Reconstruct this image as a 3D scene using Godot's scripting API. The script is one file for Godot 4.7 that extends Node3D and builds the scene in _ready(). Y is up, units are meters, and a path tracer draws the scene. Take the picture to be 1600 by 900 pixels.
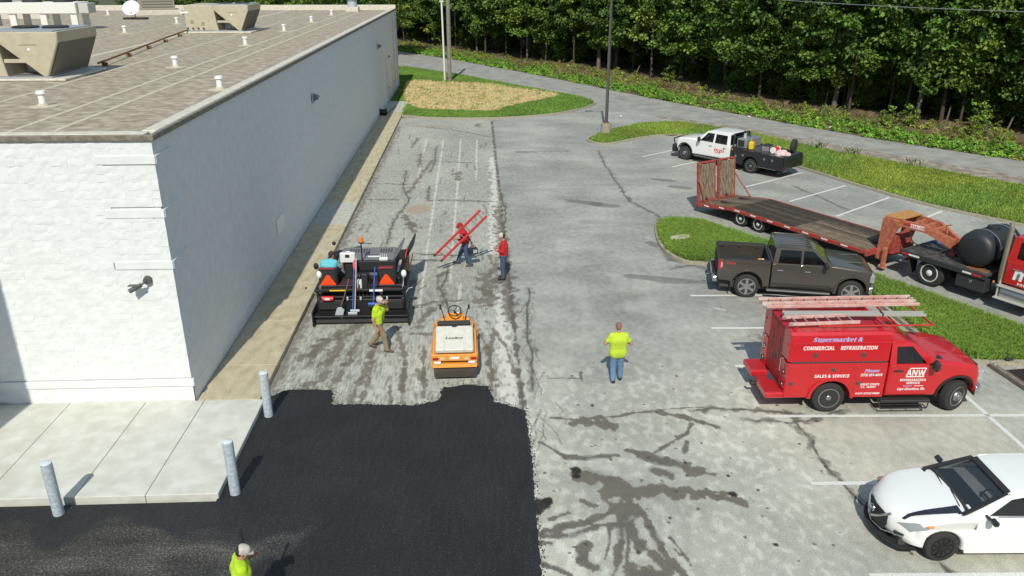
extends Node3D

# ---------------------------------------------------------------- mesh builder
# leans sides in with height, rounds nose and tail in plan, crowns the top
class Bend:
	var hw := 1.0
	var y0 := 9.0
	var lean := 0.0
	var xf := 99.0
	var nose := 0.0
	var xr := -99.0
	var tail := 0.0
	var crown := 0.0
	var cy := 9.0
	var sweep := 0.0     # how far the middle of the nose stands before its sides
	var xs := 99.0
	func _init(d := {}) -> void:
		for k in d:
			set(k, d[k])
	func bend(p: Vector3) -> Vector3:
		var f := 1.0
		if p.y > y0:
			f -= lean * (p.y - y0)
		if p.x > xf:
			f -= nose * (p.x - xf) * (p.x - xf)
		if p.x < xr:
			f -= tail * (p.x - xr) * (p.x - xr)
		var u := p.z / hw
		var q := Vector3(p.x, p.y, p.z * f)
		if p.y > cy:
			q.y += crown * (1.0 - u * u)
		if p.x > xs:
			q.x -= sweep * u * u * minf(1.0, (p.x - xs) * 2.0)
		return q

class Mb:
	var v := PackedVector3Array()
	var t := Transform3D()
	func tri(a: Vector3, b: Vector3, c: Vector3) -> void:   # counter-clockwise seen from outside
		v.push_back(t * a)
		v.push_back(t * c)
		v.push_back(t * b)
	func quad(a: Vector3, b: Vector3, c: Vector3, d: Vector3) -> void:
		tri(a, b, c)
		tri(a, c, d)
	func out(a: Vector3, b: Vector3, c: Vector3, o: Vector3) -> void:
		if (b - a).cross(c - a).dot(a + b + c - o * 3.0) < 0.0:
			tri(a, c, b)
		else:
			tri(a, b, c)
	func outq(a: Vector3, b: Vector3, c: Vector3, d: Vector3, o: Vector3) -> void:
		out(a, b, c, o)
		out(a, c, d, o)
	# chamfered box, c centre, s size
	func box(c: Vector3, s: Vector3, bev := 0.0) -> Mb:
		var h := s * 0.5
		var g := minf(bev, minf(h.x, minf(h.y, h.z)) * 0.9)
		var k := [Vector3(h.x, h.y - g, h.z - g), Vector3(h.x - g, h.y, h.z - g), Vector3(h.x - g, h.y - g, h.z)]
		for ax in 3:
			var u := (ax + 1) % 3
			var w := (ax + 2) % 3
			for s0 in [-1, 1]:
				var p := []
				for q in [[-1, -1], [1, -1], [1, 1], [-1, 1]]:
					var m := Vector3.ONE
					m[ax] = s0
					m[u] = q[0]
					m[w] = q[1]
					p.append(c + k[ax] * m)
				outq(p[0], p[1], p[2], p[3], c)
				if g > 0.0:
					for s1 in [-1, 1]:
						var e := []
						for s2 in [-1, 1]:
							var m := Vector3.ONE
							m[ax] = s0
							m[u] = s1
							m[w] = s2
							e.append([c + k[ax] * m, c + k[u] * m])
						outq(e[0][0], e[1][0], e[1][1], e[0][1], c)
		if g > 0.0:
			for sx in [-1, 1]:
				for sy in [-1, 1]:
					for sz in [-1, 1]:
						var m := Vector3(sx, sy, sz)
						out(c + k[0] * m, c + k[1] * m, c + k[2] * m, c)
		return self
	func ring(c: Vector3, ax: Vector3, r: float, n: int) -> PackedVector3Array:
		var u := ax.cross(Vector3.UP if absf(ax.y) < 0.9 else Vector3.RIGHT).normalized()
		var w := ax.cross(u).normalized()
		var p := PackedVector3Array()
		for i in n:
			var a := TAU * i / n
			p.append(c + (u * cos(a) + w * sin(a)) * r)
		return p
	func skin(a: PackedVector3Array, b: PackedVector3Array) -> void:
		var n := a.size()
		for i in n:
			var j := (i + 1) % n
			quad(a[i], a[j], b[j], b[i])
	func fan(p: PackedVector3Array, flip := false) -> void:
		for i in range(1, p.size() - 1):
			if flip:
				tri(p[0], p[i + 1], p[i])
			else:
				tri(p[0], p[i], p[i + 1])
	func cyl(a: Vector3, b: Vector3, r0: float, r1 := -1.0, n := 12, cap := true) -> Mb:
		var ax := (b - a).normalized()
		var p := ring(a, ax, r0, n)
		var q := ring(b, ax, r1 if r1 >= 0.0 else r0, n)
		skin(p, q)
		if cap:
			fan(p, true)
			fan(q)
		return self
	func tube(pts: Array, r, n := 6) -> Mb:
		var last := PackedVector3Array()
		for i in pts.size():
			var d: Vector3 = (pts[mini(i + 1, pts.size() - 1)] - pts[maxi(i - 1, 0)]).normalized()
			var rr: float = r[i] if r is Array else r
			var q := ring(pts[i], d, rr, n)
			if i > 0:
				var best := 0
				var bd := 1e9
				for s in n:
					var dd := q[s].distance_squared_to(last[0] + pts[i] - pts[i - 1])
					if dd < bd:
						bd = dd
						best = s
				var q2 := PackedVector3Array()
				for s in n:
					q2.append(q[(s + best) % n])
				q = q2
				skin(last, q)
			else:
				fan(q, true)
			last = q
		fan(last)
		return self
	# profile of (radius, along axis), from one end to the other; spun round axis ax through o
	func lathe(o: Vector3, ax: Vector3, prof: Array, n := 20) -> Mb:
		var last := PackedVector3Array()
		for i in prof.size():
			var q := ring(o + ax * prof[i].y, ax, maxf(prof[i].x, 0.0005), n)
			if i > 0:
				skin(last, q)
			else:
				fan(q, true)
			last = q
		fan(last)
		return self
	# outline in x,y (any winding) swept along z; slices [[z, inset], ...] ascending; df bends each point
	func prism(poly: Array, slices: Array, df: Bend = null) -> Mb:
		var pl := PackedVector2Array(poly)
		var n := pl.size()
		var area2 := 0.0
		for i in n:
			area2 += pl[i].cross(pl[(i + 1) % n])
		if area2 < 0.0:
			pl.reverse()
		var nor := PackedVector2Array()
		for i in n:
			var e0 := (pl[i] - pl[(i + n - 1) % n]).normalized()
			var e1 := (pl[(i + 1) % n] - pl[i]).normalized()
			var m := Vector2(e0.y, -e0.x) + Vector2(e1.y, -e1.x)
			var l := m.length()
			nor.append(m / maxf(l * l * 0.5, 0.35) if l > 0.01 else Vector2.ZERO)
		var last := PackedVector3Array()
		var idx := Geometry2D.triangulate_polygon(pl)
		for k in slices.size():
			var q := PackedVector3Array()
			for i in n:
				var w := pl[i] - nor[i] * float(slices[k][1])
				var p3 := Vector3(w.x, w.y, slices[k][0])
				q.append(df.bend(p3) if df else p3)
			if k > 0:
				skin(last, q)
			if k == 0 or k == slices.size() - 1:
				for i in range(0, idx.size(), 3):
					var a := q[idx[i]]
					var b := q[idx[i + 1]]
					var c := q[idx[i + 2]]
					var area := (pl[idx[i + 1]] - pl[idx[i]]).cross(pl[idx[i + 2]] - pl[idx[i]])
					if (area > 0.0) == (k > 0):
						tri(a, b, c)
					else:
						tri(a, c, b)
			last = q
		return self
	func ball(c: Vector3, r: Vector3, n := 12, m := 8) -> Mb:
		var last := PackedVector3Array()
		for i in m + 1:
			var a := PI * i / m
			var q := PackedVector3Array()
			for j in n:
				var b := -TAU * j / n
				q.append(c + r * Vector3(sin(a) * cos(b), -cos(a), sin(a) * sin(b)))
			if i > 0:
				skin(last, q)
			last = q
		return self
	func mesh(crease := 35.0) -> ArrayMesh:
		var arr := []
		arr.resize(Mesh.ARRAY_MAX)
		# drop triangles without area
		var w := PackedVector3Array()
		for i in range(0, v.size(), 3):
			if (v[i + 1] - v[i]).cross(v[i + 2] - v[i]).length_squared() > 1e-14:
				w.push_back(v[i])
				w.push_back(v[i + 1])
				w.push_back(v[i + 2])
		v = w
		arr[Mesh.ARRAY_VERTEX] = v
		if crease > 0.0:
			var at := {}
			var fn := PackedVector3Array()
			for f in v.size() / 3:
				fn.push_back((v[f * 3 + 2] - v[f * 3]).cross(v[f * 3 + 1] - v[f * 3]))
				for k in 3:
					var key := Vector3i((v[f * 3 + k] * 2000.0).round())
					if at.has(key):
						at[key].append(f)
					else:
						at[key] = [f]
			var un := PackedVector3Array()
			for q in fn:
				un.push_back(q.normalized())
			var nn := PackedVector3Array()
			var lim := cos(deg_to_rad(crease))
			for i in v.size():
				var f := i / 3
				var s := Vector3.ZERO
				for o in at[Vector3i((v[i] * 2000.0).round())]:
					if un[o].dot(un[f]) >= lim:
						s += fn[o]
				nn.push_back(s.normalized() if s.length_squared() > 1e-18 else un[f])
			arr[Mesh.ARRAY_NORMAL] = nn
		var am := ArrayMesh.new()
		if v.size():
			am.add_surface_from_arrays(Mesh.PRIMITIVE_TRIANGLES, arr)
		return am

# ---------------------------------------------------------------- shared state
var taken := {}
var M := {}
var rng := RandomNumberGenerator.new()

func lin(r: float, g: float, b: float) -> Color:
	return Color(r, g, b).linear_to_srgb()

func mat(key: String, c: Color, rough := 0.7, metal := 0.0, coat := 0.0) -> StandardMaterial3D:
	if M.has(key):
		return M[key]
	var m := StandardMaterial3D.new()
	m.resource_name = key
	m.albedo_color = c
	m.roughness = rough
	m.metallic = metal
	if coat > 0.0:
		m.clearcoat_enabled = true
		m.clearcoat = coat
		m.clearcoat_roughness = 0.06
	M[key] = m
	return m

func noise_tex(sd: int, freq: float, lo: Color, hi: Color, size := 512, oct := 4, mid = null, kind := FastNoiseLite.TYPE_SIMPLEX_SMOOTH) -> ImageTexture:
	var n := FastNoiseLite.new()
	n.seed = sd
	n.noise_type = kind
	n.frequency = freq
	n.fractal_octaves = oct
	var im := n.get_seamless_image(size, size)
	im.convert(Image.FORMAT_L8)
	var b := im.get_data()
	var ramp := PackedByteArray()
	for i in 256:
		var f := i / 255.0
		var c: Color
		if mid == null:
			c = lo.lerp(hi, smoothstep(0.12, 0.88, f))
		else:
			c = lo.lerp(mid, smoothstep(0.1, 0.5, f)) if f < 0.5 else (mid as Color).lerp(hi, smoothstep(0.5, 0.9, f))
		ramp.append(int(c.r * 255.0))
		ramp.append(int(c.g * 255.0))
		ramp.append(int(c.b * 255.0))
	var o := PackedByteArray()
	o.resize(b.size() * 3)
	for i in b.size():
		var q := b[i] * 3
		o[i * 3] = ramp[q]
		o[i * 3 + 1] = ramp[q + 1]
		o[i * 3 + 2] = ramp[q + 2]
	return ImageTexture.create_from_image(Image.create_from_data(size, size, false, Image.FORMAT_RGB8, o))

func tri_mat(key: String, tex: Texture2D, scale: Vector3, rough := 0.85, bump: Texture2D = null, relief := 1.0, world := true) -> StandardMaterial3D:
	var m := mat(key, Color.WHITE, rough)
	m.albedo_texture = tex
	m.uv1_triplanar = true
	m.uv1_world_triplanar = world
	m.uv1_scale = scale
	if bump:
		m.heightmap_enabled = true
		m.heightmap_texture = bump
		m.heightmap_scale = relief
	return m

func detail(m: StandardMaterial3D, tex: Texture2D, scale: float, world := true) -> void:
	m.detail_enabled = true
	m.detail_albedo = tex
	m.detail_blend_mode = BaseMaterial3D.BLEND_MODE_MUL
	m.detail_uv_layer = BaseMaterial3D.DETAIL_UV_2
	m.uv2_triplanar = true
	m.uv2_world_triplanar = world
	m.uv2_scale = Vector3.ONE * scale

func numbered(n: String) -> String:
	var k: int = taken.get(n, 0)
	taken[n] = k + 1
	return n if k == 0 else "%s_%03d" % [n, k]

func tag(o: Node, label: String, category: String, group := "", kind := "") -> void:
	if label:
		o.set_meta("label", label)
	if category:
		o.set_meta("category", category)
	if group:
		o.set_meta("group", group)
	if kind:
		o.set_meta("kind", kind)

func thing(called: String, label: String, category: String, at := Vector3.ZERO, turn := 0.0, group := "") -> Node3D:
	var o := Node3D.new()
	o.name = numbered(called)
	add_child(o)
	o.position = at
	o.rotation.y = turn
	tag(o, label, category, group)
	return o

func put(called: String, am: Mesh, m: Material, parent: Node = null, at := Transform3D()) -> MeshInstance3D:
	var o := MeshInstance3D.new()
	o.mesh = am
	o.material_override = m
	o.transform = at
	if parent == null:
		o.name = numbered(called)
		add_child(o)
	else:
		o.name = called
		parent.add_child(o, true)
	return o

func part(called: String, b: Mb, m: Material, parent: Node = null, crease := 35.0) -> MeshInstance3D:
	return put(called, b.mesh(crease), m, parent)

func struct(called: String, b: Mb, m: Material, crease := -1.0) -> MeshInstance3D:
	var o := part(called, b, m, null, crease)
	o.set_meta("kind", "structure")
	return o

func mb() -> Mb:
	return Mb.new()

func bx(c: Vector3, s: Vector3, bev := 0.0) -> Mb:
	return Mb.new().box(c, s, bev)

func V(x: float, y: float, z: float) -> Vector3:
	return Vector3(x, y, z)

# thin lettering lying on a surface: xf puts its centre, +z out of the surface
func letters(txt: String, h: float, m: Material, parent: Node, xf: Transform3D, called := "lettering", serif := false, squeeze := 1.0, slant := 0.0, weight := 700) -> MeshInstance3D:
	var f := SystemFont.new()
	f.font_names = PackedStringArray(["Droid Serif"] if serif else ["Droid Sans"])
	f.font_weight = weight
	var tm := TextMesh.new()
	tm.text = txt
	tm.font = f
	tm.font_size = 48
	tm.pixel_size = h / 36.0
	tm.depth = 0.004
	tm.curve_step = 2.0
	var o := put(called, tm, m, parent)
	o.transform = xf * Transform3D(Basis(Vector3(squeeze, 0, 0), Vector3(slant, 1, 0), Vector3(0, 0, 1)), Vector3.ZERO)
	return o

# flat sheet over an outline of (x, z) points
func flat(pts: Array, y: float, b: Mb = null) -> Mb:
	var m := b if b else Mb.new()
	var pl := PackedVector2Array(pts)
	var idx := Geometry2D.triangulate_polygon(pl)
	for i in range(0, idx.size(), 3):
		var a := pl[idx[i]]
		var c := pl[idx[i + 1]]
		var d := pl[idx[i + 2]]
		m.out(V(a.x, y, a.y), V(c.x, y, c.y), V(d.x, y, d.y), V(a.x, y - 9.0, a.y))
	return m

# sheet with uv = (x - x0) / w, (z - z0) / d
func uv_sheet(pts: Array, y: float, x0: float, z0: float, w: float, d: float) -> ArrayMesh:
	var m := flat(pts, y)
	var arr := []
	arr.resize(Mesh.ARRAY_MAX)
	var uv := PackedVector2Array()
	var nn := PackedVector3Array()
	for p in m.v:
		uv.append(Vector2((p.x - x0) / w, (p.z - z0) / d))
		nn.append(Vector3.UP)
	arr[Mesh.ARRAY_VERTEX] = m.v
	arr[Mesh.ARRAY_NORMAL] = nn
	arr[Mesh.ARRAY_TEX_UV] = uv
	var am := ArrayMesh.new()
	am.add_surface_from_arrays(Mesh.PRIMITIVE_TRIANGLES, arr)
	return am

# smooth closed or open curve through (x, z) points
func curve2(pts: Array, step := 4, closed := false) -> Array:
	var o := []
	var n := pts.size()
	for i in (n if closed else n - 1):
		var p0: Vector2 = pts[(i + n - 1) % n] if closed else pts[maxi(i - 1, 0)]
		var p1: Vector2 = pts[i]
		var p2: Vector2 = pts[(i + 1) % n]
		var p3: Vector2 = pts[(i + 2) % n] if closed else pts[mini(i + 2, n - 1)]
		for k in step:
			o.append(p1.cubic_interpolate(p2, p0, p3, float(k) / step))
	if not closed:
		o.append(pts[n - 1])
	return o

func v2(a: Array) -> Array:
	var o := []
	for p in a:
		o.append(Vector2(p[0], p[1]))
	return o

func inside(p: Vector2, pl: PackedVector2Array) -> bool:
	return Geometry2D.is_point_in_polygon(p, pl)

func _ready() -> void:
	rng.seed = 20240611
	setup_view()
	make_materials()
	build_ground()
	build_store()
	build_plants()
	build_vehicles()
	build_machines()
	build_people()
	build_small_things()

func setup_view() -> void:
	var cam := Camera3D.new()
	cam.name = "camera"
	add_child(cam)
	cam.fov = 39.78
	cam.far = 2000.0
	cam.near = 0.1
	cam.position = V(0, 10.7, 0)
	cam.rotation_degrees = Vector3(-21.98, -2.42, 0)
	cam.current = true
	var env := Environment.new()
	env.background_mode = Environment.BG_SKY
	env.tonemap_mode = Environment.TONE_MAPPER_LINEAR
	env.tonemap_exposure = 0.96
	env.sdfgi_enabled = true
	env.ssao_enabled = true
	env.ssil_enabled = true
	var sm := ProceduralSkyMaterial.new()
	sm.sky_top_color = Color(0.485, 0.575, 0.675)
	sm.sky_horizon_color = Color(0.72, 0.755, 0.77)
	sm.ground_horizon_color = Color(0.55, 0.57, 0.56)
	sm.ground_bottom_color = Color(0.3, 0.3, 0.28)
	sm.sky_curve = 0.18
	sm.sky_energy_multiplier = 1.1
	sm.sun_angle_max = 12.0
	var sky := Sky.new()
	sky.sky_material = sm
	env.sky = sky
	var we := WorldEnvironment.new()
	we.name = "environment"
	we.environment = env
	add_child(we)
	var sun := DirectionalLight3D.new()
	sun.name = "sun"
	sun.light_energy = 1.36
	sun.light_angular_distance = 0.53
	sun.light_color = Color(1.0, 0.985, 0.93)
	sun.shadow_enabled = true
	add_child(sun)
	sun.look_at_from_position(V(0, 60, 0), V(0, 60, 0) + V(0.12, -1.0, -1.0), Vector3.UP)
const STAINS := [
	[0.12, [[1.75,-17.59],[2.54,-17.41],[2.93,-17.54],[3.43,-17.58],[3.89,-17.73],[4.61,-17.83]]],
	[0.05, [[4.61,-17.85],[5.53,-17.95],[6.51,-17.81],[7.3,-17.68]]],
	[0.30, [[2.28,-17.3],[2.83,-17.28],[3.28,-17.01]]],
	[0.20, [[4.58,-17.71],[5.16,-17.48],[5.58,-17.2],[5.89,-16.98]]],
	[0.10, [[5.26,-17.15],[5.03,-16.71],[4.52,-16.3],[4.08,-15.91]]],
	[0.13, [[4.93,-16.34],[4.77,-15.86]]],
	[0.16, [[2.55,-17.5],[3.06,-17.59],[3.26,-16.9]]],
	[0.09, [[1.36,-16.49],[1.68,-16.13],[1.93,-15.78]]],
	[0.18, [[1.93,-15.78],[2.39,-15.76],[3.14,-15.85]]],
	[0.16, [[3.38,-16.04],[3.72,-15.87]]],
	[0.36, [[3.72,-15.84],[4.12,-15.56],[4.53,-15.39],[4.91,-15.11]]],
	[0.16, [[4.9,-15.07],[5.23,-14.97]]],
	[0.30, [[3.92,-15.18],[4.22,-15.03]]],
	[0.30, [[2.1,-15.16],[2.13,-14.84]]],
	[0.55, [[2.35,-15.06],[2.86,-14.81],[3.16,-14.62]]],
	[0.45, [[3.15,-14.57],[3.72,-14.46],[4.18,-14.38],[4.71,-14.33]]],
	[0.25, [[4.72,-14.39],[5.09,-14.17],[5.57,-13.91]]],
	[0.12, [[4.93,-14.37],[5.43,-14.24]]],
	[0.60, [[2.74,-14.37],[3.2,-14.27],[3.53,-14.34]]],
	[0.22, [[1.11,-13.12],[1.62,-13.29],[2.14,-13.42],[2.59,-13.71],[2.95,-14.03]]],
	[0.16, [[1.15,-13.04],[1.79,-13.05],[2.33,-13.33],[2.73,-13.35],[3.03,-13.62]]],
	[0.35, [[3.17,-14.1],[2.98,-13.62],[2.78,-13.31]]],
	[0.20, [[2.83,-13.31],[2.74,-12.79],[2.62,-12.37],[2.45,-11.91]]],
	[0.17, [[3.17,-14.1],[3.35,-13.68],[3.41,-13.21],[3.51,-12.55],[3.64,-12.06],[3.76,-11.76]]],
	[0.25, [[2.98,-13.08],[3.11,-12.71],[3.36,-12.27],[3.43,-12.06]]],
	[0.06, [[2.58,-13.32],[2.5,-12.8],[2.33,-12.32]]],
	[0.28, [[2.0,-12.72],[1.9,-12.34],[2.07,-12.05]]],
	[0.07, [[3.74,-12.9],[3.88,-12.46],[3.97,-12.05]]],
	[0.12, [[1.09,-12.24],[1.36,-12.09],[1.62,-11.9]]],
	[0.45, [[2.74,-11.97],[3.05,-11.89],[3.41,-11.84]]],
	[0.10, [[2.99,-13.7],[2.88,-12.79],[2.72,-12.17]]],
	[0.25, [[3.25,-13.69],[2.98,-13.31],[3.03,-13.08]]],
	[0.12, [[3.75,-12.54],[3.82,-12.39]]],
	[0.14, [[2.13,-14.14],[2.37,-13.97]]],
	[0.14, [[1.77,-13.75],[1.35,-13.57]]],
	[0.06, [[1.84,-19.69],[2.75,-19.65]]],
	[0.13, [[2.81,-20.0],[2.76,-19.43]]],
	[0.12, [[1.09,-12.86],[1.31,-12.82]]],
]
const OIL := [ [1.28,-14.05,0.22], [1.16,-13.81,0.10], [5.44,-14.26,0.09], [1.37,-14.18,0.14], [2.12,-15.28,0.13], [2.88,-18.15,0.06], [3.30,-18.77,0.05], [5.81,-12.59,0.05], [6.04,-14.36,0.03], [5.54,-14.92,0.06], [2.10,-15.02,0.10] ]
const MARKS := [
	[0.25, [[-5.06,-22.51],[-5.07,-21.62],[-5.06,-20.8]]],
	[0.50, [[-5.33,-21.21],[-4.64,-22.72],[-3.98,-23.66]]],
	[0.35, [[-4.55,-20.0],[-4.48,-21.18],[-4.28,-22.94]]],
	[0.22, [[-3.56,-18.71],[-3.38,-19.95],[-3.22,-22.43]]],
	[0.16, [[-3.27,-18.46],[-3.17,-19.94],[-3.24,-21.76]]],
	[0.25, [[-4.13,-19.61],[-3.92,-21.15],[-3.81,-22.45]]],
	[0.20, [[-2.71,-23.35],[-2.28,-21.08],[-2.13,-18.82]]],
	[0.12, [[-2.13,-18.48],[-2.28,-21.08]]],
	[0.30, [[-1.35,-25.13],[-1.76,-24.6],[-2.1,-23.33]]],
	[0.25, [[-2.06,-22.85],[-1.25,-22.72]]],
	[0.20, [[-0.36,-24.01],[0.14,-21.84],[0.38,-19.42]]],
	[0.12, [[0.17,-23.73],[0.73,-21.81],[0.94,-20.15]]],
	[0.15, [[0.36,-22.74],[0.23,-20.98],[0.28,-18.72]]],
	[0.80, [[0.22,-27.8],[0.31,-26.22],[0.14,-25.35]]],
	[0.40, [[0.5,-29.93],[0.63,-27.13]]],
	[0.15, [[-0.15,-24.91],[1.07,-25.31]]],
	[0.30, [[-1.79,-20.26],[-1.62,-19.87]]],
	[0.12, [[-1.77,-21.92],[-1.58,-18.8]]],
	[0.12, [[-2.57,-19.54],[-2.37,-18.16]]],
	[0.50, [[-4.84,-19.64],[-4.91,-19.11]]],
	[0.18, [[-2.42,-24.9],[-1.58,-25.42],[-0.7,-25.5]]],
	[0.30, [[-4.15,-51.76],[-4.08,-53.85]]],
	[0.35, [[-3.44,-45.46],[-3.59,-48.87]]],
	[0.35, [[-1.16,-42.38],[-1.13,-44.13]]],
	[0.40, [[-3.18,-34.83],[-2.68,-33.85]]],
	[0.50, [[-0.1,-57.88],[0.04,-58.89]]],
	[0.30, [[-1.46,-27.88],[-1.23,-28.2]]],
	[0.25, [[-2.79,-47.08],[-3.35,-42.47],[-3.56,-39.83]]],
	[0.30, [[-3.56,-35.85],[-3.14,-34.34],[-2.84,-33.21]]],
	[0.60, [[-3.47,-26.68],[-2.6,-27.27]]],
]
const CRACKS := [
	[[-2.56,-38.22],[-1.56,-38.41],[-0.44,-38.13],[0.75,-37.96]],
	[[-2.79,-29.76],[-1.52,-29.56]],
	[[-3.65,-57.78],[-2.15,-56.98],[-0.55,-55.5],[0.85,-54.08]],
	[[-2.2,-46.72],[-0.12,-46.3]],
	[[-2.71,-51.1],[-2.6,-47.07],[-2.75,-44.19]],
	[[-4.11,-44.56],[-4.06,-41.81],[-3.85,-40.09]],
	[[-2.59,-30.44],[-1.68,-30.25],[-0.27,-30.11]],
	[[-3.85,-40.09],[-3.47,-38.61],[-3.79,-35.86],[-3.93,-34.18],[-3.87,-31.7]],
	[[-5.48,-41.73],[-3.97,-41.53]],
	[[-5.54,-38.7],[-4.1,-38.52]],
	[[-2.65,-41.08],[-2.57,-38.34]],
	[[7.51,-49.32],[7.33,-44.23],[7.4,-39.37],[7.33,-38.39],[7.41,-37.57],[7.91,-36.1],[8.23,-35.46],[8.23,-34.34]],
	[[1.76,-26.46],[1.46,-23.68],[1.45,-20.93],[1.36,-19.02]],
	[[7.89,-17.73],[8.0,-16.22],[7.88,-15.15],[8.12,-13.73]],
	[[6.69,-17.31],[7.84,-17.04],[8.79,-17.37],[9.42,-17.66]],
	[[1.12,-39.63],[1.23,-36.17],[1.1,-34.16]],
	[[22.6,-44.36],[22.62,-40.01],[22.64,-36.36]],
	[[16.56,-40.27],[17.52,-35.48]],
	[[5.43,-17.83],[6.28,-17.86],[7.4,-17.69],[8.3,-17.39]],
	[[9.32,-29.18],[7.31,-28.19]],
	[[-1.24,-28.55],[-1.41,-26.59],[-1.12,-24.84]],
	[[8.81,-11.93],[8.93,-11.08]],
	[[9.73,-66.63],[11.99,-64.3],[14.37,-60.97],[16.19,-58.46]],
]
const PALE := [
	[[-1.18,-53.3],[-1.16,-43.83],[-1.14,-34.26],[-1.13,-27.21]],
	[[-2.34,-53.35],[-2.27,-43.87],[-2.17,-30.81],[-2.1,-24.88]],
	[[-3.49,-53.4],[-3.33,-41.11]],
	[[-0.11,-53.25],[-0.16,-42.34]],
	[[-3.4,-30.86],[-3.38,-29.35]],
	[[-1.75,-21.06],[-1.83,-19.51]],
	[[-0.73,-27.19],[-0.8,-24.83]],
]
# ---------------------------------------------------------------- materials and ground
const LX := -6.4
const LZ := -73.0
const LW := 32.0
const LD := 64.0

func make_materials() -> void:
	var grain := noise_tex(3, 0.22, Color(0.85, 0.85, 0.85), Color(1, 1, 1), 512, 3, null, FastNoiseLite.TYPE_SIMPLEX)
	var fine := noise_tex(4, 0.09, Color(0.25, 0.25, 0.25), Color(0.85, 0.85, 0.85), 512, 4)
	M.grain_tex = grain
	M.fine_tex = fine
	var soil := tri_mat("soil", noise_tex(11, 0.03, lin(0.05, 0.075, 0.022), lin(0.15, 0.115, 0.06), 512, 5, lin(0.085, 0.095, 0.035)), V(0.25, 0.25, 0.25), 0.95)
	detail(soil, grain, 0.3)
	var turf := tri_mat("turf_soil", noise_tex(12, 0.04, lin(0.075, 0.115, 0.025), lin(0.14, 0.165, 0.04), 512, 5), V(0.4, 0.4, 0.4), 0.95)
	detail(turf, grain, 0.5)
	var straw := tri_mat("straw", noise_tex(13, 0.05, lin(0.46, 0.34, 0.15), lin(0.74, 0.60, 0.34), 512, 5, lin(0.64, 0.50, 0.26)), V(0.5, 0.5, 0.9), 0.95)
	detail(straw, grain, 0.35)
	var litter := tri_mat("leaf_litter", noise_tex(14, 0.04, lin(0.07, 0.05, 0.026), lin(0.26, 0.18, 0.10), 512, 5, lin(0.14, 0.105, 0.055)), V(0.35, 0.35, 0.35), 1.0)
	detail(litter, grain, 0.3)
	var road := tri_mat("road_asphalt", noise_tex(15, 0.012, lin(0.29, 0.28, 0.255), lin(0.43, 0.42, 0.385), 1024, 6, lin(0.365, 0.355, 0.325)), V(0.05, 0.05, 0.05), 0.9, null, 0.4)
	detail(road, grain, 0.16)
	var kerb := tri_mat("kerb_concrete", noise_tex(16, 0.03, lin(0.27, 0.24, 0.18), lin(0.52, 0.475, 0.37), 512, 5, lin(0.42, 0.38, 0.29)), V(0.5, 0.5, 0.5), 0.9)
	detail(kerb, grain, 0.4)
	var slab := tri_mat("slab_concrete", noise_tex(17, 0.018, lin(0.58, 0.58, 0.53), lin(0.64, 0.64, 0.59), 512, 5), V(0.22, 0.22, 0.22), 0.85)
	detail(slab, noise_tex(18, 0.02, Color(0.94, 0.935, 0.92), Color(1, 1, 1), 512, 5), 0.12)
	var walk := tri_mat("walk_concrete", noise_tex(19, 0.02, lin(0.45, 0.38, 0.245), lin(0.62, 0.545, 0.39), 512, 6, lin(0.55, 0.475, 0.32)), V(0.2, 0.2, 0.1), 0.9)
	detail(walk, grain, 0.22)
	var walk2 := tri_mat("walk_concrete_grey", noise_tex(20, 0.02, lin(0.46, 0.455, 0.39), lin(0.58, 0.575, 0.50), 512, 5), V(0.3, 0.3, 0.3), 0.9)
	detail(walk2, grain, 0.22)
	var paint := tri_mat("line_paint", noise_tex(21, 0.06, lin(0.52, 0.515, 0.49), lin(0.85, 0.85, 0.82), 512, 5, lin(0.80, 0.80, 0.77)), V(0.8, 0.8, 0.8), 0.8)
	detail(paint, grain, 0.3)
	tri_mat("white_wall", noise_tex(22, 0.02, lin(0.70, 0.715, 0.715), lin(0.755, 0.77, 0.77), 256, 4), V(0.4, 0.4, 0.4), 0.75)
	mat("steel_galv", lin(0.50, 0.56, 0.60), 0.5, 0.35)
	mat("black_steel", lin(0.018, 0.018, 0.019), 0.5)
	mat("black_plastic", lin(0.022, 0.022, 0.023), 0.65)
	mat("rubber", lin(0.028, 0.027, 0.026), 0.88)
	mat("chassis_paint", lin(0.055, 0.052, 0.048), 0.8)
	mat("chrome", lin(0.62, 0.63, 0.64), 0.22, 1.0)
	mat("alloy", lin(0.5, 0.5, 0.51), 0.35, 0.9)
	mat("white_plain", lin(0.78, 0.78, 0.76), 0.6)
	mat("amber", lin(0.8, 0.28, 0.03), 0.3)
	mat("tail_red", lin(0.42, 0.012, 0.012), 0.18, 0.0, 0.6)
	mat("tape_red", lin(0.55, 0.03, 0.03), 0.45)
	var glass := mat("car_glass", Color(0.10, 0.14, 0.15, 0.35), 0.04)
	glass.transparency = BaseMaterial3D.TRANSPARENCY_ALPHA
	var dglass := mat("tinted_glass", Color(0.05, 0.07, 0.075, 0.6), 0.04)
	dglass.transparency = BaseMaterial3D.TRANSPARENCY_ALPHA
	var lens := mat("clear_lens", Color(0.75, 0.78, 0.8, 0.45), 0.08)
	lens.transparency = BaseMaterial3D.TRANSPARENCY_ALPHA

func noise_bytes(sd: int, f: float, w: int, h: int, oct := 4, sx := 1.0) -> PackedByteArray:
	var n := FastNoiseLite.new()
	n.seed = sd
	n.frequency = f
	n.fractal_octaves = oct
	var im := n.get_image(int(w / sx), h)
	if sx != 1.0:
		im.resize(w, h, Image.INTERPOLATE_BILINEAR)
	im.convert(Image.FORMAT_L8)
	return im.get_data()

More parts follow.
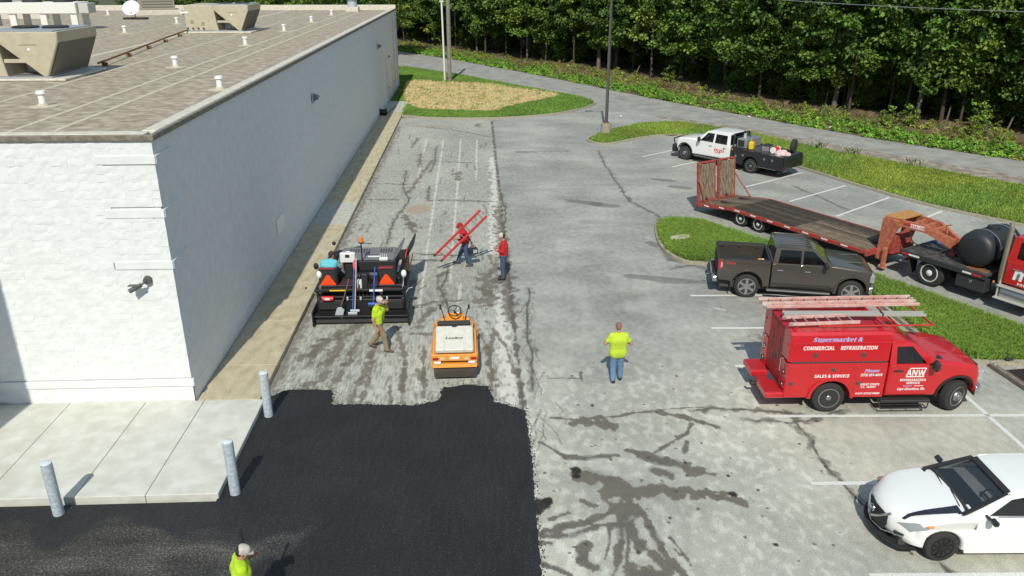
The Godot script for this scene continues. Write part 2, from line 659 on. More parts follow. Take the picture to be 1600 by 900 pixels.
# paint a ragged stroke of matter (damp, oil, tar, dust) into the lot picture
func stroke(px: PackedByteArray, rag: PackedByteArray, pts: Array, wid: float, col: Array, alpha: float, ragged := 0.6, soft := 0.3) -> void:
	for k in maxi(pts.size() - 1, 1):
		var a := Vector2(pts[k][0], pts[k][1])
		var b := Vector2(pts[mini(k + 1, pts.size() - 1)][0], pts[mini(k + 1, pts.size() - 1)][1])
		var g := wid * 1.3 + 0.05
		var i0 := clampi(int((minf(a.x, b.x) - g - LX) * 32.0), 0, 1023)
		var i1 := clampi(int((maxf(a.x, b.x) + g - LX) * 32.0), 0, 1023)
		var j0 := clampi(int((minf(a.y, b.y) - g - LZ) * 24.0), 0, 1535)
		var j1 := clampi(int((maxf(a.y, b.y) + g - LZ) * 24.0), 0, 1535)
		var ab := b - a
		var l2 := maxf(ab.length_squared(), 1e-6)
		for j in range(j0, j1 + 1):
			for i in range(i0, i1 + 1):
				var p := Vector2(LX + (i + 0.5) / 32.0, LZ + (j + 0.5) / 24.0)
				var s := clampf((p - a).dot(ab) / l2, 0.0, 1.0)
				var d := (p - a - ab * s).length()
				var o := j * 1024 + i
				var edge := wid * 0.5 * (1.0 + ragged * (rag[o] / 127.5 - 1.0) * 1.7)
				if d < edge:
					var f := alpha * clampf((edge - d) / (wid * 0.5 * soft + 0.001), 0.0, 1.0)
					for c in 3:
						px[o * 3 + c] = int(lerpf(px[o * 3 + c], col[c], f))

func paint_lot() -> ImageTexture:
	var w := 1024
	var h := 1536
	var n1 := noise_bytes(31, 0.006, w, h, 4)
	var n2 := noise_bytes(32, 0.02, w, h, 5, 2.5)
	var n3 := noise_bytes(33, 0.11, w, h, 3)
	var n4 := noise_bytes(34, 0.075, w, h, 4)
	var n5 := noise_bytes(35, 0.05, w, h, 3, 0.12)
	var px := PackedByteArray()
	px.resize(w * h * 3)
	for j in h:
		var z := LZ + (j + 0.5) / 24.0
		var near := smoothstep(-24.0, -17.0, z + (n1[j * w + 500] - 128) * 0.02)
		for i in w:
			var o := j * w + i
			var x := LX + (i + 0.5) / 32.0
			var a := n1[o] - 128
			var b := n2[o] - 128
			var c := n3[o] - 128
			var d := n4[o] - 128
			var t := 0.0
			var warm := 0.0
			if x < 1.08:
				# milled surface: combed along z, chalky scabs
				t = 170.0 + a * 0.10 + n5[o] * 0.16 - 20.0 + c * 0.05 + d * 0.04
				var scab := smoothstep(-30.0, -18.0, z)
				if (n5[o] - 128) * 0.55 + d * 0.35 + c * 0.4 + a * 0.2 > 20.0 - scab * 14.0:
					t += 3.0 + 8.0 * scab
				if (n5[o] - 128) * 0.7 + d * 0.4 + c * 0.4 + a * 0.2 < -46.0 + scab * 12.0:
					t -= 5.0 + 15.0 * scab
				warm = 7.0
			else:
				t = lerpf(164.0, 182.0, near) + a * 0.12 + b * 0.10 + c * 0.10 + d * 0.05
				# worn chalky shards near the new work
				if z > -20.5 and x < 7.5 and d + c * 0.7 + a * 0.25 > 10.0 + (x - 1.0) * 6.0:
					t += 12.0
				warm = lerpf(5.0, 9.0, near) + a * 0.02
			t = clampf(t, 20.0, 235.0)
			px[o * 3] = int(t + warm * 0.4)
			px[o * 3 + 1] = int(t + warm * 0.3)
			px[o * 3 + 2] = int(clampf(t - warm * 1.1, 0.0, 255.0))
	# wide faint smears of old sealer in the driving lane
	var r := RandomNumberGenerator.new()
	r.seed = 5
	for k in 46:
		var x := r.randf_range(1.5, 12.0)
		var z := r.randf_range(-60.0, -19.0)
		var l := r.randf_range(1.0, 4.5)
		var s := r.randf_range(-0.25, 0.25)
		stroke(px, n2, [[x, z], [x + l, z + l * s]], r.randf_range(0.3, 1.0), [134, 132, 126] if k % 3 else [186, 182, 170], r.randf_range(0.12, 0.34), 0.9, 1.0)
	for k in 20:
		var x := r.randf_range(1.6, 6.5)
		var z := r.randf_range(-40.0, -18.0)
		stroke(px, n2, [[x, z], [x + r.randf_range(-0.5, 0.3), z + r.randf_range(2.0, 5.0)]], r.randf_range(0.2, 0.6), [192, 188, 176], 0.3, 0.8, 0.9)
	for s in [[[4.0, -38.3], [5.7, -37.2], [6.6, -36.8]], [[5.6, -27.5], [8.6, -26.6]], [[2.4, -49.0], [5.5, -49.3]], [[9.5, -41.9], [10.4, -41.5]], [[10.2, -40.4], [10.8, -40.1]], [[7.1, -31.4], [7.6, -29.3], [8.9, -27.9]]]:
		stroke(px, n2, s, 0.5, [92, 90, 86], 0.5, 0.8, 0.7)
	# parking bays are darker where sealer has kept
	for s in [[[11.0, -44.0], [16.0, -40.0]], [[13.0, -41.5], [18.0, -38.0]], [[15.0, -37.0], [19.0, -34.0]], [[9.5, -22.0], [12.5, -22.0]], [[8.5, -24.4], [12.0, -24.0]]]:
		stroke(px, n2, s, 2.4, [140, 137, 129], 0.4, 0.7, 1.0)
	for s in PALE:
		stroke(px, n4, s, 0.13, [218, 214, 202], 0.8, 0.5, 0.5)
	for s in [[[0.82, -47.5], [0.8, -38.0]], [[0.7, -38.0], [0.55, -30.5]], [[0.6, -26.0], [0.75, -18.5]]]:
		stroke(px, n4, s, 0.42, [226, 222, 212], 0.75, 0.9, 0.3)
	stroke(px, n4, [[1.02, -60.0], [1.05, -17.8]], 0.16, [84, 80, 73], 0.75, 0.9, 0.5)
	stroke(px, n4, [[0.95, -37.0], [1.0, -24.0]], 0.5, [104, 98, 88], 0.7, 1.0, 0.4)
	stroke(px, n4, [[-2.94, -37.1], [-2.94, -36.6]], 1.25, [172, 152, 124], 0.75, 0.25, 0.3)
	stroke(px, n4, [[-4.6, -58.2], [-2.0, -57.8]], 0.8, [165, 146, 122], 0.5, 0.6, 0.6)
	stroke(px, n4, [[-5.75, -58.0], [-5.8, -19.0]], 0.5, [108, 100, 88], 0.6, 0.9, 0.8)
	for s in MARKS:
		stroke(px, n4, s[1], s[0], [112, 105, 93], 0.75, 0.95, 0.4)
	for k in 80:
		var x := r.randf_range(-5.6, 0.9)
		var z := r.randf_range(-58.0, -18.5)
		stroke(px, n4, [[x, z], [x + r.randf_range(-0.08, 0.08), z + r.randf_range(0.2, 1.6)]], r.randf_range(0.04, 0.16), [104, 99, 90] if k % 4 else [200, 195, 182], 0.55, 1.0, 0.6)
	for s in CRACKS:
		var q := []
		for k in s.size() - 1:
			for e in 5:
				q.append([lerpf(s[k][0], s[k + 1][0], e / 5.0) + r.randf_range(-0.05, 0.05), lerpf(s[k][1], s[k + 1][1], e / 5.0) + r.randf_range(-0.07, 0.07)])
		q.append(s[s.size() - 1])
		stroke(px, n3, q, 0.07, [66, 62, 56], 0.8, 0.5, 0.6)
		stroke(px, n4, q, 0.26, [104, 100, 92], 0.4, 1.0, 0.8)
	for k in 16:   # map cracking beside the milled edge
		var x := r.randf_range(1.25, 2.3)
		var z := r.randf_range(-26.0, -17.0)
		var q := [[x, z]]
		for e in 4:
			x += r.randf_range(-0.18, 0.18)
			z += r.randf_range(0.15, 0.5)
			q.append([x, z])
		stroke(px, n3, q, 0.035, [96, 92, 84], 0.6, 0.4, 0.6)
	for s in STAINS:
		stroke(px, n4, s[1], s[0] * 0.92, [112, 107, 96], 0.92, 0.75, 0.15)
		stroke(px, n2, s[1], s[0] * 0.7, [100, 98, 94], 0.35, 1.0, 0.5)
	for s in OIL:
		stroke(px, n4, [[s[0], s[1]]], s[2] * 2.0, [38, 33, 30], 0.92, 0.5, 0.3)
	for k in 150:
		stroke(px, n4, [[r.randf_range(1.3, 9.0), r.randf_range(-21.0, -9.5)]], r.randf_range(0.03, 0.09), [62, 58, 53], 0.8, 0.5, 0.5)
	stroke(px, n4, [[8.6, -22.0], [9.0, -21.9]], 0.55, [112, 92, 66], 0.6, 0.8, 0.8)
	for s in [[[7.9, -24.4], [8.2, -24.2]], [[7.1, -32.0], [7.25, -31.8]]]:
		stroke(px, n3, s, 0.1, [205, 205, 200], 0.9, 0.6, 0.2)
	return ImageTexture.create_from_image(Image.create_from_data(w, h, false, Image.FORMAT_RGB8, px))

func paint_mat() -> ImageTexture:   # hot mix laid today, loose raked mix to the left of it; x -20..1.4, z -20..-8
	var w := 1024
	var h := 640
	var n1 := noise_bytes(41, 0.010, w, h, 4)
	var n2 := noise_bytes(42, 0.30, w, h, 2)
	var n3 := noise_bytes(43, 0.03, w, h, 4, 4.0)
	var n4 := noise_bytes(44, 0.02, w, h, 3, 0.12)
	var px := PackedByteArray()
	px.resize(w * h * 3)
	for j in h:
		for i in w:
			var o := j * w + i
			var x := -20.0 + i * 21.4 / w
			var z := -20.0 + j * 12.0 / h
			var edge := z + 13.6 + (x + 8.0) * 0.06 - (n1[o] - 128) * 0.006
			var loose := clampf(edge * 2.2, 0.0, 1.0) * clampf((-3.0 - x + (n1[o] - 128) * 0.02) * 0.55, 0.0, 1.0)
			var t := 53.0 + (n1[o] - 128) * 0.06 + (n2[o] - 128) * 0.10 + (n4[o] - 128) * 0.07
			if n2[o] > 205:
				t += 16.0
			var u := 98.0 + (n3[o] - 128) * 0.26 + (n2[o] - 128) * 0.40 + (n1[o] - 128) * 0.14
			var rr := lerpf(t - 1.0, u + 2.0, loose)
			px[o * 3] = int(clampf(rr, 5, 250))
			px[o * 3 + 1] = int(clampf(lerpf(t + 0.5, u - 1.0, loose), 5, 250))
			px[o * 3 + 2] = int(clampf(lerpf(t + 3.5, u - 5.0, loose), 5, 250))
	return ImageTexture.create_from_image(Image.create_from_data(w, h, false, Image.FORMAT_RGB8, px))

func kerb(pts: Array, wid := 0.16, hgt := 0.13) -> void:
	var b := mb()
	var n := pts.size()
	var last := PackedVector3Array()
	for i in n:
		var d: Vector2 = (pts[mini(i + 1, n - 1)] - pts[maxi(i - 1, 0)]).normalized()
		var s := Vector2(-d.y, d.x)
		var q := PackedVector3Array()
		for e in [[-0.5, -0.1], [-0.5, hgt - 0.03], [-0.36, hgt], [0.5, hgt], [0.5, -0.1]]:
			var p: Vector2 = pts[i] + s * e[0] * wid
			q.append(V(p.x, e[1] + 0.006 * sin(i * 2.3), p.y))
		if i > 0:
			b.skin(last, q)
		else:
			b.fan(q)
		last = q
	b.fan(last, true)
	struct("kerb", b, M.kerb_concrete, 40.0)

func ragged_edge(pts: Array, step: float, amp: float, sd: int) -> Array:
	var r := RandomNumberGenerator.new()
	r.seed = sd
	var o := []
	for k in pts.size() - 1:
		var a: Vector2 = pts[k]
		var b: Vector2 = pts[k + 1]
		var n := maxi(1, int(a.distance_to(b) / step))
		for i in n:
			var p := a.lerp(b, float(i) / n)
			if k > 0 or i > 0:
				p += Vector2(r.randf_range(-amp, amp), r.randf_range(-amp, amp))
			o.append(p)
	o.append(pts[pts.size() - 1])
	return o

func build_ground() -> void:
	var g := mb()
	flat(v2([[-500, -600], [500, -600], [500, 200], [-500, 200]]), -0.12, g)
	struct("ground", g, M.soil)
	# lot
	var lot := mat("lot_surface", Color.WHITE, 0.88)
	lot.albedo_texture = paint_lot()
	detail(lot, M.grain_tex, 0.21)
	var o := put("parking_lot", uv_sheet(v2([[1.08, -9.0], [25.6, -9.0], [25.6, -41.5], [20.0, -51.0], [14.0, -62.0], [9.7, -70.0], [5.0, -73.0], [1.08, -73.0]]), 0.0, LX, LZ, LW, LD), lot)
	o.set_meta("kind", "structure")
	o = put("milled_pavement", uv_sheet(v2([[-5.95, -17.0], [1.08, -17.0], [1.08, -61.5], [-5.95, -61.5]]), -0.035, LX, LZ, LW, LD), lot)
	o.set_meta("kind", "structure")
	o = part("milled_edge", mb().box(V(1.13, -0.025, -39.0), V(0.1, 0.046, 45.0)), mat("cut_asphalt", lin(0.05, 0.048, 0.045), 0.95), null, -1.0)
	o.set_meta("kind", "structure")
	g = mb()
	flat(v2([[-5.95, -62.0], [-6.0, -69.0], [9.8, -69.0], [18.0, -55.0], [24.0, -44.0], [34.0, -27.0], [46.0, -10.0], [46, 12], [1.0, 12], [1.0, -61.0]]), -0.008 - 0.032, g)
	struct("parking_lot", g, tri_mat("lot_plain", noise_tex(24, 0.012, lin(0.33, 0.325, 0.30), lin(0.42, 0.41, 0.385), 1024, 6), V(0.06, 0.06, 0.06), 0.9))
	# fresh hot mix with a ragged leading edge and real thickness
	var fm := mat("hot_mix", Color.WHITE, 0.72)
	fm.albedo_texture = paint_mat()
	fm.heightmap_enabled = true
	fm.heightmap_texture = M.fine_tex
	fm.heightmap_scale = 0.0
	fm.heightmap_enabled = false
	detail(fm, noise_tex(45, 0.22, Color(0.45, 0.45, 0.45), Color(1, 1, 1), 512, 2, null, FastNoiseLite.TYPE_CELLULAR), 0.3)
	var front := ragged_edge(v2([[-5.78, -18.55], [-5.76, -18.9], [-5.35, -19.3], [-4.1, -19.28], [-3.98, -18.5], [-1.7, -18.35], [-1.15, -18.6], [-1.08, -19.25], [-0.45, -19.4], [0.16, -19.3], [0.3, -18.45], [0.75, -18.2], [1.1, -17.95], [1.14, -16.0], [1.1, -14.0], [1.06, -12.0], [1.02, -8.0]]), 0.07, 0.028, 7)
	var outline := front.duplicate()
	outline.append_array(v2([[1.02, 10], [-24, 10], [-24, -14.45], [-5.78, -14.45]]))
	o = put("fresh_asphalt", uv_sheet(outline, 0.012, -20.0, -20.0, 21.4, 12.0), fm)
	o.set_meta("kind", "structure")
	g = mb()
	for i in front.size() - 1:
		var a: Vector2 = front[i]
		var b: Vector2 = front[i + 1]
		g.quad(V(a.x, 0.012, a.y), V(b.x, 0.012, b.y), V(b.x + 0.012, -0.04, b.y - 0.012), V(a.x + 0.012, -0.04, a.y - 0.012))
	struct("fresh_asphalt_edge", g, mat("hot_mix_edge", lin(0.022, 0.022, 0.024), 0.9))
	# road through the wood
	var near_e := v2([[-60, -150], [-30, -118], [-8.9, -95.3], [3.3, -78.8], [9.7, -66.7], [13.5, -62.0], [16.7, -57.5], [21.3, -49.7], [24.6, -45.2], [28.7, -39.7], [45, -19], [70, 10]])
	var far_e := v2([[75, 0], [50, -24], [38.0, -38.5], [32.3, -45.3], [27.4, -51.0], [21.8, -59.5], [14.5, -71.7], [3.85, -91.1], [-10.8, -113.4], [-32, -135], [-70, -170]])
	var ro := curve2(near_e, 4)
	ro.append_array(curve2(far_e, 4))
	g = mb()
	flat(ro, 0.006, g)
	struct("road", g, M.road_asphalt)
	# dusty shoulder where the verge meets the road
	var sho := curve2(v2([[13.6, -60.9], [16.5, -56.9], [18.9, -54.0], [21.2, -49.5], [24.4, -45.0], [28.4, -39.6], [43, -17.7]]), 4)
	sho.append_array(curve2(v2([[45.5, -19.0], [30.3, -40.9], [26.0, -46.5], [22.6, -50.8], [19.8, -55.3], [17.0, -58.6], [14.0, -61.6]]), 4))
	g = mb()
	flat(ragged_edge(sho, 0.4, 0.12, 3), 0.012, g)
	struct("dirt_shoulder", g, tri_mat("shoulder_dirt", noise_tex(25, 0.02, lin(0.20, 0.165, 0.125), lin(0.36, 0.32, 0.265), 512, 6), V(0.12, 0.12, 0.12), 0.95))
	# weedy bank between road and wood
	var bank := curve2(far_e, 4)
	bank.reverse()
	var wood := v2([[90, 10], [60, -22], [42, -45], [37.5, -53.2], [31.75, -59.7], [24.6, -67.7], [17.0, -85.0], [4.35, -103.0], [-12.1, -128.5], [-40, -158], [-80, -200]])
	var bk := bank.duplicate()
	bk.append_array(curve2(wood, 4))
	g = mb()
	flat(bk, -0.03, g)
	struct("roadside_bank", g, M.leaf_litter)
	g = mb()
	var fl := curve2(wood, 4)
	fl.append_array(v2([[-120, -260], [140, -260], [140, 10]]))
	flat(fl, -0.045, g)
	struct("forest_floor", g, M.leaf_litter)
	# grass beds with kerbs
	var beds := {
		"straw": v2([[-6.0, -62.2], [-5.25, -61.9], [-3.25, -61.0], [1.11, -60.75], [5.09, -61.95], [7.84, -64.2], [9.42, -66.4], [9.85, -68.3], [9.3, -70.6], [5.08, -76.6], [-3.19, -88.7], [-8.92, -95.0], [-12.0, -97.0], [-12.0, -79.0], [-7.55, -78.9], [-7.4, -69.2], [-6.1, -68.5]]),
		"verge": v2([[7.35, -51.9], [7.76, -51.15], [8.59, -51.1], [10.81, -52.8], [12.28, -53.6], [13.8, -53.5], [15.2, -51.6], [16.6, -48.6], [17.92, -45.3], [19.7, -40.5], [21.6, -36.2], [24.08, -32.8], [30, -25], [40, -12], [43, -17.5], [28.4, -39.4], [24.4, -44.8], [21.2, -49.3], [18.9, -53.8], [16.6, -56.6], [14.7, -58.6], [12.2, -58.3], [9.61, -56.0], [8.1, -54.2], [7.4, -52.8]]),
		"middle": v2([[8.78, -34.3], [8.04, -33.9], [7.69, -32.8], [7.47, -31.2], [7.5, -29.95], [7.8, -29.05], [8.4, -28.6], [11.5, -28.2], [13.0, -27.3], [13.5, -25.6], [13.7, -20.7], [14.3, -20.05], [16.0, -19.95], [18.4, -19.95], [17.1, -22.1], [14.6, -26.7], [11.6, -31.2], [9.9, -33.9]]),
	}
	for k in beds:
		g = mb()
		flat(beds[k], 0.105, g)
		struct("grass_bed", g, M.turf_soil)
	M.beds = beds
	M.wood = wood
	M.far_e = far_e
	kerb(curve2(v2([[-6.0, -62.2], [-5.25, -61.9], [-3.25, -61.0], [1.11, -60.75], [5.09, -61.95], [7.84, -64.2], [9.42, -66.4], [9.85, -68.3], [9.3, -70.6]]), 6))
	kerb(curve2(v2([[9.61, -56.0], [8.1, -54.2], [7.35, -52.8], [7.3, -51.9], [7.76, -51.15], [8.59, -51.1], [10.81, -52.8], [12.28, -53.6], [13.8, -53.5], [15.2, -51.6], [16.6, -48.6], [17.92, -45.3], [19.7, -40.5], [21.6, -36.2], [24.08, -32.8], [30, -25], [40, -12]]), 6))
	var mid: Array = beds.middle.duplicate()
	mid.append(mid[0])
	kerb(curve2(mid, 5))
	# straw mulch lying on the seeded ground
	g = mb()
	flat(curve2(v2([[-6.6, -72.6], [-5.9, -67.5], [-4.47, -64.9], [-2.39, -64.1], [1.17, -63.7], [2.6, -65.9], [5.2, -68.8], [7.3, -72.3], [4.42, -75.4], [0.86, -79.2], [-2.92, -80.4], [-6.8, -81.5]]), 4, true), 0.13, g)
	struct("straw_mulch", g, M.straw)
	g = mb()
	flat(curve2(v2([[11.3, -57.2], [14.0, -57.9], [16.0, -56.8], [17.6, -54.6], [16.2, -54.9], [14.2, -56.2], [12.3, -56.3]]), 4, true), 0.13, g)
	struct("straw_mulch", g, M.straw)
	# crumbs of mix broken from the edge
	var cr := mb().ball(Vector3.ZERO, V(0.02, 0.015, 0.018), 5, 3).mesh(-1.0)
	var xs := []
	var cs := []
	for k in 1700:
		var e: Vector2 = front[rng.randi() % front.size()]
		var q := e + Vector2(rng.randfn() * 0.06 + 0.01, rng.randfn() * 0.11 - 0.03)
		xs.append(Transform3D(Basis(Vector3.UP, rng.randf() * TAU) * Basis.from_scale(Vector3.ONE * rng.randf_range(0.3, 1.0)), V(q.x, -0.022 if q.x < 1.08 else 0.008, q.y)))
		cs.append(Color(1, 1, 1) * rng.randf_range(0.03, 0.06))
	var crm := mat("crumb_mix", Color.WHITE, 0.85)
	crm.vertex_color_use_as_albedo = true
	scatter("asphalt_crumbs", cr, crm, xs, cs, "loose crumbs of black mix along the edge of the new asphalt", "crumbs")
	build_paving()

func build_paving() -> void:
	# concrete apron before the store front and the walkway along its side: each bay its own slab
	var apron := Node3D.new()
	apron.name = "concrete_apron"
	add_child(apron)
	apron.set_meta("kind", "structure")
	var xs := [-24.0, -20.5, -18.4, -16.4, -14.4, -12.55, -10.75, -8.8, -7.3, -5.74]
	for i in xs.size() - 1:
		part("slab", bx(V((xs[i] + xs[i + 1]) / 2.0, 0.0, -16.58), V(xs[i + 1] - xs[i] - 0.012, 0.28, 4.06), 0.012), M.slab_concrete, apron, 20.0)
	var walk := Node3D.new()
	walk.name = "walkway"
	add_child(walk)
	walk.set_meta("kind", "structure")
	var zs := [-18.63, -20.6, -23.7, -27.0, -30.4, -34.0, -37.6, -41.0, -44.2, -47.5, -50.8, -54.0, -57.4, -60.6, -63.5, -66.2, -68.9]
	for i in zs.size() - 1:
		part("slab", bx(V(-6.68, 0.0, (zs[i] + zs[i + 1]) / 2.0), V(1.62, 0.27, zs[i] - zs[i + 1] - 0.012), 0.012), M.walk_concrete_grey if i == 5 or i > 13 else M.walk_concrete, walk, 20.0)
	# painted bay lines
	var lines := [[7.33, -25.5, 12.9, -25.35], [7.33, -22.8, 12.9, -22.6], [7.3, -20.2, 12.9, -19.85], [7.35, -17.42, 18.0, -17.05], [7.3, -14.55, 12.9, -14.4], [7.28, -11.65, 12.9, -11.45], [12.98, -19.6, 12.95, -9.5],
		[9.89, -47.4, 14.0, -50.6], [11.11, -44.7, 15.6, -48.0], [12.5, -42.3, 16.9, -45.5], [13.95, -40.1, 18.1, -43.05], [15.2, -37.25, 19.3, -40.15], [16.48, -34.7, 20.5, -37.8], [18.1, -32.5, 21.8, -35.3], [19.5, -30.1, 23.1, -33.0]]
	for l in lines:
		var a := Vector2(l[0], l[1])
		var b := Vector2(l[2], l[3])
		var d := (b - a).normalized()
		var s := Vector2(-d.y, d.x) * 0.062
		var g := mb()
		var e1 := ragged_edge([a + s, b + s], 0.12, 0.007, int(absf(l[1]) * 100))
		e1.append_array(ragged_edge([b - s, a - s], 0.12, 0.007, int(absf(l[1]) * 77)))
		flat(e1, 0.004, g)
		struct("parking_line", g, M.line_paint)
# ---------------------------------------------------------------- store building
const SX := -7.55     # side wall plane
const FZ := -18.65    # front wall plane
const BZ := -79.0

func split_block(sd: int, w: float, h: float) -> ArrayMesh:   # rough split face, centre at origin, face towards +z
	var r := RandomNumberGenerator.new()
	r.seed = sd
	var b := mb()
	var nx := 5
	var ny := 3
	var p := []
	for j in ny + 1:
		for i in nx + 1:
			var rim := i == 0 or j == 0 or i == nx or j == ny
			var x := (float(i) / nx - 0.5) * w + (0.0 if i == 0 or i == nx else r.randf_range(-0.018, 0.018))
			var y := (float(j) / ny - 0.5) * h + (0.0 if j == 0 or j == ny else r.randf_range(-0.012, 0.012))
			p.append(V(x, y, r.randf_range(0.0, 0.013) if rim else r.randf_range(0.0, 0.019)))
	for j in ny:
		for i in nx:
			var a: Vector3 = p[j * (nx + 1) + i]
			var c: Vector3 = p[j * (nx + 1) + i + 1]
			var d: Vector3 = p[(j + 1) * (nx + 1) + i + 1]
			var e: Vector3 = p[(j + 1) * (nx + 1) + i]
			b.quad(a, c, d, e)
	var k := V(0, 0, -0.05)
	for i in nx:
		b.quad(p[i] + k, p[i + 1] + k, p[i + 1], p[i])
		var o := ny * (nx + 1) + i
		b.quad(p[o], p[o + 1], p[o + 1] + k, p[o] + k)
	for j in ny:
		var o := j * (nx + 1)
		b.quad(p[o + nx + 1] + k, p[o] + k, p[o], p[o + nx + 1])
		o += nx
		b.quad(p[o] + k, p[o + nx + 1] + k, p[o + nx + 1], p[o])
	return b.mesh(50.0)

func build_store() -> void:
	var st := thing("store_building", "long flat-roofed white painted block building beside the fresh asphalt", "building", V(SX, 0, FZ))
	var ox := V(-SX, 0, -FZ)
	var wall_m: Material = M.white_wall
	# bodies behind the block faces
	var core := mb()
	core.t = Transform3D(Basis(), ox)
	core.box(V((SX - 0.05 - 62.0) / 2.0, 3.45, (FZ - 0.03 + BZ) / 2.0), V(62.0 + SX - 0.05, 6.94, FZ - 0.03 - BZ))
	part("wall", core, wall_m, st, -1.0)
	# side wall: painted rough block, one relief surface
	var fn := FastNoiseLite.new()
	fn.seed = 77
	fn.frequency = 1.6
	fn.fractal_octaves = 3
	var fb := FastNoiseLite.new()
	fb.seed = 78
	fb.frequency = 5.5
	fb.fractal_octaves = 2
	var side := mb()
	side.t = Transform3D(Basis(), ox)
	var zs := []
	var z := FZ
	while z > BZ:
		zs.append(z)
		z -= lerpf(0.13, 0.5, clampf((FZ - z) / 45.0, 0.0, 1.0))
	zs.append(BZ)
	var ny := 52
	var lastc := PackedVector3Array()
	for zi in zs.size():
		var c := PackedVector3Array()
		for j in ny + 1:
			var y := 6.98 * j / ny
			var d := fn.get_noise_2d(zs[zi], y * 1.4) * 0.022 + absf(fb.get_noise_2d(zs[zi] * 0.6, y)) * 0.022 - 0.01
			if y < 0.55:
				d = fb.get_noise_2d(zs[zi], y) * 0.004 + 0.03
			c.append(V(SX + d, y, zs[zi]))
		if zi > 0:
			for j in ny:
				side.quad(lastc[j], c[j], c[j + 1], lastc[j + 1])
		lastc = c
	part("side_wall", side, wall_m, st, 80.0)
	# front: single blocks, the 300 nearest the corner on their own
	var vars := []
	for k in 10:
		vars.append(split_block(100 + k, 0.4, 0.2))
	var spots := []
	for row in 35:
		var y := 0.1 + row * 0.2
		if row == 3:
			continue
		var x := SX - 0.2 - (0.2 if row % 2 else 0.0)
		if row % 2:
			spots.append([SX - 0.1, y, 0.5])
		while x > -12.55:
			var banded := x > -8.95 and row in [19, 26, 32]
			if not banded:
				spots.append([x, y, 1.0])
			x -= 0.4
	spots.sort_custom(func(a, b): return Vector2(a[0] - SX, (a[1] - 3.4) * 0.7).length() < Vector2(b[0] - SX, (b[1] - 3.4) * 0.7).length())
	var rest := mb()
	rest.t = Transform3D(Basis(), ox)
	for i in spots.size():
		var s = spots[i]
		var am: ArrayMesh = vars[rng.randi() % 10]
		var xf := Transform3D(Basis(Vector3.BACK, (PI if rng.randf() < 0.5 else 0.0)), V(s[0], s[1], FZ + rng.randf_range(-0.003, 0.005)))
		xf.basis = xf.basis * Basis.from_scale(V(s[2], 1, 1))
		if i < 300:
			var o := put("block", am, wall_m, st)
			o.transform = Transform3D(Basis(), ox) * xf
		else:
			for p in am.surface_get_arrays(0)[Mesh.ARRAY_VERTEX]:
				rest.v.push_back(Transform3D(Basis(), ox) * (xf * p))
	var rp := part("block_field", rest, wall_m, st, 50.0)
	rp.set_meta("kind", "stuff")
	# smooth accent courses that turn the corner, and the ledge near the ground
	for y in [3.92, 5.23, 6.53]:
		var b := mb()
		b.t = Transform3D(Basis(), ox)
		b.box(V(SX - 0.67, y, FZ + 0.0), V(1.39, 0.205, 0.06), 0.006)
		b.box(V(SX + 0.0, y, FZ - 0.56), V(0.08, 0.205, 1.1), 0.006)
		part("accent_course", b, wall_m, st, 20.0)
	var lb := mb()
	lb.t = Transform3D(Basis(), ox)
	lb.box(V((SX - 12.55) / 2.0 + 0.03, 0.67, FZ + 0.0), V(12.55 + SX + 0.06, 0.2, 0.1), 0.012)
	part("ledge", lb, wall_m, st, 20.0)
	lb = mb()
	lb.t = Transform3D(Basis(), ox)
	lb.box(V(SX - 0.005, 0.53, (FZ + BZ) / 2.0 - 0.06), V(0.09, 0.075, FZ - BZ - 0.13), 0.02)
	part("ledge", lb, wall_m, st, 20.0)
	# projecting wing towards the entrance, out of view, inferred from its shadow
	var wing := mb()
	wing.t = Transform3D(Basis(), ox)
	wing.box(V(-37.36, 3.55, -16.3), V(49.4, 7.1, 4.6))
	part("entrance_wing", wing, wall_m, st, -1.0)
	wing = mb()
	wing.t = Transform3D(Basis(), ox)
	wing.box(V(-37.36, 5.6, -12.5), V(49.4, 11.2, 2.99))
	part("unseen_shadow_front", wing, wall_m, st, -1.0)  # unseen tall front, shaped to throw the shadow edge on the front wall
	# roof
	var roof_m := tri_mat("roof_membrane", noise_tex(51, 0.02, lin(0.33, 0.285, 0.215), lin(0.50, 0.445, 0.355), 1024, 6, lin(0.44, 0.385, 0.30)), V(0.035, 0.1, 0.14), 0.85)
	detail(roof_m, noise_tex(52, 0.03, Color(0.82, 0.80, 0.77), Color(1, 1, 1), 512, 5), 0.13)
	var rf := part("roof", bx(V((SX - 62.0) / 2.0, 6.96, (FZ + BZ) / 2.0) + ox, V(62.0 + SX - 0.3, 0.06, FZ - BZ - 0.3)), roof_m, st, -1.0)
	var seam_m := tri_mat("roof_seam", noise_tex(53, 0.04, lin(0.44, 0.39, 0.30), lin(0.58, 0.53, 0.43), 256, 4), V(0.5, 0.5, 0.5), 0.85)
	for sx in [-8.05, -10.3, -11.35, -14.1, -17.2, -20.6, -24.0, -27.5, -31.0]:
		part("seam", bx(V(sx, 6.994, (FZ + BZ) / 2.0) + ox, V(0.36 if sx == -17.2 else (0.15 if sx < -9 else 0.2), 0.006, FZ - BZ - 0.6)), seam_m, rf, -1.0)
	for sz in [-19.15, -52.5, -66.0]:
		part("seam", bx(V(-34.5, 6.9985, sz) + ox, V(52.8, 0.006, 0.14)), seam_m, rf, -1.0)
	var cope := tri_mat("coping_metal", noise_tex(54, 0.03, lin(0.15, 0.13, 0.10), lin(0.25, 0.225, 0.18), 256, 4), V(0.6, 0.6, 0.6), 0.5)
	var cap_m := tri_mat("coping_top", noise_tex(55, 0.03, lin(0.52, 0.48, 0.40), lin(0.66, 0.62, 0.54), 256, 4), V(0.5, 0.5, 0.5), 0.7)
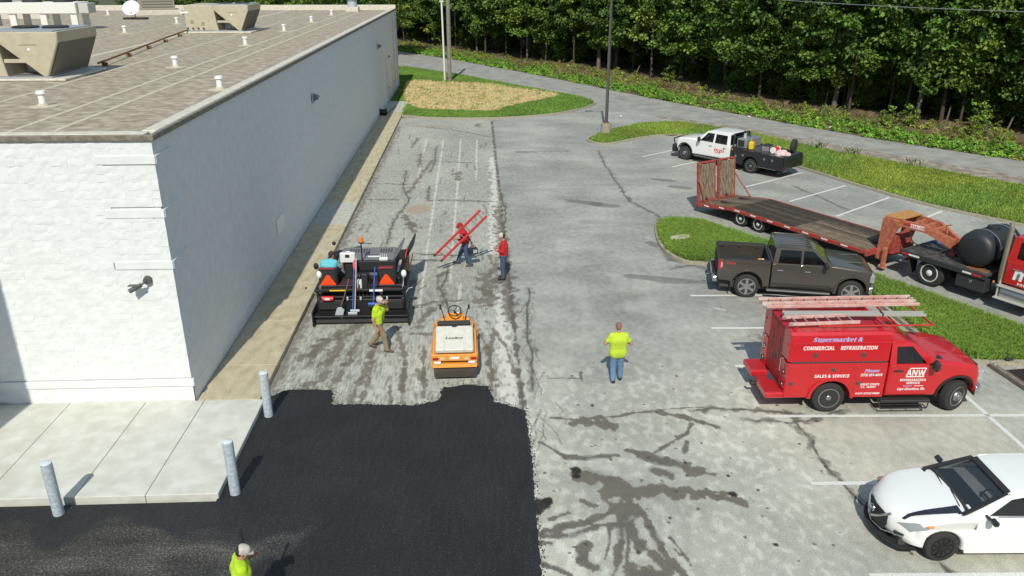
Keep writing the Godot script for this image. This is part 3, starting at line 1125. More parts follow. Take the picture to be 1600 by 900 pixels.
	part("coping", bx(V((SX - 62.0) / 2.0, 7.05, FZ + 0.02) + ox, V(62.0 + SX + 0.16, 0.14, 0.1), 0.012), cope, st, 20.0)
	part("coping", bx(V(SX + 0.03, 7.05, (FZ + BZ) / 2.0) + ox, V(0.1, 0.14, FZ - BZ - 0.06), 0.012), cope, st, 20.0)
	part("coping_cap", bx(V((SX - 62.0) / 2.0 - 0.1, 7.055, FZ - 0.22) + ox, V(62.0 + SX - 0.12, 0.15, 0.36), 0.02), cap_m, st, 20.0)
	part("coping_cap", bx(V(SX - 0.2, 7.056, (FZ + BZ) / 2.0 - 0.2) + ox, V(0.34, 0.15, FZ - BZ - 0.5), 0.02), cap_m, st, 20.0)
	part("parapet", bx(V((SX - 62.0) / 2.0, 7.15, BZ + 0.2) + ox, V(62.0 + SX + 0.1, 0.55, 0.42), 0.02), cap_m, st, 20.0)
	part("parapet", bx(V(-46.0, 7.14, -66.2) + ox, V(26.0, 0.4, 0.4), 0.02), cap_m, rf, 20.0)
	# far doors and downpipes in the side wall
	var grey := mat("shade_paint", lin(0.62, 0.63, 0.63), 0.6)  # even grey of doors, downpipes and conduit
	for d in [[-69.2, 1.0, 2.2], [-73.5, 1.9, 2.6]]:
		var dr := part("door", bx(V(SX + 0.015, d[2] / 2.0 + 0.14, d[0]) + ox, V(0.07, d[2], d[1]), 0.01), grey, st, 20.0)
		part("handle", bx(V(SX + 0.08, 1.15, d[0] - 0.3) + ox, V(0.06, 0.14, 0.05), 0.01), M.black_plastic, dr)
		part("frame", bx(V(SX + 0.02, d[2] + 0.2, d[0]) + ox, V(0.1, 0.09, d[1] + 0.16), 0.01), wall_m, dr)
	for zz in [-74.9, -77.6]:
		part("downpipe", mb().cyl(V(SX + 0.1, 0.2, zz) + ox, V(SX + 0.1, 6.75, zz) + ox, 0.05, -1, 10), grey, st)
	part("conduit", mb().cyl(V(SX + 0.06, 0.2, -68.0) + ox, V(SX + 0.06, 3.6, -68.0) + ox, 0.03, -1, 8), grey, st)
	part("paint_patch", bx(V(SX + 0.019, 1.7, -29.2) + ox, V(0.03, 0.55, 1.15), 0.005), mat("fresh_paint", lin(0.84, 0.84, 0.83), 0.5), st, 20.0)
	# lamps on the walls
	var k := 0
	for w in [[-37.2, 5.15, "grey wall lamp high on the side wall, nearer the camera"], [-63.0, 5.1, "grey wall lamp high on the side wall, near the far doors"], [-70.2, 3.65, "small dark lamp above the far side door"]]:
		var o := thing("wall_lamp", w[2], "lamp", V(SX + 0.03, w[1], w[0]))
		var big := 1.0 if k < 2 else 0.55
		part("back_plate", bx(V(0.03, 0, 0), V(0.06, 0.42, 0.36) * big, 0.012), M.steel_galv if k < 2 else M.black_plastic, o)
		part("hood", mb().prism([Vector2(0.05, 0.2), Vector2(0.3, 0.1), Vector2(0.3, 0.02), Vector2(0.05, -0.16)].map(func(p): return p * big), [[-0.17 * big, 0.02], [-0.16 * big, 0], [0.16 * big, 0], [0.17 * big, 0.02]]), mat("lamp_grey", lin(0.16, 0.17, 0.18), 0.5), o)
		part("lens", bx(V(0.2 * big, -0.05 * big, 0), V(0.14, 0.02, 0.24) * big), M.clear_lens, o)
		k += 1
	var cl := thing("security_camera", "dark grey security camera on a round mount high on the white front wall", "camera", V(-8.19, 3.55, FZ + 0.02))
	part("mount", mb().cyl(V(0, 0, 0), V(0, 0, 0.1), 0.11, 0.09, 16), mat("cam_grey", lin(0.09, 0.095, 0.1), 0.5), cl)
	part("arm", mb().tube([V(0, 0, 0.08), V(-0.05, -0.02, 0.17), V(-0.12, -0.08, 0.2)], 0.025), M.cam_grey, cl)
	var body := mb()
	body.cyl(V(-0.1, -0.06, 0.2), V(-0.38, -0.2, 0.26), 0.055, 0.06, 14)
	part("housing", body, M.cam_grey, cl)
	part("sun_shield", bx(V(-0.25, -0.06, 0.23), V(0.3, 0.015, 0.14), 0.005), M.cam_grey, cl)
	build_roof_things()

func hvac(label: String, at: Vector3, turn: float, sc: float, L: float) -> void:
	var o := thing("rooftop_unit", label, "air conditioner", at, turn, "rooftop air units")
	var tan := tri_mat("hvac_tan", noise_tex(61, 0.02, lin(0.44, 0.39, 0.29), lin(0.50, 0.45, 0.345), 256, 3), V(0.4, 0.4, 0.4), 0.5)
	var h := 1.5 * sc
	var w := 3.1 * sc
	var galv := mat("hvac_base", lin(0.42, 0.44, 0.45), 0.45, 0.5)
	part("curb", bx(V(-L / 2.0 + 0.1, 0.04, 0), V(L + 0.5, 0.08, w + 0.3), 0.02), cap_or("coping_top"), o)
	part("base_rail", bx(V(-L / 2.0 - 0.1, 0.1, 0), V(L - 0.1, 0.08, w + 0.04), 0.015), galv, o)
	# main cabinet: side outline with the raking front coil housing, one triangular and one trapezoid opening
	var y0 := 0.13
	part("cabinet", mb().prism([Vector2(-L, y0), Vector2(-1.65 * sc, y0), Vector2(-1.85 * sc, y0 + h), Vector2(-L, y0 + h)], [[-w / 2.0, 0.03], [-w / 2.0 + 0.03, 0], [w / 2.0 - 0.03, 0], [w / 2.0, 0.03]]), tan, o)
	part("coil_housing", mb().prism([Vector2(-0.42 * sc, y0), Vector2(-0.28 * sc, y0), Vector2(0.28 * sc, y0 + h * 0.8), Vector2(0.3 * sc, y0 + h), Vector2(-1.84 * sc, y0 + h), Vector2(-1.82 * sc, y0 + h * 0.8)], [[-w / 2.0, 0.03], [-w / 2.0 + 0.03, 0], [w / 2.0 - 0.03, 0], [w / 2.0, 0.03]]), tan, o)
	part("cross_rail", bx(V(-1.3 * sc, y0 + h * 0.36, w / 2.0 - 0.03), V(0.75 * sc, 0.13 * sc, 0.05), 0.01), tan, o)
	part("inner_plate", bx(V(-1.2 * sc, y0 + h * 0.4, 0), V(0.9 * sc, h * 0.8, w * 0.16)), galv, o)
	var coil := mb()
	coil.t = Transform3D(Basis(Vector3.BACK, -atan2(0.56 * sc, h * 0.8)), V(0.01 * sc, y0 + h * 0.4, 0))
	coil.box(V(0.016, 0, 0), V(0.02, h * 0.78, w - 0.24), 0.004)
	part("coil", coil, mat("coil_fin", lin(0.16, 0.145, 0.115), 0.8), o)
	part("top_frame", bx(V(-1.0 * sc, y0 + h + 0.02, 0), V(2.3 * sc, 0.04, w * 0.98), 0.01), galv, o)
	for k in 2:
		var x := (-0.45 - 1.05 * k) * sc
		part("fan_guard", mb().lathe(V(x, y0 + h + 0.04, 0), Vector3.UP, [Vector2(0.42 * sc, 0), Vector2(0.46 * sc, 0.04), Vector2(0.4 * sc, 0.07), Vector2(0.36 * sc, 0.03)], 20), mat("fan_black", lin(0.03, 0.03, 0.032), 0.7), o)
	for k in int((L - 1.9) / 0.82):
		part("access_panel", bx(V((-2.3 - k * 0.82) * sc, y0 + h * 0.5, w / 2.0 + 0.008), V(0.76 * sc, h * 0.92, 0.016), 0.004), tan, o)
	part("data_plate", bx(V(-2.55 * sc, y0 + 0.42 * sc, w / 2.0 + 0.02), V(0.22, 0.2, 0.01)), mat("plate_grey", lin(0.3, 0.27, 0.2), 0.6), o)
	part("data_plate", bx(V(-3.2 * sc, y0 + 0.55 * sc, w / 2.0 + 0.02), V(0.2, 0.2, 0.01)), M.plate_grey, o)
	part("seam", bx(V(-0.75 * sc, y0 + h * 0.72, w / 2.0 + 0.003), V(0.62 * sc, 0.03, 0.01)), M.plate_grey, o)
	part("maker_plate", mb().cyl(V(-0.75 * sc, y0 + h * 0.62, w / 2.0), V(-0.75 * sc, y0 + h * 0.62, w / 2.0 + 0.012), 0.05, -1, 10), M.white_plain, o)
	part("maker_plate", bx(V(-3.6 * sc, y0 + h * 0.72, w / 2.0 + 0.02), V(0.5, 0.11, 0.01)), M.white_plain, o)
	for k in 4:
		part("pipe_stub", mb().cyl(V((-3.5 + k * 0.32) * sc, y0 + 0.16 * sc, w / 2.0), V((-3.5 + k * 0.32) * sc, y0 + 0.16 * sc, w / 2.0 + 0.1), 0.045, -1, 8), M.black_plastic, o)

func cap_or(k: String) -> Material:
	return M[k]

func build_roof_things() -> void:
	var y := 6.993
	hvac("big tan rooftop air unit at the roof's near left, raking coil end", V(-14.72, y, -30.8), 0.0, 1.0, 6.0)
	hvac("tan rooftop air unit in the middle of the roof, beyond the rusty pipe", V(-13.9, y, -52.4), 0.0, 0.97, 3.5)
	# third unit far back: upright box
	var o := thing("rooftop_unit", "grey louvred rooftop air unit at the far parapet, cut by the picture's top", "air conditioner", V(-26.7, y, -71.6), deg_to_rad(25.0), "rooftop air units")
	part("curb", bx(V(0, 0.2, 0), V(3.6, 0.4, 3.0), 0.02), M.coping_top, o)
	part("cabinet", bx(V(0, 1.6, 0), V(2.7, 2.4, 2.1), 0.03), mat("hvac_grey", lin(0.3, 0.27, 0.22), 0.6), o)
	for k in 9:
		part("louvre", bx(V(0, 0.65 + k * 0.22, 1.07), V(2.4, 0.09, 0.05), 0.01), mat("louvre_grey", lin(0.2, 0.185, 0.155), 0.6), o)
	for k in 9:
		part("louvre", bx(V(1.37, 0.65 + k * 0.22, 0), V(0.05, 0.09, 1.8), 0.01), M.louvre_grey, o)
	# open condenser frame with a row of fans
	o = thing("condenser_frame", "white condenser on legs with a row of black fans on top", "condenser", V(-25.1, y, -54.9), deg_to_rad(2.0))
	var wm: Material = mat("condenser_white", lin(0.72, 0.72, 0.68), 0.5)
	part("tank", bx(V(-7.0, 1.3, 0), V(14.0, 0.66, 2.1), 0.03), wm, o)
	for k in 7:
		var x := -0.25 - k * 1.85
		for s in [-1, 1]:
			part("leg", bx(V(x, 0.5, s * 0.85), V(0.4, 1.0, 0.22), 0.02), wm, o)
		part("fan_shroud", mb().cyl(V(x - 0.9, 1.63, 0), V(x - 0.9, 1.85, 0), 0.58, 0.56, 20), mat("fan_black", lin(0.02, 0.02, 0.022), 0.7), o)
		part("fan_motor", mb().cyl(V(x - 0.9, 1.85, 0), V(x - 0.9, 2.05, 0), 0.18, 0.16, 12), M.fan_black, o)
	part("control_box", bx(V(0.35, 1.28, 0.2), V(0.6, 0.6, 1.2), 0.02), mat("hvac_pale", lin(0.5, 0.5, 0.47), 0.5), o)
	part("foot_rail", bx(V(-7.0, 0.04, 0), V(14.6, 0.08, 2.2), 0.01), M.coping_top, o)
	# dish
	o = thing("satellite_dish", "white satellite dish on a low roof mount near the far parapet", "satellite dish", V(-25.9, y - 0.2, -65.0))
	part("mount", mb().cyl(V(0, 0, 0), V(0, 0.85, 0), 0.045, -1, 8), M.steel_galv, o)
	var dish := mb()
	dish.t = Transform3D(Basis(Vector3.RIGHT, deg_to_rad(55.0)) * Basis(), V(-0.15, 0.95, 0.1))
	dish.lathe(Vector3.ZERO, Vector3.UP, [Vector2(0.02, 0.0), Vector2(0.35, 0.04), Vector2(0.62, 0.14), Vector2(0.63, 0.16), Vector2(0.35, 0.06), Vector2(0.02, 0.02)], 24)
	part("reflector", dish, M.white_plain, o)
	part("feed_arm", mb().tube([V(-0.15, 0.5, 0.2), V(-0.15, 0.85, 0.75), V(-0.15, 1.15, 0.6)], 0.03), M.steel_galv, o)
	part("ballast_tray", bx(V(0, 0.27, 0), V(1.7, 0.12, 0.7), 0.02), M.black_plastic, o)
	# pipe vents
	var vp := [[-12.41, -23.6, "white roof vent pipe nearest the front edge of the roof"], [-8.35, -26.75, "white roof vent pipe standing at the side edge of the roof"], [-11.95, -33.1, "second white roof vent pipe from the front, between two seams"], [-11.7, -42.5, "third white roof vent pipe from the front, between two seams"], [-11.86, -52.0, "fourth white roof vent pipe from the front, right of the middle air unit"], [-11.8, -60.5, "fifth white roof vent pipe from the front"], [-11.86, -69.4, "white roof vent pipe farthest back, near the metal stack"], [-30.15, -70.2, "small white roof vent pipe left of the satellite dish"], [-20.93, -59.5, "small white roof vent pipe behind the rusty pipe"], [-21.06, -50.9, "small white roof vent pipe before the rusty pipe"]]
	for q in vp:
		var p := thing("vent_pipe", q[2], "vent pipe", V(q[0], y, q[1]), 0, "roof vent pipes")
		part("pipe", mb().cyl(Vector3.ZERO, V(0, 0.38, 0), 0.1, 0.095, 14), M.white_plain, p)
		part("cap", mb().cyl(V(0, 0.36, 0), V(0, 0.44, 0), 0.14, 0.12, 14), M.white_plain, p)
		part("flashing", mb().lathe(Vector3.ZERO, Vector3.UP, [Vector2(0.4, 0.002), Vector2(0.4, 0.012), Vector2(0.16, 0.03), Vector2(0.11, 0.1)], 18), M.roof_seam, p)
	o = thing("exhaust_stack", "short round galvanised exhaust stack by the far parapet", "exhaust stack", V(-11.0, y, -75.5))
	part("curb", bx(V(0, 0.2, 0), V(1.1, 0.4, 1.1), 0.02), M.coping_top, o)
	part("shaft", mb().cyl(V(0, 0.4, 0), V(0, 1.0, 0), 0.42, -1, 20), M.steel_galv, o)
	part("cap", mb().lathe(V(0, 1.0, 0), Vector3.UP, [Vector2(0.55, 0), Vector2(0.58, 0.5), Vector2(0.5, 0.56), Vector2(0.2, 0.62)], 20), M.steel_galv, o)
	# rusty gas line
	o = thing("gas_pipe", "rusty gas pipe running across the roof between two tan air units", "pipe", V(-14.9, y - 0.15, -33.0))
	var rust := tri_mat("rust", noise_tex(62, 0.06, lin(0.10, 0.045, 0.02), lin(0.30, 0.13, 0.055), 256, 4), V(0.8, 0.8, 0.8), 0.9)
	part("run", mb().tube([V(0, 0.34, 0), V(-0.4, 0.34, -3.0), V(-1.4, 0.34, -10.0), V(-2.4, 0.32, -17.0), V(-2.6, 0.34, -19.6)], 0.04, 8), rust, o)
	for k in 6:
		var f := k / 5.0
		part("support_block", bx(V(-0.1 - 2.45 * f, 0.22, -0.8 - 18.2 * f), V(0.22, 0.14, 0.1), 0.02), rust, o)
# ---------------------------------------------------------------- plants
func leaf_mesh(lv: PackedVector3Array, lc: PackedColorArray) -> ArrayMesh:
	var arr := []
	arr.resize(Mesh.ARRAY_MAX)
	arr[Mesh.ARRAY_VERTEX] = lv
	arr[Mesh.ARRAY_COLOR] = lc
	var am := ArrayMesh.new()
	am.add_surface_from_arrays(Mesh.PRIMITIVE_TRIANGLES, arr)
	return am

func add_leaf(lv: PackedVector3Array, lc: PackedColorArray, p: Vector3, out: Vector3, r: RandomNumberGenerator, s: float, col: Color) -> void:
	var d := (out + Vector3(r.randfn(), r.randfn() - 0.35, r.randfn()) * 0.75).normalized()
	var side := d.cross(Vector3(r.randfn(), r.randfn() + 1.6, r.randfn())).normalized()
	if side.length_squared() < 0.1:
		side = Vector3.RIGHT
	var nrm := side.cross(d) * s * 0.16
	var a := p - d * s * 0.5
	var c := p + d * s * 0.5
	var b := p + side * s * 0.36 + nrm
	var e := p - side * s * 0.36 + nrm
	lv.append(a); lv.append(b); lv.append(c)
	lv.append(a); lv.append(c); lv.append(e)
	for k in 6:
		lc.append(col)

# crown from yb to yt, made of many leaf sprays
func crown_mesh(sd: int, yb: float, yt: float, rad: float, sprays: int, per: int, size: float, hue: int) -> ArrayMesh:
	var r := RandomNumberGenerator.new()
	r.seed = sd
	var lv := PackedVector3Array()
	var lc := PackedColorArray()
	var base: Color = [Color(0.10, 0.20, 0.031), Color(0.145, 0.25, 0.038), Color(0.070, 0.158, 0.034), Color(0.18, 0.28, 0.046)][hue]
	for k in sprays:
		var f := pow(r.randf(), 0.8)
		var y := lerpf(yb, yt, f)
		var rr := rad * (0.45 + 0.55 * sin(PI * clampf(0.18 + f * 0.72, 0, 1))) * sqrt(r.randf_range(0.06, 1.0))
		var a := r.randf() * TAU
		var c := V(cos(a) * rr, y + r.randf_range(-0.3, 0.3), sin(a) * rr)
		var br := r.randf_range(0.45, 1.25) * minf(1.0, rad / 2.2)
		var tint := r.randf_range(0.6, 1.5)
		var yel := r.randf_range(0.0, 0.35)
		for q in per:
			var d := Vector3(r.randfn(), r.randfn(), r.randfn()).normalized()
			d.y *= 0.55
			var p := c + d * br * pow(r.randf(), 0.4)
			var t := tint * r.randf_range(0.8, 1.2)
			add_leaf(lv, lc, p, (d + V(cos(a), 0.1, sin(a)) * 0.5), r, size * r.randf_range(0.7, 1.25), Color(base.r * t * (1.0 + yel), base.g * t, base.b * t))
	return leaf_mesh(lv, lc)

func trunk_mesh(sd: int, h: float, rad: float, lean: float) -> ArrayMesh:
	var r := RandomNumberGenerator.new()
	r.seed = sd
	var b := mb()
	var pts := []
	var rs := []
	var off := Vector3.ZERO
	for k in 8:
		var f := k / 7.0
		off += V(r.randf_range(-0.11, 0.11) + lean * 0.14, 0, r.randf_range(-0.11, 0.11))
		pts.append(V(0, h * f - 0.1, 0) + off * (1.0 if k else 0.0))
		rs.append(rad * (1.25 if k == 0 else lerpf(1.0, 0.35, f)))
	b.tube(pts, rs, 8)
	for k in 7:
		var i := 2 + k % 5
		var a := r.randf() * TAU
		var s: Vector3 = pts[i]
		var l := r.randf_range(0.9, 2.4)
		b.tube([s, s + V(cos(a) * l * 0.5, l * 0.3, sin(a) * l * 0.5), s + V(cos(a) * l, l * 0.75, sin(a) * l)], [rad * 0.3, rad * 0.18, 0.012], 5)
	return b.mesh(60.0)

func scatter(called: String, am: Mesh, m: Material, xf: Array, cols: Array, label: String, cat: String) -> MultiMeshInstance3D:
	var mm := MultiMesh.new()
	mm.transform_format = MultiMesh.TRANSFORM_3D
	mm.use_colors = true
	mm.mesh = am
	mm.instance_count = xf.size()
	for i in xf.size():
		mm.set_instance_transform(i, xf[i])
		mm.set_instance_color(i, cols[i])
	var o := MultiMeshInstance3D.new()
	o.multimesh = mm
	o.material_override = m
	o.name = numbered(called)
	add_child(o)
	tag(o, label, cat, "", "stuff")
	return o

func tuft_mesh(sd: int, n: int, h: float, spread: float, wid: float) -> ArrayMesh:
	var r := RandomNumberGenerator.new()
	r.seed = sd
	var lv := PackedVector3Array()
	var lc := PackedColorArray()
	for k in n:
		var a := r.randf() * TAU
		var p := V(cos(a), 0, sin(a)) * spread * sqrt(r.randf())
		var d := V(r.randfn() * 0.35, 1.0, r.randfn() * 0.35).normalized() * h * r.randf_range(0.55, 1.2)
		var s := V(r.randfn(), 0, r.randfn()).normalized() * wid
		var bend := V(r.randfn(), -0.15, r.randfn()) * h * 0.3
		var c := Color(1, 1, 1) * r.randf_range(0.75, 1.25)
		lv.append(p - s); lv.append(p + s); lv.append(p + d * 0.6 + bend * 0.2 + s * 0.6)
		lv.append(p - s); lv.append(p + d * 0.6 + bend * 0.2 + s * 0.6); lv.append(p + d + bend)
		for q in 6:
			lc.append(c)
	return leaf_mesh(lv, lc)

const ORD := ["first", "second", "third", "fourth", "fifth", "sixth", "seventh", "eighth", "ninth", "tenth", "eleventh", "twelfth", "thirteenth", "fourteenth", "fifteenth", "sixteenth", "seventeenth", "eighteenth", "nineteenth", "twentieth", "twenty-first", "twenty-second", "twenty-third", "twenty-fourth", "twenty-fifth", "twenty-sixth", "twenty-seventh", "twenty-eighth", "twenty-ninth"]

func build_plants() -> void:
	var leaf := mat("leaf", Color.WHITE, 0.6)
	leaf.vertex_color_use_as_albedo = true
	leaf.backlight_enabled = true
	leaf.backlight = Color(0.42, 0.5, 0.2)
	var grassm := mat("grass_blade", Color.WHITE, 0.7)
	grassm.vertex_color_use_as_albedo = true
	grassm.backlight_enabled = true
	grassm.backlight = Color(0.3, 0.35, 0.15)
	var bark := tri_mat("bark", noise_tex(71, 0.05, lin(0.03, 0.023, 0.017), lin(0.12, 0.095, 0.07), 256, 5, lin(0.065, 0.052, 0.038)), V(2.0, 0.5, 2.0), 0.95, null, 1.0, false)
	var pale := tri_mat("bark_pale", noise_tex(72, 0.05, lin(0.08, 0.068, 0.052), lin(0.21, 0.18, 0.14), 256, 5), V(2.0, 0.5, 2.0), 0.95, null, 1.0, false)
	var crowns := []
	for k in 7:
		crowns.append(crown_mesh(300 + k, [2.9, 3.6, 4.6, 3.2, 4.0, 2.6, 4.9][k], 13.5, 2.9 + 0.35 * (k % 3), 92, 56, 0.34, [0, 1, 2, 0, 3, 0, 1][k]))
	var trunks := []
	for k in 5:
		trunks.append(trunk_mesh(400 + k, 13.0, 0.2, [0.0, 0.25, -0.2, 0.1, 0.0][k]))
	var spots := [[-11.1, -127.3, 0.12], [-7.1, -123.9, 0.10], [-3.0, -116.8, 0.12], [0.0, -110.3, 0.16], [1.1, -109.5, 0.16], [3.7, -106.1, 0.10], [5.5, -103.0, 0.10], [6.2, -102.2, 0.14], [8.3, -99.9, 0.12], [11.2, -95.1, 0.14], [13.7, -92.5, 0.28], [15.4, -91.8, 0.14], [17.1, -89.4, 0.12], [18.3, -85.5, 0.16], [21.0, -83.8, 0.30], [23.2, -80.7, 0.14], [24.1, -77.9, 0.38], [25.4, -76.1, 0.12], [26.6, -70.5, 0.14], [28.0, -70.0, 0.18], [29.1, -64.8, 0.26], [30.5, -65.4, 0.28], [31.7, -64.7, 0.10], [32.8, -60.5, 0.16], [33.3, -59.6, 0.22], [34.4, -58.2, 0.18], [35.5, -57.6, 0.12], [37.8, -57.5, 0.34], [38.9, -56.0, 0.20]]
	for i in spots.size():
		var s = spots[i]
		var look: String = "thick-trunked" if s[2] > 0.25 else ("slender" if s[2] < 0.13 else "tall")
		var t := thing("deciduous_tree", "%s leafy tree on the wood's edge, %s trunk along it counted from the building" % [look, ORD[i]], "tree", V(s[0], 0, s[1]), 0.0, "trees along the edge of the wood")
		var tr := put("trunk", trunks[i % 5], pale if i in [3, 7, 10, 13, 20, 21, 24] else bark, t)
		tr.scale = V(s[2] / 0.27, 1, s[2] / 0.27)
		tr.rotation.y = i * 1.7
		var cr := put("crown", crowns[(i * 3) % 7], leaf, t)
		cr.rotation.y = i * 2.3
		var k := 0.8 + 0.09 * (i * 5 % 4)
		cr.scale = V(k, 0.92 + 0.07 * (i % 3), k)
		cr.position = V(rng.randf_range(-0.5, 0.5), -0.2, rng.randf_range(-0.8, 0.2))
	# the mass of the wood behind that edge
	var wood := curve2(M.wood, 6)
	var xt := []
	var xc := []
	var ct := []
	var cc := []
	for row in 7:
		for i in wood.size() - 1:
			var a: Vector2 = wood[i]
			var b: Vector2 = wood[i + 1]
			var n := maxi(1, int(a.distance_to(b) / 3.0))
			for k in n:
				var p := a.lerp(b, (k + rng.randf()) / n)
				if p.x > 62.0 or p.x < -75.0:
					continue
				var nn := Vector2(-(b - a).y, (b - a).x).normalized()
				if nn.dot(Vector2(1, -1)) < 0:
					nn = -nn
				p += nn * (1.6 + row * 2.4 + rng.randf_range(-0.9, 0.9))
				var s := rng.randf_range(0.75, 1.15)
				var bs := Basis(Vector3.UP, rng.randf() * TAU)
				xc.append(Transform3D(bs * Basis.from_scale(V(s, s * 0.95, s)), V(p.x, rng.randf_range(-0.4, 1.0) - 0.4 * row, p.y)))
				cc.append(Color(1, 1, 1) * rng.randf_range(0.75, 1.1))
				var tr := rng.randf_range(0.35, 0.8)
				if rng.randf() < 0.5:
					continue
				xt.append(Transform3D(bs * Basis.from_scale(V(tr, 1, tr)), V(p.x, 0, p.y)))
				ct.append(Color.WHITE)
	for v in 3:
		var xs := []
		var cs := []
		for i in range(v, xc.size(), 3):
			xs.append(xc[i])
			cs.append(cc[i])
		scatter("woodland_foliage", crowns[[0, 2, 5][v]], leaf, xs, cs, "dense shaded foliage of the wood behind its front row of trees", "foliage")
	scatter("woodland_trunks", trunks[0], bark, xt, ct, "dark trunks deep in the wood behind its front row of trees", "trunks")
	# understorey sprays low in the wood edge
	var bush := crown_mesh(350, 0.15, 1.7, 0.9, 22, 34, 0.2, 1)
	var bush2 := crown_mesh(351, 0.2, 3.0, 1.2, 34, 34, 0.22, 0)
	var xs1 := []
	var cs1 := []
	for i in wood.size() - 1:
		var a: Vector2 = wood[i]
		var b: Vector2 = wood[i + 1]
		for k in 5:
			var p := a.lerp(b, rng.randf())
			if p.x > 60.0 or p.x < -60.0:
				continue
			p += Vector2(0.8, -0.6) * rng.randf_range(2.5, 12.0)
			xs1.append(Transform3D(Basis(Vector3.UP, rng.randf() * TAU) * Basis.from_scale(Vector3.ONE * rng.randf_range(0.5, 1.2)), V(p.x, 0, p.y)))
			cs1.append(Color(1, 1, 1) * rng.randf_range(0.6, 1.0))
	scatter("undergrowth", bush2, leaf, xs1, cs1, "dark undergrowth on the shaded floor of the wood", "undergrowth")
	# saplings and shrubs at the edge
	var sap := [[-6.2, -122.0, 1.5, "bright green sapling at the wood's edge left of the white pole"], [24.6, -84.0, 1.3, "bright sapling between two trunks, behind the white flatbed truck"], [19.2, -81.0, 0.8, "low shrub at the wood's edge right of the light pole"], [31.2, -56.6, 0.75, "pale green shrub at the wood's edge, above the trailer neck"], [35.6, -55.6, 0.9, "rounded bright shrub before the wood at the far right"], [29.6, -56.9, 0.7, "leafy shrub on the bank above the black tank"], [34.0, -52.9, 0.7, "dense green shrub on the brown bank, far right"], [38.5, -53.0, 1.3, "sapling at the right end of the wood's edge"]]
	var young := crown_mesh(352, 0.7, 2.6, 0.85, 26, 34, 0.2, 3)
	for s in sap:
		var t := thing("shrub", s[3], "shrub", V(s[0], 0, s[1]), rng.randf() * 6.0, "shrubs at the wood's edge")
		var tk := put("stem", trunks[2], bark, t)
		tk.scale = V(0.16, 0.14 * s[2], 0.16)
		var cr := put("crown", young if s[2] > 1.0 else bush, leaf, t)
		cr.scale = Vector3.ONE * s[2]
	# weeds and dead brush on the bank
	var bank := PackedVector2Array()
	var fe := curve2(M.far_e, 4)
	fe.reverse()
	for p in fe:
		bank.append(p)
	for p in wood:
		bank.append(p)
	var weed := crown_mesh(353, 0.03, 0.32, 0.42, 9, 13, 0.14, 3)
	var brush := tuft_mesh(354, 26, 0.5, 0.4, 0.012)
	var xw := []
	var cw := []
	var xb := []
	var cb := []
	var fep := PackedVector2Array(fe)
	var patch := FastNoiseLite.new()
	patch.seed = 9
	patch.frequency = 0.16
	for k in 26000:
		var p := Vector2(rng.randf_range(-30, 46), rng.randf_range(-140, -36))
		if not inside(p, bank):
			continue
		var d := 1e9
		for i in fep.size() - 1:
			d = minf(d, p.distance_to(Geometry2D.get_closest_point_to_segment(p, fep[i], fep[i + 1])))
		var green := d < 3.1 + patch.get_noise_2d(p.x, p.y) * 4.0
		var sc := rng.randf_range(0.5, 1.25)
		var xf := Transform3D(Basis(Vector3.UP, rng.randf() * TAU) * Basis.from_scale(V(sc, sc * rng.randf_range(0.6, 1.2), sc)), V(p.x, -0.03, p.y))
		if green and rng.randf() < 0.9:
			xw.append(xf)
			var t := rng.randf_range(0.7, 1.25)
			cw.append(Color(t * rng.randf_range(0.7, 1.05), t * 1.15, t * 0.8))
		elif rng.randf() < 0.2:
			xb.append(xf)
			var t := rng.randf_range(0.5, 1.2)
			cb.append(Color(0.25 * t, 0.18 * t, 0.095 * t) if rng.randf() < 0.6 else Color(0.17 * t, 0.22 * t, 0.05 * t))
		elif rng.randf() < 0.3:
			xw.append(xf)
			cw.append(Color(1.2, 1.0, 0.9) * rng.randf_range(0.7, 1.1))
	scatter("weeds", weed, leaf, xw, cw, "bright green weeds growing along the far side of the road", "weeds")
	scatter("dead_brush", brush, grassm, xb, cb, "brown dead brush on the bank below the wood", "brush")
	# lawn
	var straw := PackedVector2Array(curve2(v2([[-6.6, -72.6], [-5.9, -67.5], [-4.47, -64.9], [-2.39, -64.1], [1.17, -63.7], [2.6, -65.9], [5.2, -68.8], [7.3, -72.3], [4.42, -75.4], [0.86, -79.2], [-2.92, -80.4], [-6.8, -81.5]]), 4, true))
	var tuft := tuft_mesh(360, 16, 0.13, 0.16, 0.011)
	var tuft2 := tuft_mesh(361, 20, 0.2, 0.17, 0.012)
	for bed in [["middle", 11000, 0.03], ["verge", 15000, 0.08], ["straw", 9000, 0.0]]:
		var pl: PackedVector2Array = Geometry2D.offset_polygon(PackedVector2Array(M.beds[bed[0]]), -0.16)[0]
		var lo := Vector2(1e9, 1e9)
		var hi := -lo
		for p in pl:
			lo = lo.min(p)
			hi = hi.max(p)
		lo.x = maxf(lo.x, -8.5)
		hi = hi.min(Vector2(34, -15))
		var xs := []
		var cs := []
		var tries := 0
		while xs.size() < bed[1] and tries < 90000:
			tries += 1
			var p := Vector2(rng.randf_range(lo.x, hi.x), rng.randf_range(lo.y, hi.y))
			if not inside(p, pl):
				continue
			if bed[0] == "straw" and inside(p, straw) and rng.randf() < 0.97 - (0.25 if patch.get_noise_2d(p.x * 4.0, p.y * 4.0) > 0.2 else 0.0):
				continue
			var s := rng.randf_range(0.7, 1.4)
			xs.append(Transform3D(Basis(Vector3.UP, rng.randf() * TAU) * Basis.from_scale(Vector3.ONE * s), V(p.x, 0.1, p.y)))
			var t := rng.randf_range(0.75, 1.2) * (1.0 + 0.35 * patch.get_noise_2d(p.x * 1.5, p.y * 1.5))
			var y: float = clampf(0.5 + 1.6 * patch.get_noise_2d(p.x * 0.7 + 50.0, p.y * 0.7), 0.0, 1.0) * bed[2] * 8.0
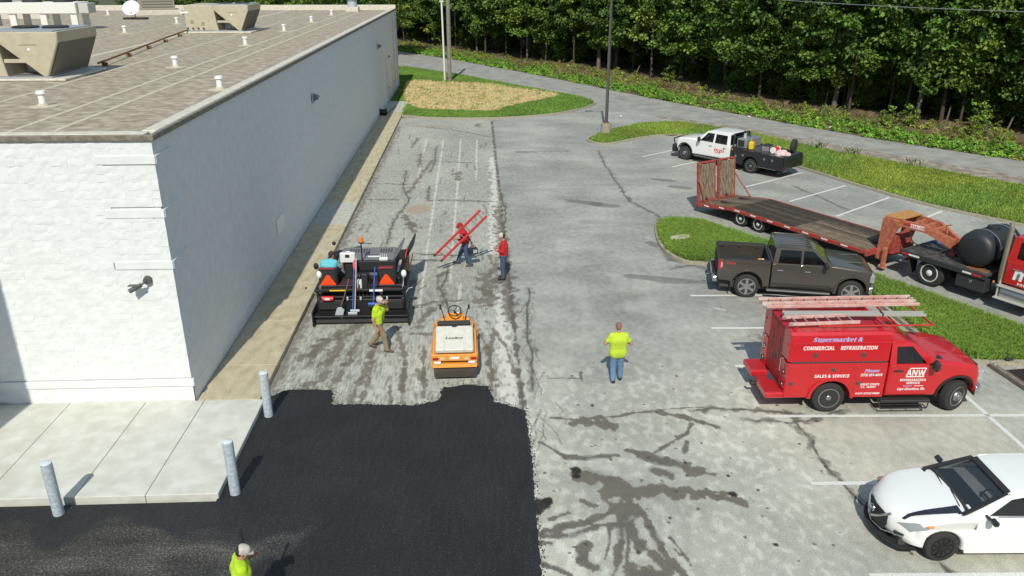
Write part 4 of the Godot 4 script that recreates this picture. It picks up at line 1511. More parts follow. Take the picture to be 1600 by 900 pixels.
			cs.append(Color((0.17 + 0.15 * y) * t, (0.305 + 0.06 * y) * t, 0.045 * t))
		scatter("lawn_grass", tuft2 if bed[0] == "middle" else tuft, grassm, xs, cs, {"middle": "lush green grass on the kerbed island behind the pickup", "verge": "yellow-green grass on the strip between bays and road", "straw": "short green grass round the straw mulch"}[bed[0]], "grass")
	# straw stalks
	var xs2 := []
	var cs2 := []
	for k in 5000:
		var p := Vector2(rng.randf_range(-8, 8), rng.randf_range(-82, -63))
		if inside(p, straw):
			xs2.append(Transform3D(Basis(Vector3.UP, rng.randf() * TAU) * Basis(Vector3.RIGHT, rng.randf_range(0.9, 1.5)), V(p.x, 0.15, p.y)))
			var t := rng.randf_range(0.6, 1.2)
			cs2.append(Color(0.8 * t, 0.64 * t, 0.34 * t))
	scatter("straw_stalks", tuft, grassm, xs2, cs2, "loose yellow straw spread over the seeded corner by the store", "straw")
	# white-flowering weeds by the road
	var fl := 0
	for s in [[22.75, -47.1, 0.7, "clump of tall white-flowering weeds beside the road, above the trailer deck"], [21.3, -48.9, 0.55, "smaller white-flowering weed beside the road, nearer the white truck"], [25.0, -44.0, 0.5, "white-flowering weed on the verge, above the trailer neck"]]:
		var t := thing("flowering_weed", s[3], "weed", V(s[0], 0.1, s[1]), fl * 1.3, "white-flowering weeds by the road")
		fl += 1
		var st := put("stems", tuft_mesh(370 + fl, 26, 0.85 * s[2], 0.5, 0.012), grassm, t)
		st.material_override = mat("weed_stem", lin(0.09, 0.14, 0.035), 0.8)
		var lv := PackedVector3Array()
		var lc := PackedColorArray()
		for k in 36:
			add_leaf(lv, lc, V(rng.randfn() * 0.35, 0.75 * s[2] + rng.randfn() * 0.12, rng.randfn() * 0.35), Vector3.UP, rng, 0.08, Color(0.6, 0.6, 0.5))
		put("flowers", leaf_mesh(lv, lc), leaf, t).set_meta("kind", "stuff")
	# trees behind the store, seen over its roof
	for s in [[-50.0, -104.0, 0.75, "round green bush behind the store roof, right of the orange front"], [-38.5, -100.0, 0.9, "dark tree behind the store roof, between the dish and the louvred unit"], [-27.0, -108.0, 1.0, "leafy tree behind the store roof, right of the louvred unit"], [-22.0, -101.0, 0.85, "bright tree behind the store roof, above the middle air unit"], [-16.0, -104.0, 0.95, "tree behind the store roof, left of the exhaust stack"], [-11.5, -106.0, 0.9, "tree just behind the store's far corner"]]:
		var t := thing("deciduous_tree", s[3], "tree", V(s[0], 0, s[1]), rng.randf() * 6.0, "trees behind the store")
		put("trunk", trunks[1], bark, t)
		var cr := put("crown", crowns[int(absf(s[0])) % 7], leaf, t)
		cr.scale = V(1.25, s[2], 1.25)
	# leaning stakes and broken posts along the wood
	var stakes := [[16.7, -86.0, 1.1, 0.35, "pale leaning stake at the wood's edge right of the light pole"], [19.4, -85.9, 0.7, 0.4, "short leaning stick right of the pale stake"], [24.0, -75.3, 1.1, 0.4, "pale leaning stake behind the white flatbed truck"], [28.8, -65.8, 1.1, 0.05, "upright grey stake before two thick trunks"], [28.4, -67.5, 0.9, 0.3, "grey stick just left of the upright stake"], [34.5, -57.7, 1.2, 0.1, "grey post before the wood, above the red truck's tank"], [37.0, -54.4, 1.0, 0.25, "stubby broken post at the far right of the bank"]]
	for s in stakes:
		var t := thing("stake", s[4], "stake", V(s[0], -0.05, s[1]), 0.0, "stakes along the wood's edge")
		t.rotation.z = -s[3]
		part("shaft", mb().tube([V(0, 0, 0), V(0.02, s[2] * 0.5, 0.01), V(0.0, s[2], 0.02)], [0.075, 0.07, 0.05], 7), pale, t)
		part("split_top", mb().cyl(V(0.02, s[2] * 0.9, 0), V(0.06, s[2] * 1.15, 0.02), 0.035, 0.008, 6), pale, t)
# ---------------------------------------------------------------- vehicles (local axes: x forward, y up, z to the right; origin on the ground below the rear axle)
func arc(cx: float, cy: float, r: float, a0: float, a1: float, n: int) -> Array:
	var o := []
	for i in n + 1:
		var a := deg_to_rad(lerpf(a0, a1, float(i) / n))
		o.append(Vector2(cx + cos(a) * r, cy + sin(a) * r))
	return o

func hull_slices(hw: float, e: float) -> Array:
	return [[-hw, e], [-hw + e * 0.3, e * 0.42], [-hw + e * 0.75, e * 0.1], [-hw + e * 1.3, 0.0], [-hw * 0.55, 0.0], [0.0, 0.0], [hw * 0.55, 0.0], [hw - e * 1.3, 0.0], [hw - e * 0.75, e * 0.1], [hw - e * 0.3, e * 0.42], [hw, e]]

# plate on a vehicle's side s (+1 right, -1 left)
func sp(pts: Array, s: int, z: float, th: float, bd: Bend = null, b: Mb = null, e := 0.006) -> Mb:
	var m := b if b else mb()
	if s > 0:
		m.prism(pts, [[z, 0.0], [z + th * 0.6, 0.0], [z + th, e]], bd)
	else:
		m.prism(pts, [[-z - th, e], [-z - th * 0.6, 0.0], [-z, 0.0]], bd)
	return m

func slab4(m: Mb, a: Vector3, b: Vector3, c: Vector3, d: Vector3, th: float) -> Mb:
	var n := (b - a).cross(d - a).normalized() * th * 0.5
	var o := (a + b + c + d) / 4.0
	m.outq(a + n, b + n, c + n, d + n, o)
	m.outq(a - n, b - n, c - n, d - n, o)
	for q in [[a, b], [b, c], [c, d], [d, a]]:
		m.outq(q[0] + n, q[1] + n, q[1] - n, q[0] - n, o)
	return m

func rect(x0: float, y0: float, x1: float, y1: float) -> Array:
	return [Vector2(x0, y0), Vector2(x1, y0), Vector2(x1, y1), Vector2(x0, y1)]

func rrect(x0: float, y0: float, x1: float, y1: float, r: float) -> Array:
	var o := arc(x1 - r, y1 - r, r, 0, 90, 3)
	o.append_array(arc(x0 + r, y1 - r, r, 90, 180, 3))
	o.append_array(arc(x0 + r, y0 + r, r, 180, 270, 3))
	o.append_array(arc(x1 - r, y0 + r, r, 270, 360, 3))
	return o

func wheel(p: Node, x: float, z: float, r: float, w: float, style: String, s: int, steer := 0.0) -> void:
	var t := mb().lathe(V(0, 0, -w / 2.0), Vector3.BACK, [Vector2(r * 0.62, w * 0.05), Vector2(r * 0.80, 0.0), Vector2(r * 0.94, w * 0.04), Vector2(r * 0.99, w * 0.16), Vector2(r, w * 0.3), Vector2(r, w * 0.7), Vector2(r * 0.99, w * 0.84), Vector2(r * 0.94, w * 0.96), Vector2(r * 0.80, w), Vector2(r * 0.62, w * 0.95)], 30)
	var o := part("wheel", t, M.rubber, p, 50.0)
	o.transform = Transform3D(Basis(Vector3.UP, steer), V(x, r, z))
	var b := mb()
	var f := s * w / 2.0
	b.t = Transform3D(Basis(Vector3.UP, 0.0 if s > 0 else PI), Vector3.ZERO)
	f = w / 2.0
	var rimm: Material = M.alloy
	if style == "steel" or style == "white":
		# dished disc with hub: outer dual wheel
		var dp := -w * 0.42 if style == "steel" else -w * 0.30
		b.lathe(V(0, 0, f), Vector3.BACK, [Vector2(r * 0.66, -w * 0.3), Vector2(r * 0.66, 0.0), Vector2(r * 0.60, 0.006), Vector2(r * 0.56, dp * 0.7), Vector2(r * 0.3, dp), Vector2(r * 0.24, dp), Vector2(r * 0.22, dp + w * 0.3), Vector2(r * 0.13, dp + w * 0.42), Vector2(0.0, dp + w * 0.43)], 24)
		for k in 8:
			var a := TAU * k / 8.0
			b.cyl(V(cos(a) * r * 0.29, sin(a) * r * 0.29, f + dp - 0.005), V(cos(a) * r * 0.29, sin(a) * r * 0.29, f + dp + 0.035), 0.014, 0.011, 6)
		rimm = mat("steel_rim", lin(0.33, 0.33, 0.33), 0.4, 0.8) if style == "steel" else mat("white_rim", lin(0.66, 0.65, 0.62), 0.55)
	elif style == "front_dual":
		b.lathe(V(0, 0, f), Vector3.BACK, [Vector2(r * 0.66, -w * 0.3), Vector2(r * 0.66, 0.0), Vector2(r * 0.61, 0.006), Vector2(r * 0.58, -w * 0.12), Vector2(r * 0.5, -w * 0.3), Vector2(r * 0.36, -w * 0.1), Vector2(r * 0.3, w * 0.1), Vector2(r * 0.2, w * 0.14), Vector2(r * 0.17, w * 0.26), Vector2(0, w * 0.28)], 24)
		for k in 8:
			var a := TAU * k / 8.0
			b.cyl(V(cos(a) * r * 0.26, sin(a) * r * 0.26, f + w * 0.1), V(cos(a) * r * 0.26, sin(a) * r * 0.26, f + w * 0.22), 0.014, 0.011, 6)
		rimm = mat("steel_rim", lin(0.33, 0.33, 0.33), 0.4, 0.8)
	else:
		var n := 6 if style == "alloy6" else 10
		b.lathe(V(0, 0, f), Vector3.BACK, [Vector2(r * 0.70, -w * 0.3), Vector2(r * 0.70, 0.0), Vector2(r * 0.63, 0.004), Vector2(r * 0.61, -w * 0.2)], 24)
		for k in n:
			var a := TAU * (k + 0.5) / n
			var u := V(cos(a), sin(a), 0)
			var q := V(-sin(a), cos(a), 0) * r * (0.11 if n == 6 else 0.055)
			slab4(b, u * r * 0.12 - q * 0.9 + V(0, 0, f - 0.01), u * r * 0.12 + q * 0.9 + V(0, 0, f - 0.01), u * r * 0.65 + q + V(0, 0, f - 0.012), u * r * 0.65 - q + V(0, 0, f - 0.012), 0.03)
		b.cyl(V(0, 0, f - 0.05), V(0, 0, f + 0.004), r * 0.17, r * 0.14, 14)
		if style == "black10":
			rimm = mat("black_alloy", lin(0.03, 0.03, 0.032), 0.25, 0.6)
		var back := mb()
		back.t = b.t
		back.cyl(V(0, 0, f - 0.09), V(0, 0, f - 0.07), r * 0.64, -1, 20)
		part("brake_disc", back, M.chassis_paint, o)
	part("rim", b, rimm, o)

# open cab: frame, roof, glass, seats. c: xb xr xw xc (bottom rear, top rear, top front, cowl), yb, yr, hb, lean, wins, posts
func cab(p: Node, c: Dictionary, paint: Material, glass: Material) -> Bend:
	var bd := Bend.new({"hw": c.hb, "y0": c.yb, "lean": c.lean / c.hb})
	var hr: float = c.hb - c.lean * (c.yr - c.yb)
	var ry: float = c.yr
	var rf := mb()
	rf.prism([Vector2(c.xr - 0.02, ry - 0.10), Vector2(c.xr - 0.03, ry - 0.04), Vector2(c.xr + 0.06, ry), Vector2(c.xw - 0.25, ry + 0.005), Vector2(c.xw - 0.04, ry - 0.03), Vector2(c.xw + 0.05, ry - 0.09), Vector2(c.xw - 0.1, ry - 0.075), Vector2(c.xr + 0.1, ry - 0.07)], hull_slices(hr + 0.015, 0.06), Bend.new({"hw": hr, "crown": 0.035, "cy": ry - 0.06}))
	part("roof", rf, paint, p, 40.0)
	for s in [-1, 1]:
		var fr := mb()
		for q in c.posts:
			sp(v2(q), s, c.hb - 0.035, 0.04, bd, fr)
		part("cab_frame", fr, paint, p, 30.0)
	for s in [-1, 1]:
		for w in c.wins:
			part("side_window", sp(v2(w), s, c.hb - 0.02, 0.012, bd, null, 0.002), glass, p, 25.0)
	var hb: float = c.hb - 0.07
	var ht: float = hr - 0.05
	part("windscreen", slab4(mb(), V(c.xc, c.yb, -hb), V(c.xc, c.yb, hb), V(c.xw + 0.03, ry - 0.085, ht), V(c.xw + 0.03, ry - 0.085, -ht), 0.012), c.get("screen", M.car_glass), p, 20.0)
	part("rear_window", slab4(mb(), V(c.xb + 0.01, c.yb, -hb), V(c.xb + 0.01, c.yb, hb), V(c.xr, ry - 0.09, ht), V(c.xr, ry - 0.09, -ht), 0.012), glass, p, 20.0)
	# inside
	var dark := mat("cabin_dark", lin(0.035, 0.034, 0.033), 0.85)
	part("dashboard", bx(V(c.xc - 0.32, c.yb - 0.0, 0), V(0.5, 0.13, hb * 1.9), 0.04), dark, p)
	for x in c.seats:
		for s in [-0.42, 0.42]:
			var st := part("seat", bx(V(x, c.yb + 0.07, s), V(0.17, 0.42, 0.52), 0.06), mat("seat_cloth", lin(0.07, 0.065, 0.06), 0.9), p)
			part("headrest", bx(V(x - 0.02, c.yb + 0.36, s), V(0.11, 0.16, 0.28), 0.05), M.seat_cloth, st)
	var sw := mb()
	sw.t = Transform3D(Basis(Vector3.BACK, 0.5), V(c.xc - 0.62, c.yb + 0.13, -0.42))
	var pts := []
	for k in 17:
		pts.append(V(0, cos(TAU * k / 16.0) * 0.18, sin(TAU * k / 16.0) * 0.18))
	sw.tube(pts, 0.016, 6)
	sw.box(V(0, 0, 0), V(0.03, 0.05, 0.34), 0.01)
	part("steering_wheel", sw, dark, p)
	return bd

func mirror(p: Node, x: float, y: float, z: float, sz: Vector3, m: Material) -> void:
	for s in [-1, 1]:
		var b := part("mirror", bx(V(x, y + sz.y * 0.3, s * (z + sz.z * 0.75)), sz, minf(sz.x, sz.z) * 0.35), m, p)
		part("mirror_arm", mb().tube([V(x + 0.02, y, s * (z - 0.12)), V(x, y + sz.y * 0.2, s * (z + sz.z * 0.4))], 0.03), M.black_plastic, b)

func arch_trim(p: Node, x: float, y: float, r: float, z: float, m: Material, bd: Bend = null) -> void:
	for s in [-1, 1]:
		var o := arc(x, y, r + 0.045, 0, 180, 14)
		o.append_array(arc(x, y, r, 180, 0, 14))
		part("arch_trim", sp(o, s, z - 0.03, 0.05, bd), m, p)

func pickup_nose(p: Node, x: float, yb: float, yt: float, hw: float, grille: Material, lamp_w := 0.4) -> void:
	part("grille", bx(V(x, (yb + yt) / 2.0, 0), V(0.06, (yt - yb) * 0.86, hw * 1.25), 0.02), M.black_plastic, p)
	for k in 3:
		part("grille_bar", bx(V(x + 0.035, yb + (yt - yb) * (0.25 + 0.25 * k), 0), V(0.03, 0.05, hw * 1.25), 0.01), grille, p)
	for s in [-1, 1]:
		part("headlight", bx(V(x - 0.07, (yb + yt) / 2.0 + 0.02, s * (hw - 0.16)), V(0.2, (yt - yb) * 0.72, 0.32), 0.04), M.clear_lens, p)
		part("headlight_bowl", bx(V(x - 0.1, (yb + yt) / 2.0 + 0.02, s * (hw - 0.17)), V(0.14, (yt - yb) * 0.5, 0.22), 0.03), M.chrome, p)
		part("marker_lamp", bx(V(x - 0.22, (yb + yt) / 2.0, s * (hw - 0.015)), V(0.1, (yt - yb) * 0.35, 0.03), 0.01), M.amber, p)

func place(called: String, label: String, cat: String, x: float, z: float, head: float) -> Node3D:
	return thing(called, label, cat, V(x, 0, z), -deg_to_rad(head))

func build_vehicles() -> void:
	build_pickup()
	build_service_truck()
	build_flatbed_pickup()
	build_trailer()
	build_heavy_truck()
	build_sedan()

func build_pickup() -> void:
	var p := place("pickup_truck", "dark grey-brown crew cab pickup parked by the grass island", "pickup truck", 9.41, -26.15, 13.0)
	var paint := mat("pickup_paint", lin(0.095, 0.082, 0.070), 0.32, 0.45, 0.8)
	var hw := 0.965
	var wb := 3.42
	# bed: outer sides, floor, tailgate
	var side := [Vector2(-0.98, 0.62), Vector2(-1.02, 0.8), Vector2(-1.0, 1.38), Vector2(0.73, 1.38), Vector2(0.73, 0.47), Vector2(0.52, 0.47)]
	side.append_array(arc(0, 0.47, 0.52, 0, 180, 14))
	side.append(Vector2(-0.6, 0.6))
	for s in [-1, 1]:
		part("bed_side", mb().prism(side, [[0.80, 0.02], [0.82, 0], [0.93, 0], [0.955, 0.012], [0.965, 0.035]] if s > 0 else [[-0.965, 0.035], [-0.955, 0.012], [-0.93, 0], [-0.82, 0], [-0.80, 0.02]]), paint, p, 30.0)
		part("bed_rail", bx(V(-0.13, 1.392, s * 0.885), V(1.7, 0.03, 0.17), 0.01), M.black_plastic, p)
		part("wheel_housing", mb().prism(arc(0, 0.62, 0.47, 0, 180, 12), [[s * 0.7 - 0.1, 0.02], [s * 0.7 + 0.1, 0.02]]), mat("bed_liner", lin(0.03, 0.03, 0.031), 0.9), p)
		for k in 3:
			part("tie_down", bx(V(-0.8 + k * 0.62, 1.28, s * 0.79), V(0.1, 0.07, 0.03), 0.01), M.black_plastic, p)
		part("tail_light", bx(V(-0.96, 1.18, s * 0.9), V(0.13, 0.36, 0.14), 0.02), M.tail_red, p)
		part("tail_light_lens", bx(V(-0.905, 1.18, s * 0.966), V(0.06, 0.2, 0.012), 0.004), mat("lens_pink", lin(0.6, 0.3, 0.3), 0.3), p)
		letters("FX4", 0.09, M.tape_red, p, Transform3D(Basis(Vector3.UP, 0.0 if s > 0 else PI), V(-0.6, 1.25, s * 0.969)), "badge", false, 1.5)
		part("mud_flap", bx(V(-0.55, 0.4, s * 0.85), V(0.02, 0.34, 0.24)), M.rubber, p)
	part("bed_floor", bx(V(-0.13, 0.66, 0), V(1.75, 0.06, 1.62)), M.bed_liner, p)
	for k in 7:
		part("floor_rib", bx(V(-0.13, 0.70, -0.6 + k * 0.2), V(1.7, 0.02, 0.09), 0.006), M.bed_liner, p)
	part("bed_front", bx(V(0.70, 1.0, 0), V(0.06, 0.78, 1.6)), M.bed_liner, p)
	var tg := part("tailgate", bx(V(-0.985, 1.04, 0), V(0.075, 0.72, 1.62), 0.02), paint, p)
	part("tailgate_panel", bx(V(-1.03, 1.02, 0), V(0.02, 0.46, 1.3), 0.01), M.black_plastic, tg)
	part("tailgate_cap", bx(V(-0.985, 1.415, 0), V(0.09, 0.04, 1.62), 0.012), M.black_plastic, tg)
	part("handle", bx(V(-1.045, 1.14, 0), V(0.02, 0.1, 0.26), 0.008), M.black_plastic, tg)
	part("rear_bumper", mb().prism(rrect(-1.17, 0.52, -1.0, 0.74, 0.04), hull_slices(0.93, 0.05)), M.chrome, p)
	part("bumper_step", bx(V(-1.1, 0.752, 0), V(0.14, 0.014, 1.3), 0.004), M.black_plastic, p)
	part("number_plate", bx(V(-1.178, 0.63, 0), V(0.01, 0.13, 0.3)), M.white_plain, p)
	part("hitch_ball", mb().tube([V(-1.1, 0.46, 0), V(-1.35, 0.46, 0), V(-1.36, 0.55, 0)], 0.03), M.black_steel, p)
	# front body
	var body := [Vector2(0.76, 0.46), Vector2(2.9, 0.46)]
	body.append_array(arc(wb, 0.46, 0.52, 180, 0, 14))
	body.append_array([Vector2(3.98, 0.52), Vector2(4.12, 0.62), Vector2(4.16, 0.95), Vector2(4.06, 1.17), Vector2(3.85, 1.25), Vector2(3.3, 1.31), Vector2(2.78, 1.36), Vector2(2.6, 1.34), Vector2(0.76, 1.34)])
	var bd := Bend.new({"hw": hw, "xf": 3.0, "nose": 0.055, "cy": 1.19, "crown": 0.05, "sweep": 0.14, "xs": 3.85})
	part("body", mb().prism(body, hull_slices(hw, 0.07), bd), paint, p, 38.0)
	part("underbody", bx(V(1.6, 0.44, 0), V(5.0, 0.3, 1.45)), M.chassis_paint, p)
	part("bonnet_ridge", bx(V(3.3, 1.352, 0.42), V(0.95, 0.03, 0.1), 0.014), paint, p)
	part("bonnet_ridge", bx(V(3.3, 1.352, -0.42), V(0.95, 0.03, 0.1), 0.014), paint, p)
	pickup_nose(p, 4.1, 0.72, 1.14, hw - 0.05, M.alloy)
	part("front_bumper", mb().prism(rrect(3.98, 0.42, 4.24, 0.68, 0.05), hull_slices(0.92, 0.06), Bend.new({"hw": 0.92, "sweep": 0.16, "xs": 3.9})), M.chrome, p)
	for s in [-1, 1]:
		for d in [[0.84, 1.72], [1.74, 2.72]]:
			var dr := part("door", sp(rrect(d[0], 0.56, d[1], 1.33, 0.06), s, hw - 0.008, 0.014), paint, p)
			part("handle", bx(V(d[0] + 0.2, 1.1, s * (hw + 0.025)), V(0.2, 0.045, 0.035), 0.014), M.chrome, dr)
		part("running_board", bx(V(1.7, 0.36, s * 0.95), V(2.1, 0.06, 0.16), 0.02), mat("board_grey", lin(0.16, 0.16, 0.16), 0.5, 0.5), p)
		part("side_moulding", bx(V(1.75, 0.62, s * (hw + 0.012)), V(1.9, 0.05, 0.02), 0.008), M.black_plastic, p)
	arch_trim(p, 0, 0.47, 0.52, hw, paint)
	arch_trim(p, wb, 0.46, 0.52, hw, paint, bd)
	cab(p, {"xb": 0.78, "xr": 0.86, "xw": 2.02, "xc": 2.76, "yb": 1.33, "yr": 1.9, "hb": 0.94, "lean": 0.26, "seats": [1.05, 2.0],
		"wins": [[[0.95, 1.36], [1.68, 1.36], [1.68, 1.8], [1.02, 1.8]], [[1.76, 1.36], [2.58, 1.36], [2.1, 1.78], [1.76, 1.8]]],
		"posts": [[[0.77, 1.32], [0.95, 1.32], [1.02, 1.8], [1.0, 1.86], [0.86, 1.86]], [[1.68, 1.32], [1.76, 1.32], [1.76, 1.86], [1.68, 1.86]], [[2.58, 1.32], [2.78, 1.32], [2.08, 1.86], [2.0, 1.84]], [[0.86, 1.79], [2.1, 1.79], [2.05, 1.87], [0.88, 1.87]]]}, paint, M.tinted_glass)
	for k in 7:
		part("roof_rib", bx(V(1.45, 1.925, -0.6 + k * 0.2), V(1.0, 0.03, 0.07), 0.012), paint, p)
	part("roof_lamp", bx(V(0.84, 1.85, 0), V(0.03, 0.05, 0.26), 0.01), M.tail_red, p)
	mirror(p, 2.48, 1.36, 0.98, V(0.13, 0.2, 0.24), M.black_plastic)
	for q in [[0, 0.80], [wb, 0.80]]:
		for s in [-1, 1]:
			wheel(p, q[0], s * q[1], 0.425, 0.29, "alloy6", s)
	var can := thing("drink_can", "small orange and white wrapper on the floor of the pickup bed", "wrapper", p.transform * V(0.35, 1.408, 0.86))
	part("body", bx(V(0, 0.02, 0), V(0.16, 0.03, 0.08), 0.012), M.amber, can)
	part("flap", bx(V(0.09, 0.025, 0.02), V(0.08, 0.02, 0.07), 0.008), M.white_plain, can)
	can.set_meta("label", "small orange and white wrapper on the rail of the pickup bed")
	can.name = "litter_wrapper"

func build_service_truck() -> void:
	var p := place("service_truck", "red utility service truck with white lettering and ladders on its roof", "truck", 8.9, -18.5, 1.0)
	var red := mat("truck_red", lin(0.52, 0.010, 0.016), 0.33, 0.0, 0.7)
	var dred := mat("truck_red_worn", lin(0.40, 0.012, 0.016), 0.5)  # darker, rougher red for rear doors, floor and treads
	var wb := 3.3
	var hw := 0.98
	# utility body: lower cabinets with wheel arch, upper cabinets
	var low := [Vector2(-1.2, 0.46), Vector2(-0.53, 0.46)]
	low.append_array(arc(0, 0.44, 0.51, 176, 4, 14))
	low.append_array([Vector2(0.53, 0.46), Vector2(1.37, 0.44), Vector2(1.37, 1.43), Vector2(-1.2, 1.43)])
	for s in [-1, 1]:
		part("lower_cabinet", mb().prism(low, [[0.55, 0.01], [0.56, 0], [0.965, 0], [0.98, 0.014]] if s > 0 else [[-0.98, 0.014], [-0.965, 0], [-0.56, 0], [-0.55, 0.01]]), red, p, 30.0)
		part("rub_strip", bx(V(0.1, 1.455, s * 0.955), V(2.44, 0.05, 0.05), 0.01), mat("rub_grey", lin(0.05, 0.042, 0.042), 0.8), p)
		var up := mb().prism([Vector2(0.5, 1.48), Vector2(0.965, 1.48), Vector2(0.955, 2.2), Vector2(0.9, 2.27), Vector2(0.5, 2.27)].map(func(q): return Vector2(q.x * s, q.y)), [[-1.37, 0.014], [-1.355, 0], [1.185, 0], [1.2, 0.014]])
		var un := part("upper_cabinet", up, red, p, 30.0)
		un.rotation.y = -PI / 2.0 if s > 0 else -PI / 2.0
		part("drip_rail", bx(V(0.08, 2.0, s * 0.968), V(2.46, 0.03, 0.035), 0.01), red, p)
		for d in [[-1.12, 0.08, 1.52, 1.97], [0.1, 1.3, 1.52, 1.97]]:
			var dr := part("cabinet_door", sp(rrect(d[0], d[2], d[1], d[3], 0.03), s, 0.955, 0.014), red, p)
			part("latch", bx(V((d[0] + d[1]) / 2.0, 1.66, s * 0.975), V(0.1, 0.14, 0.02), 0.008), mat("latch_grey", lin(0.12, 0.12, 0.12), 0.4, 0.6), dr)
		for d in [[-1.15, -0.58, 0.52, 1.38], [-0.56, 0.56, 1.0, 1.38], [0.58, 1.33, 0.5, 1.38]]:
			var dr := part("cabinet_door", sp(rrect(d[0], d[2], d[1], d[3], 0.03), s, 0.975, 0.014), red, p)
			part("latch", bx(V(d[0] + (0.14 if d[0] > -0.57 and d[0] < 0 else 0.1) + (0.4 if d[0] > -0.57 and d[0] < 0 else 0.0), 0.87 if d[0] < -1 or d[0] > 0 else 1.26, s * 0.995), V(0.11, 0.1, 0.02), 0.008), M.latch_grey, dr)
		var fl := arc(0, 0.44, 0.60, 180, 0, 14)
		fl.append_array(arc(0, 0.44, 0.51, 0, 180, 14))
		part("arch_flare", sp(fl, s, 0.95, 0.07), red, p)
	part("body_top", mb().prism([Vector2(-1.2, 2.2), Vector2(1.37, 2.16), Vector2(1.37, 2.22), Vector2(-1.2, 2.26)], hull_slices(0.55, 0.02)), mat("roof_red", lin(0.40, 0.012, 0.03), 0.5), p)
	part("front_wall", bx(V(1.33, 1.35, 0), V(0.05, 1.72, 1.15)), red, p)
	part("body_floor", bx(V(0.1, 0.62, 0), V(2.5, 0.1, 1.2)), dred, p)
	# rear end: recessed doors with tall windows
	for s in [-1, 1]:
		var dr := part("rear_door", bx(V(-1.165, 1.42, s * 0.275), V(0.05, 1.5, 0.53), 0.012), dred, p)
		part("window", sp(rrect(-0.05, 1.25, 0.05, 1.85, 0.04), 1, 0, 0.008), M.tinted_glass, dr)
		dr.get_child(0).transform = Transform3D(Basis(Vector3.UP, -PI / 2.0), V(-1.19, 0, s * 0.27))
		part("handle", bx(V(-1.205, 1.2, s * 0.07), V(0.03, 0.16, 0.03), 0.008), M.latch_grey, dr)
		for k in 2:
			part("hose_ring", mb().lathe(V(-1.21, 0.75 + k * 0.35, s * 0.77), Vector3.LEFT, [Vector2(0.03, 0), Vector2(0.05, 0.02), Vector2(0.075, 0.02), Vector2(0.08, 0)], 14), M.latch_grey, p)
		part("tail_light", mb().cyl(V(-1.2, 0.72, s * 0.86), V(-1.225, 0.72, s * 0.86), 0.05, -1, 12), M.tail_red, p)
		part("tail_light", mb().cyl(V(-1.2, 1.9, s * 0.83), V(-1.22, 1.9, s * 0.83), 0.035, -1, 12), M.tail_red, p)
		part("grab_handle", mb().tube([V(-1.2, 1.1, s * 0.68), V(-1.27, 1.1, s * 0.68), V(-1.27, 1.45, s * 0.68), V(-1.2, 1.45, s * 0.68)], 0.014), M.chrome, p)
		part("step_bumper", mb().prism(rrect(-1.66, 0.44, -1.19, 0.6, 0.03), [[0.24, 0.02], [0.26, 0], [0.94, 0], [0.97, 0.03]] if s > 0 else [[-0.97, 0.03], [-0.94, 0], [-0.26, 0], [-0.24, 0.02]]), red, p)
		part("tread_plate", bx(V(-1.43, 0.606, s * 0.6), V(0.36, 0.012, 0.6), 0.004), dred, p)
	part("step_bumper", bx(V(-1.42, 0.47, 0), V(0.3, 0.12, 0.5), 0.02), dred, p)
	part("hitch", mb().tube([V(-1.3, 0.36, 0), V(-1.72, 0.36, 0), V(-1.74, 0.45, 0)], 0.045), M.black_steel, p)
	# rack over the cab
	var rack := mb()
	for s in [-1, 1]:
		rack.box(V(1.0, 2.35, s * 0.72), V(2.9, 0.04, 0.04), 0.008)
		for x in [-1.0, 0.2, 1.2]:
			rack.box(V(x, 2.3, s * 0.72), V(0.04, 0.14, 0.04), 0.006)
	for x in [-1.0, 1.2, 1.55, 2.44]:
		rack.box(V(x, 2.36, 0), V(0.045, 0.045, 1.5), 0.008)
	part("ladder_rack", rack, mat("rack_red", lin(0.5, 0.03, 0.02), 0.5), p)
	# cab and front
	var body := [Vector2(1.42, 0.45), Vector2(2.75, 0.45)]
	body.append_array(arc(wb, 0.45, 0.53, 178, 2, 14))
	body.append_array([Vector2(3.85, 0.55), Vector2(3.95, 0.7), Vector2(3.97, 1.0), Vector2(3.88, 1.2), Vector2(3.7, 1.28), Vector2(3.2, 1.37), Vector2(2.72, 1.42), Vector2(2.5, 1.37), Vector2(1.42, 1.36)])
	var bd := Bend.new({"hw": 0.97, "xf": 2.8, "nose": 0.06, "cy": 1.22, "crown": 0.06, "sweep": 0.16, "xs": 3.6})
	part("body", mb().prism(body, hull_slices(0.97, 0.08), bd), red, p, 38.0)
	for s in [-1, 1]:
		part("bonnet_ridge", mb().prism([Vector2(2.75, 1.44), Vector2(3.7, 1.30), Vector2(3.7, 1.33), Vector2(2.8, 1.475)], [[s * 0.48 - 0.07, 0.01], [s * 0.48 - 0.04, 0], [s * 0.48 + 0.04, 0], [s * 0.48 + 0.07, 0.01]]), red, p)
		var dr := part("door", sp(rrect(1.5, 0.52, 2.58, 1.36, 0.06), s, 0.962, 0.014), red, p)
		part("handle", bx(V(1.66, 1.2, s * 0.99), V(0.24, 0.05, 0.035), 0.014), M.black_plastic, dr)
		part("side_step", bx(V(1.95, 0.36, s * 0.98), V(1.3, 0.08, 0.2), 0.02), M.black_plastic, p)
		var bar := mb()
		bar.tube([V(1.25, 0.42, s * 1.0), V(1.3, 0.2, s * 1.12), V(2.5, 0.2, s * 1.12), V(2.6, 0.34, s * 1.0)], 0.02)
		bar.tube([V(1.32, 0.2, s * 0.94), V(2.5, 0.2, s * 0.94)], 0.016)
		for k in 4:
			bar.tube([V(1.35 + k * 0.38, 0.2, s * 0.94), V(1.35 + k * 0.38, 0.2, s * 1.12)], 0.013)
		part("drop_step", bar, M.black_steel, p)
	arch_trim(p, wb, 0.45, 0.53, 0.97, M.black_plastic, bd)
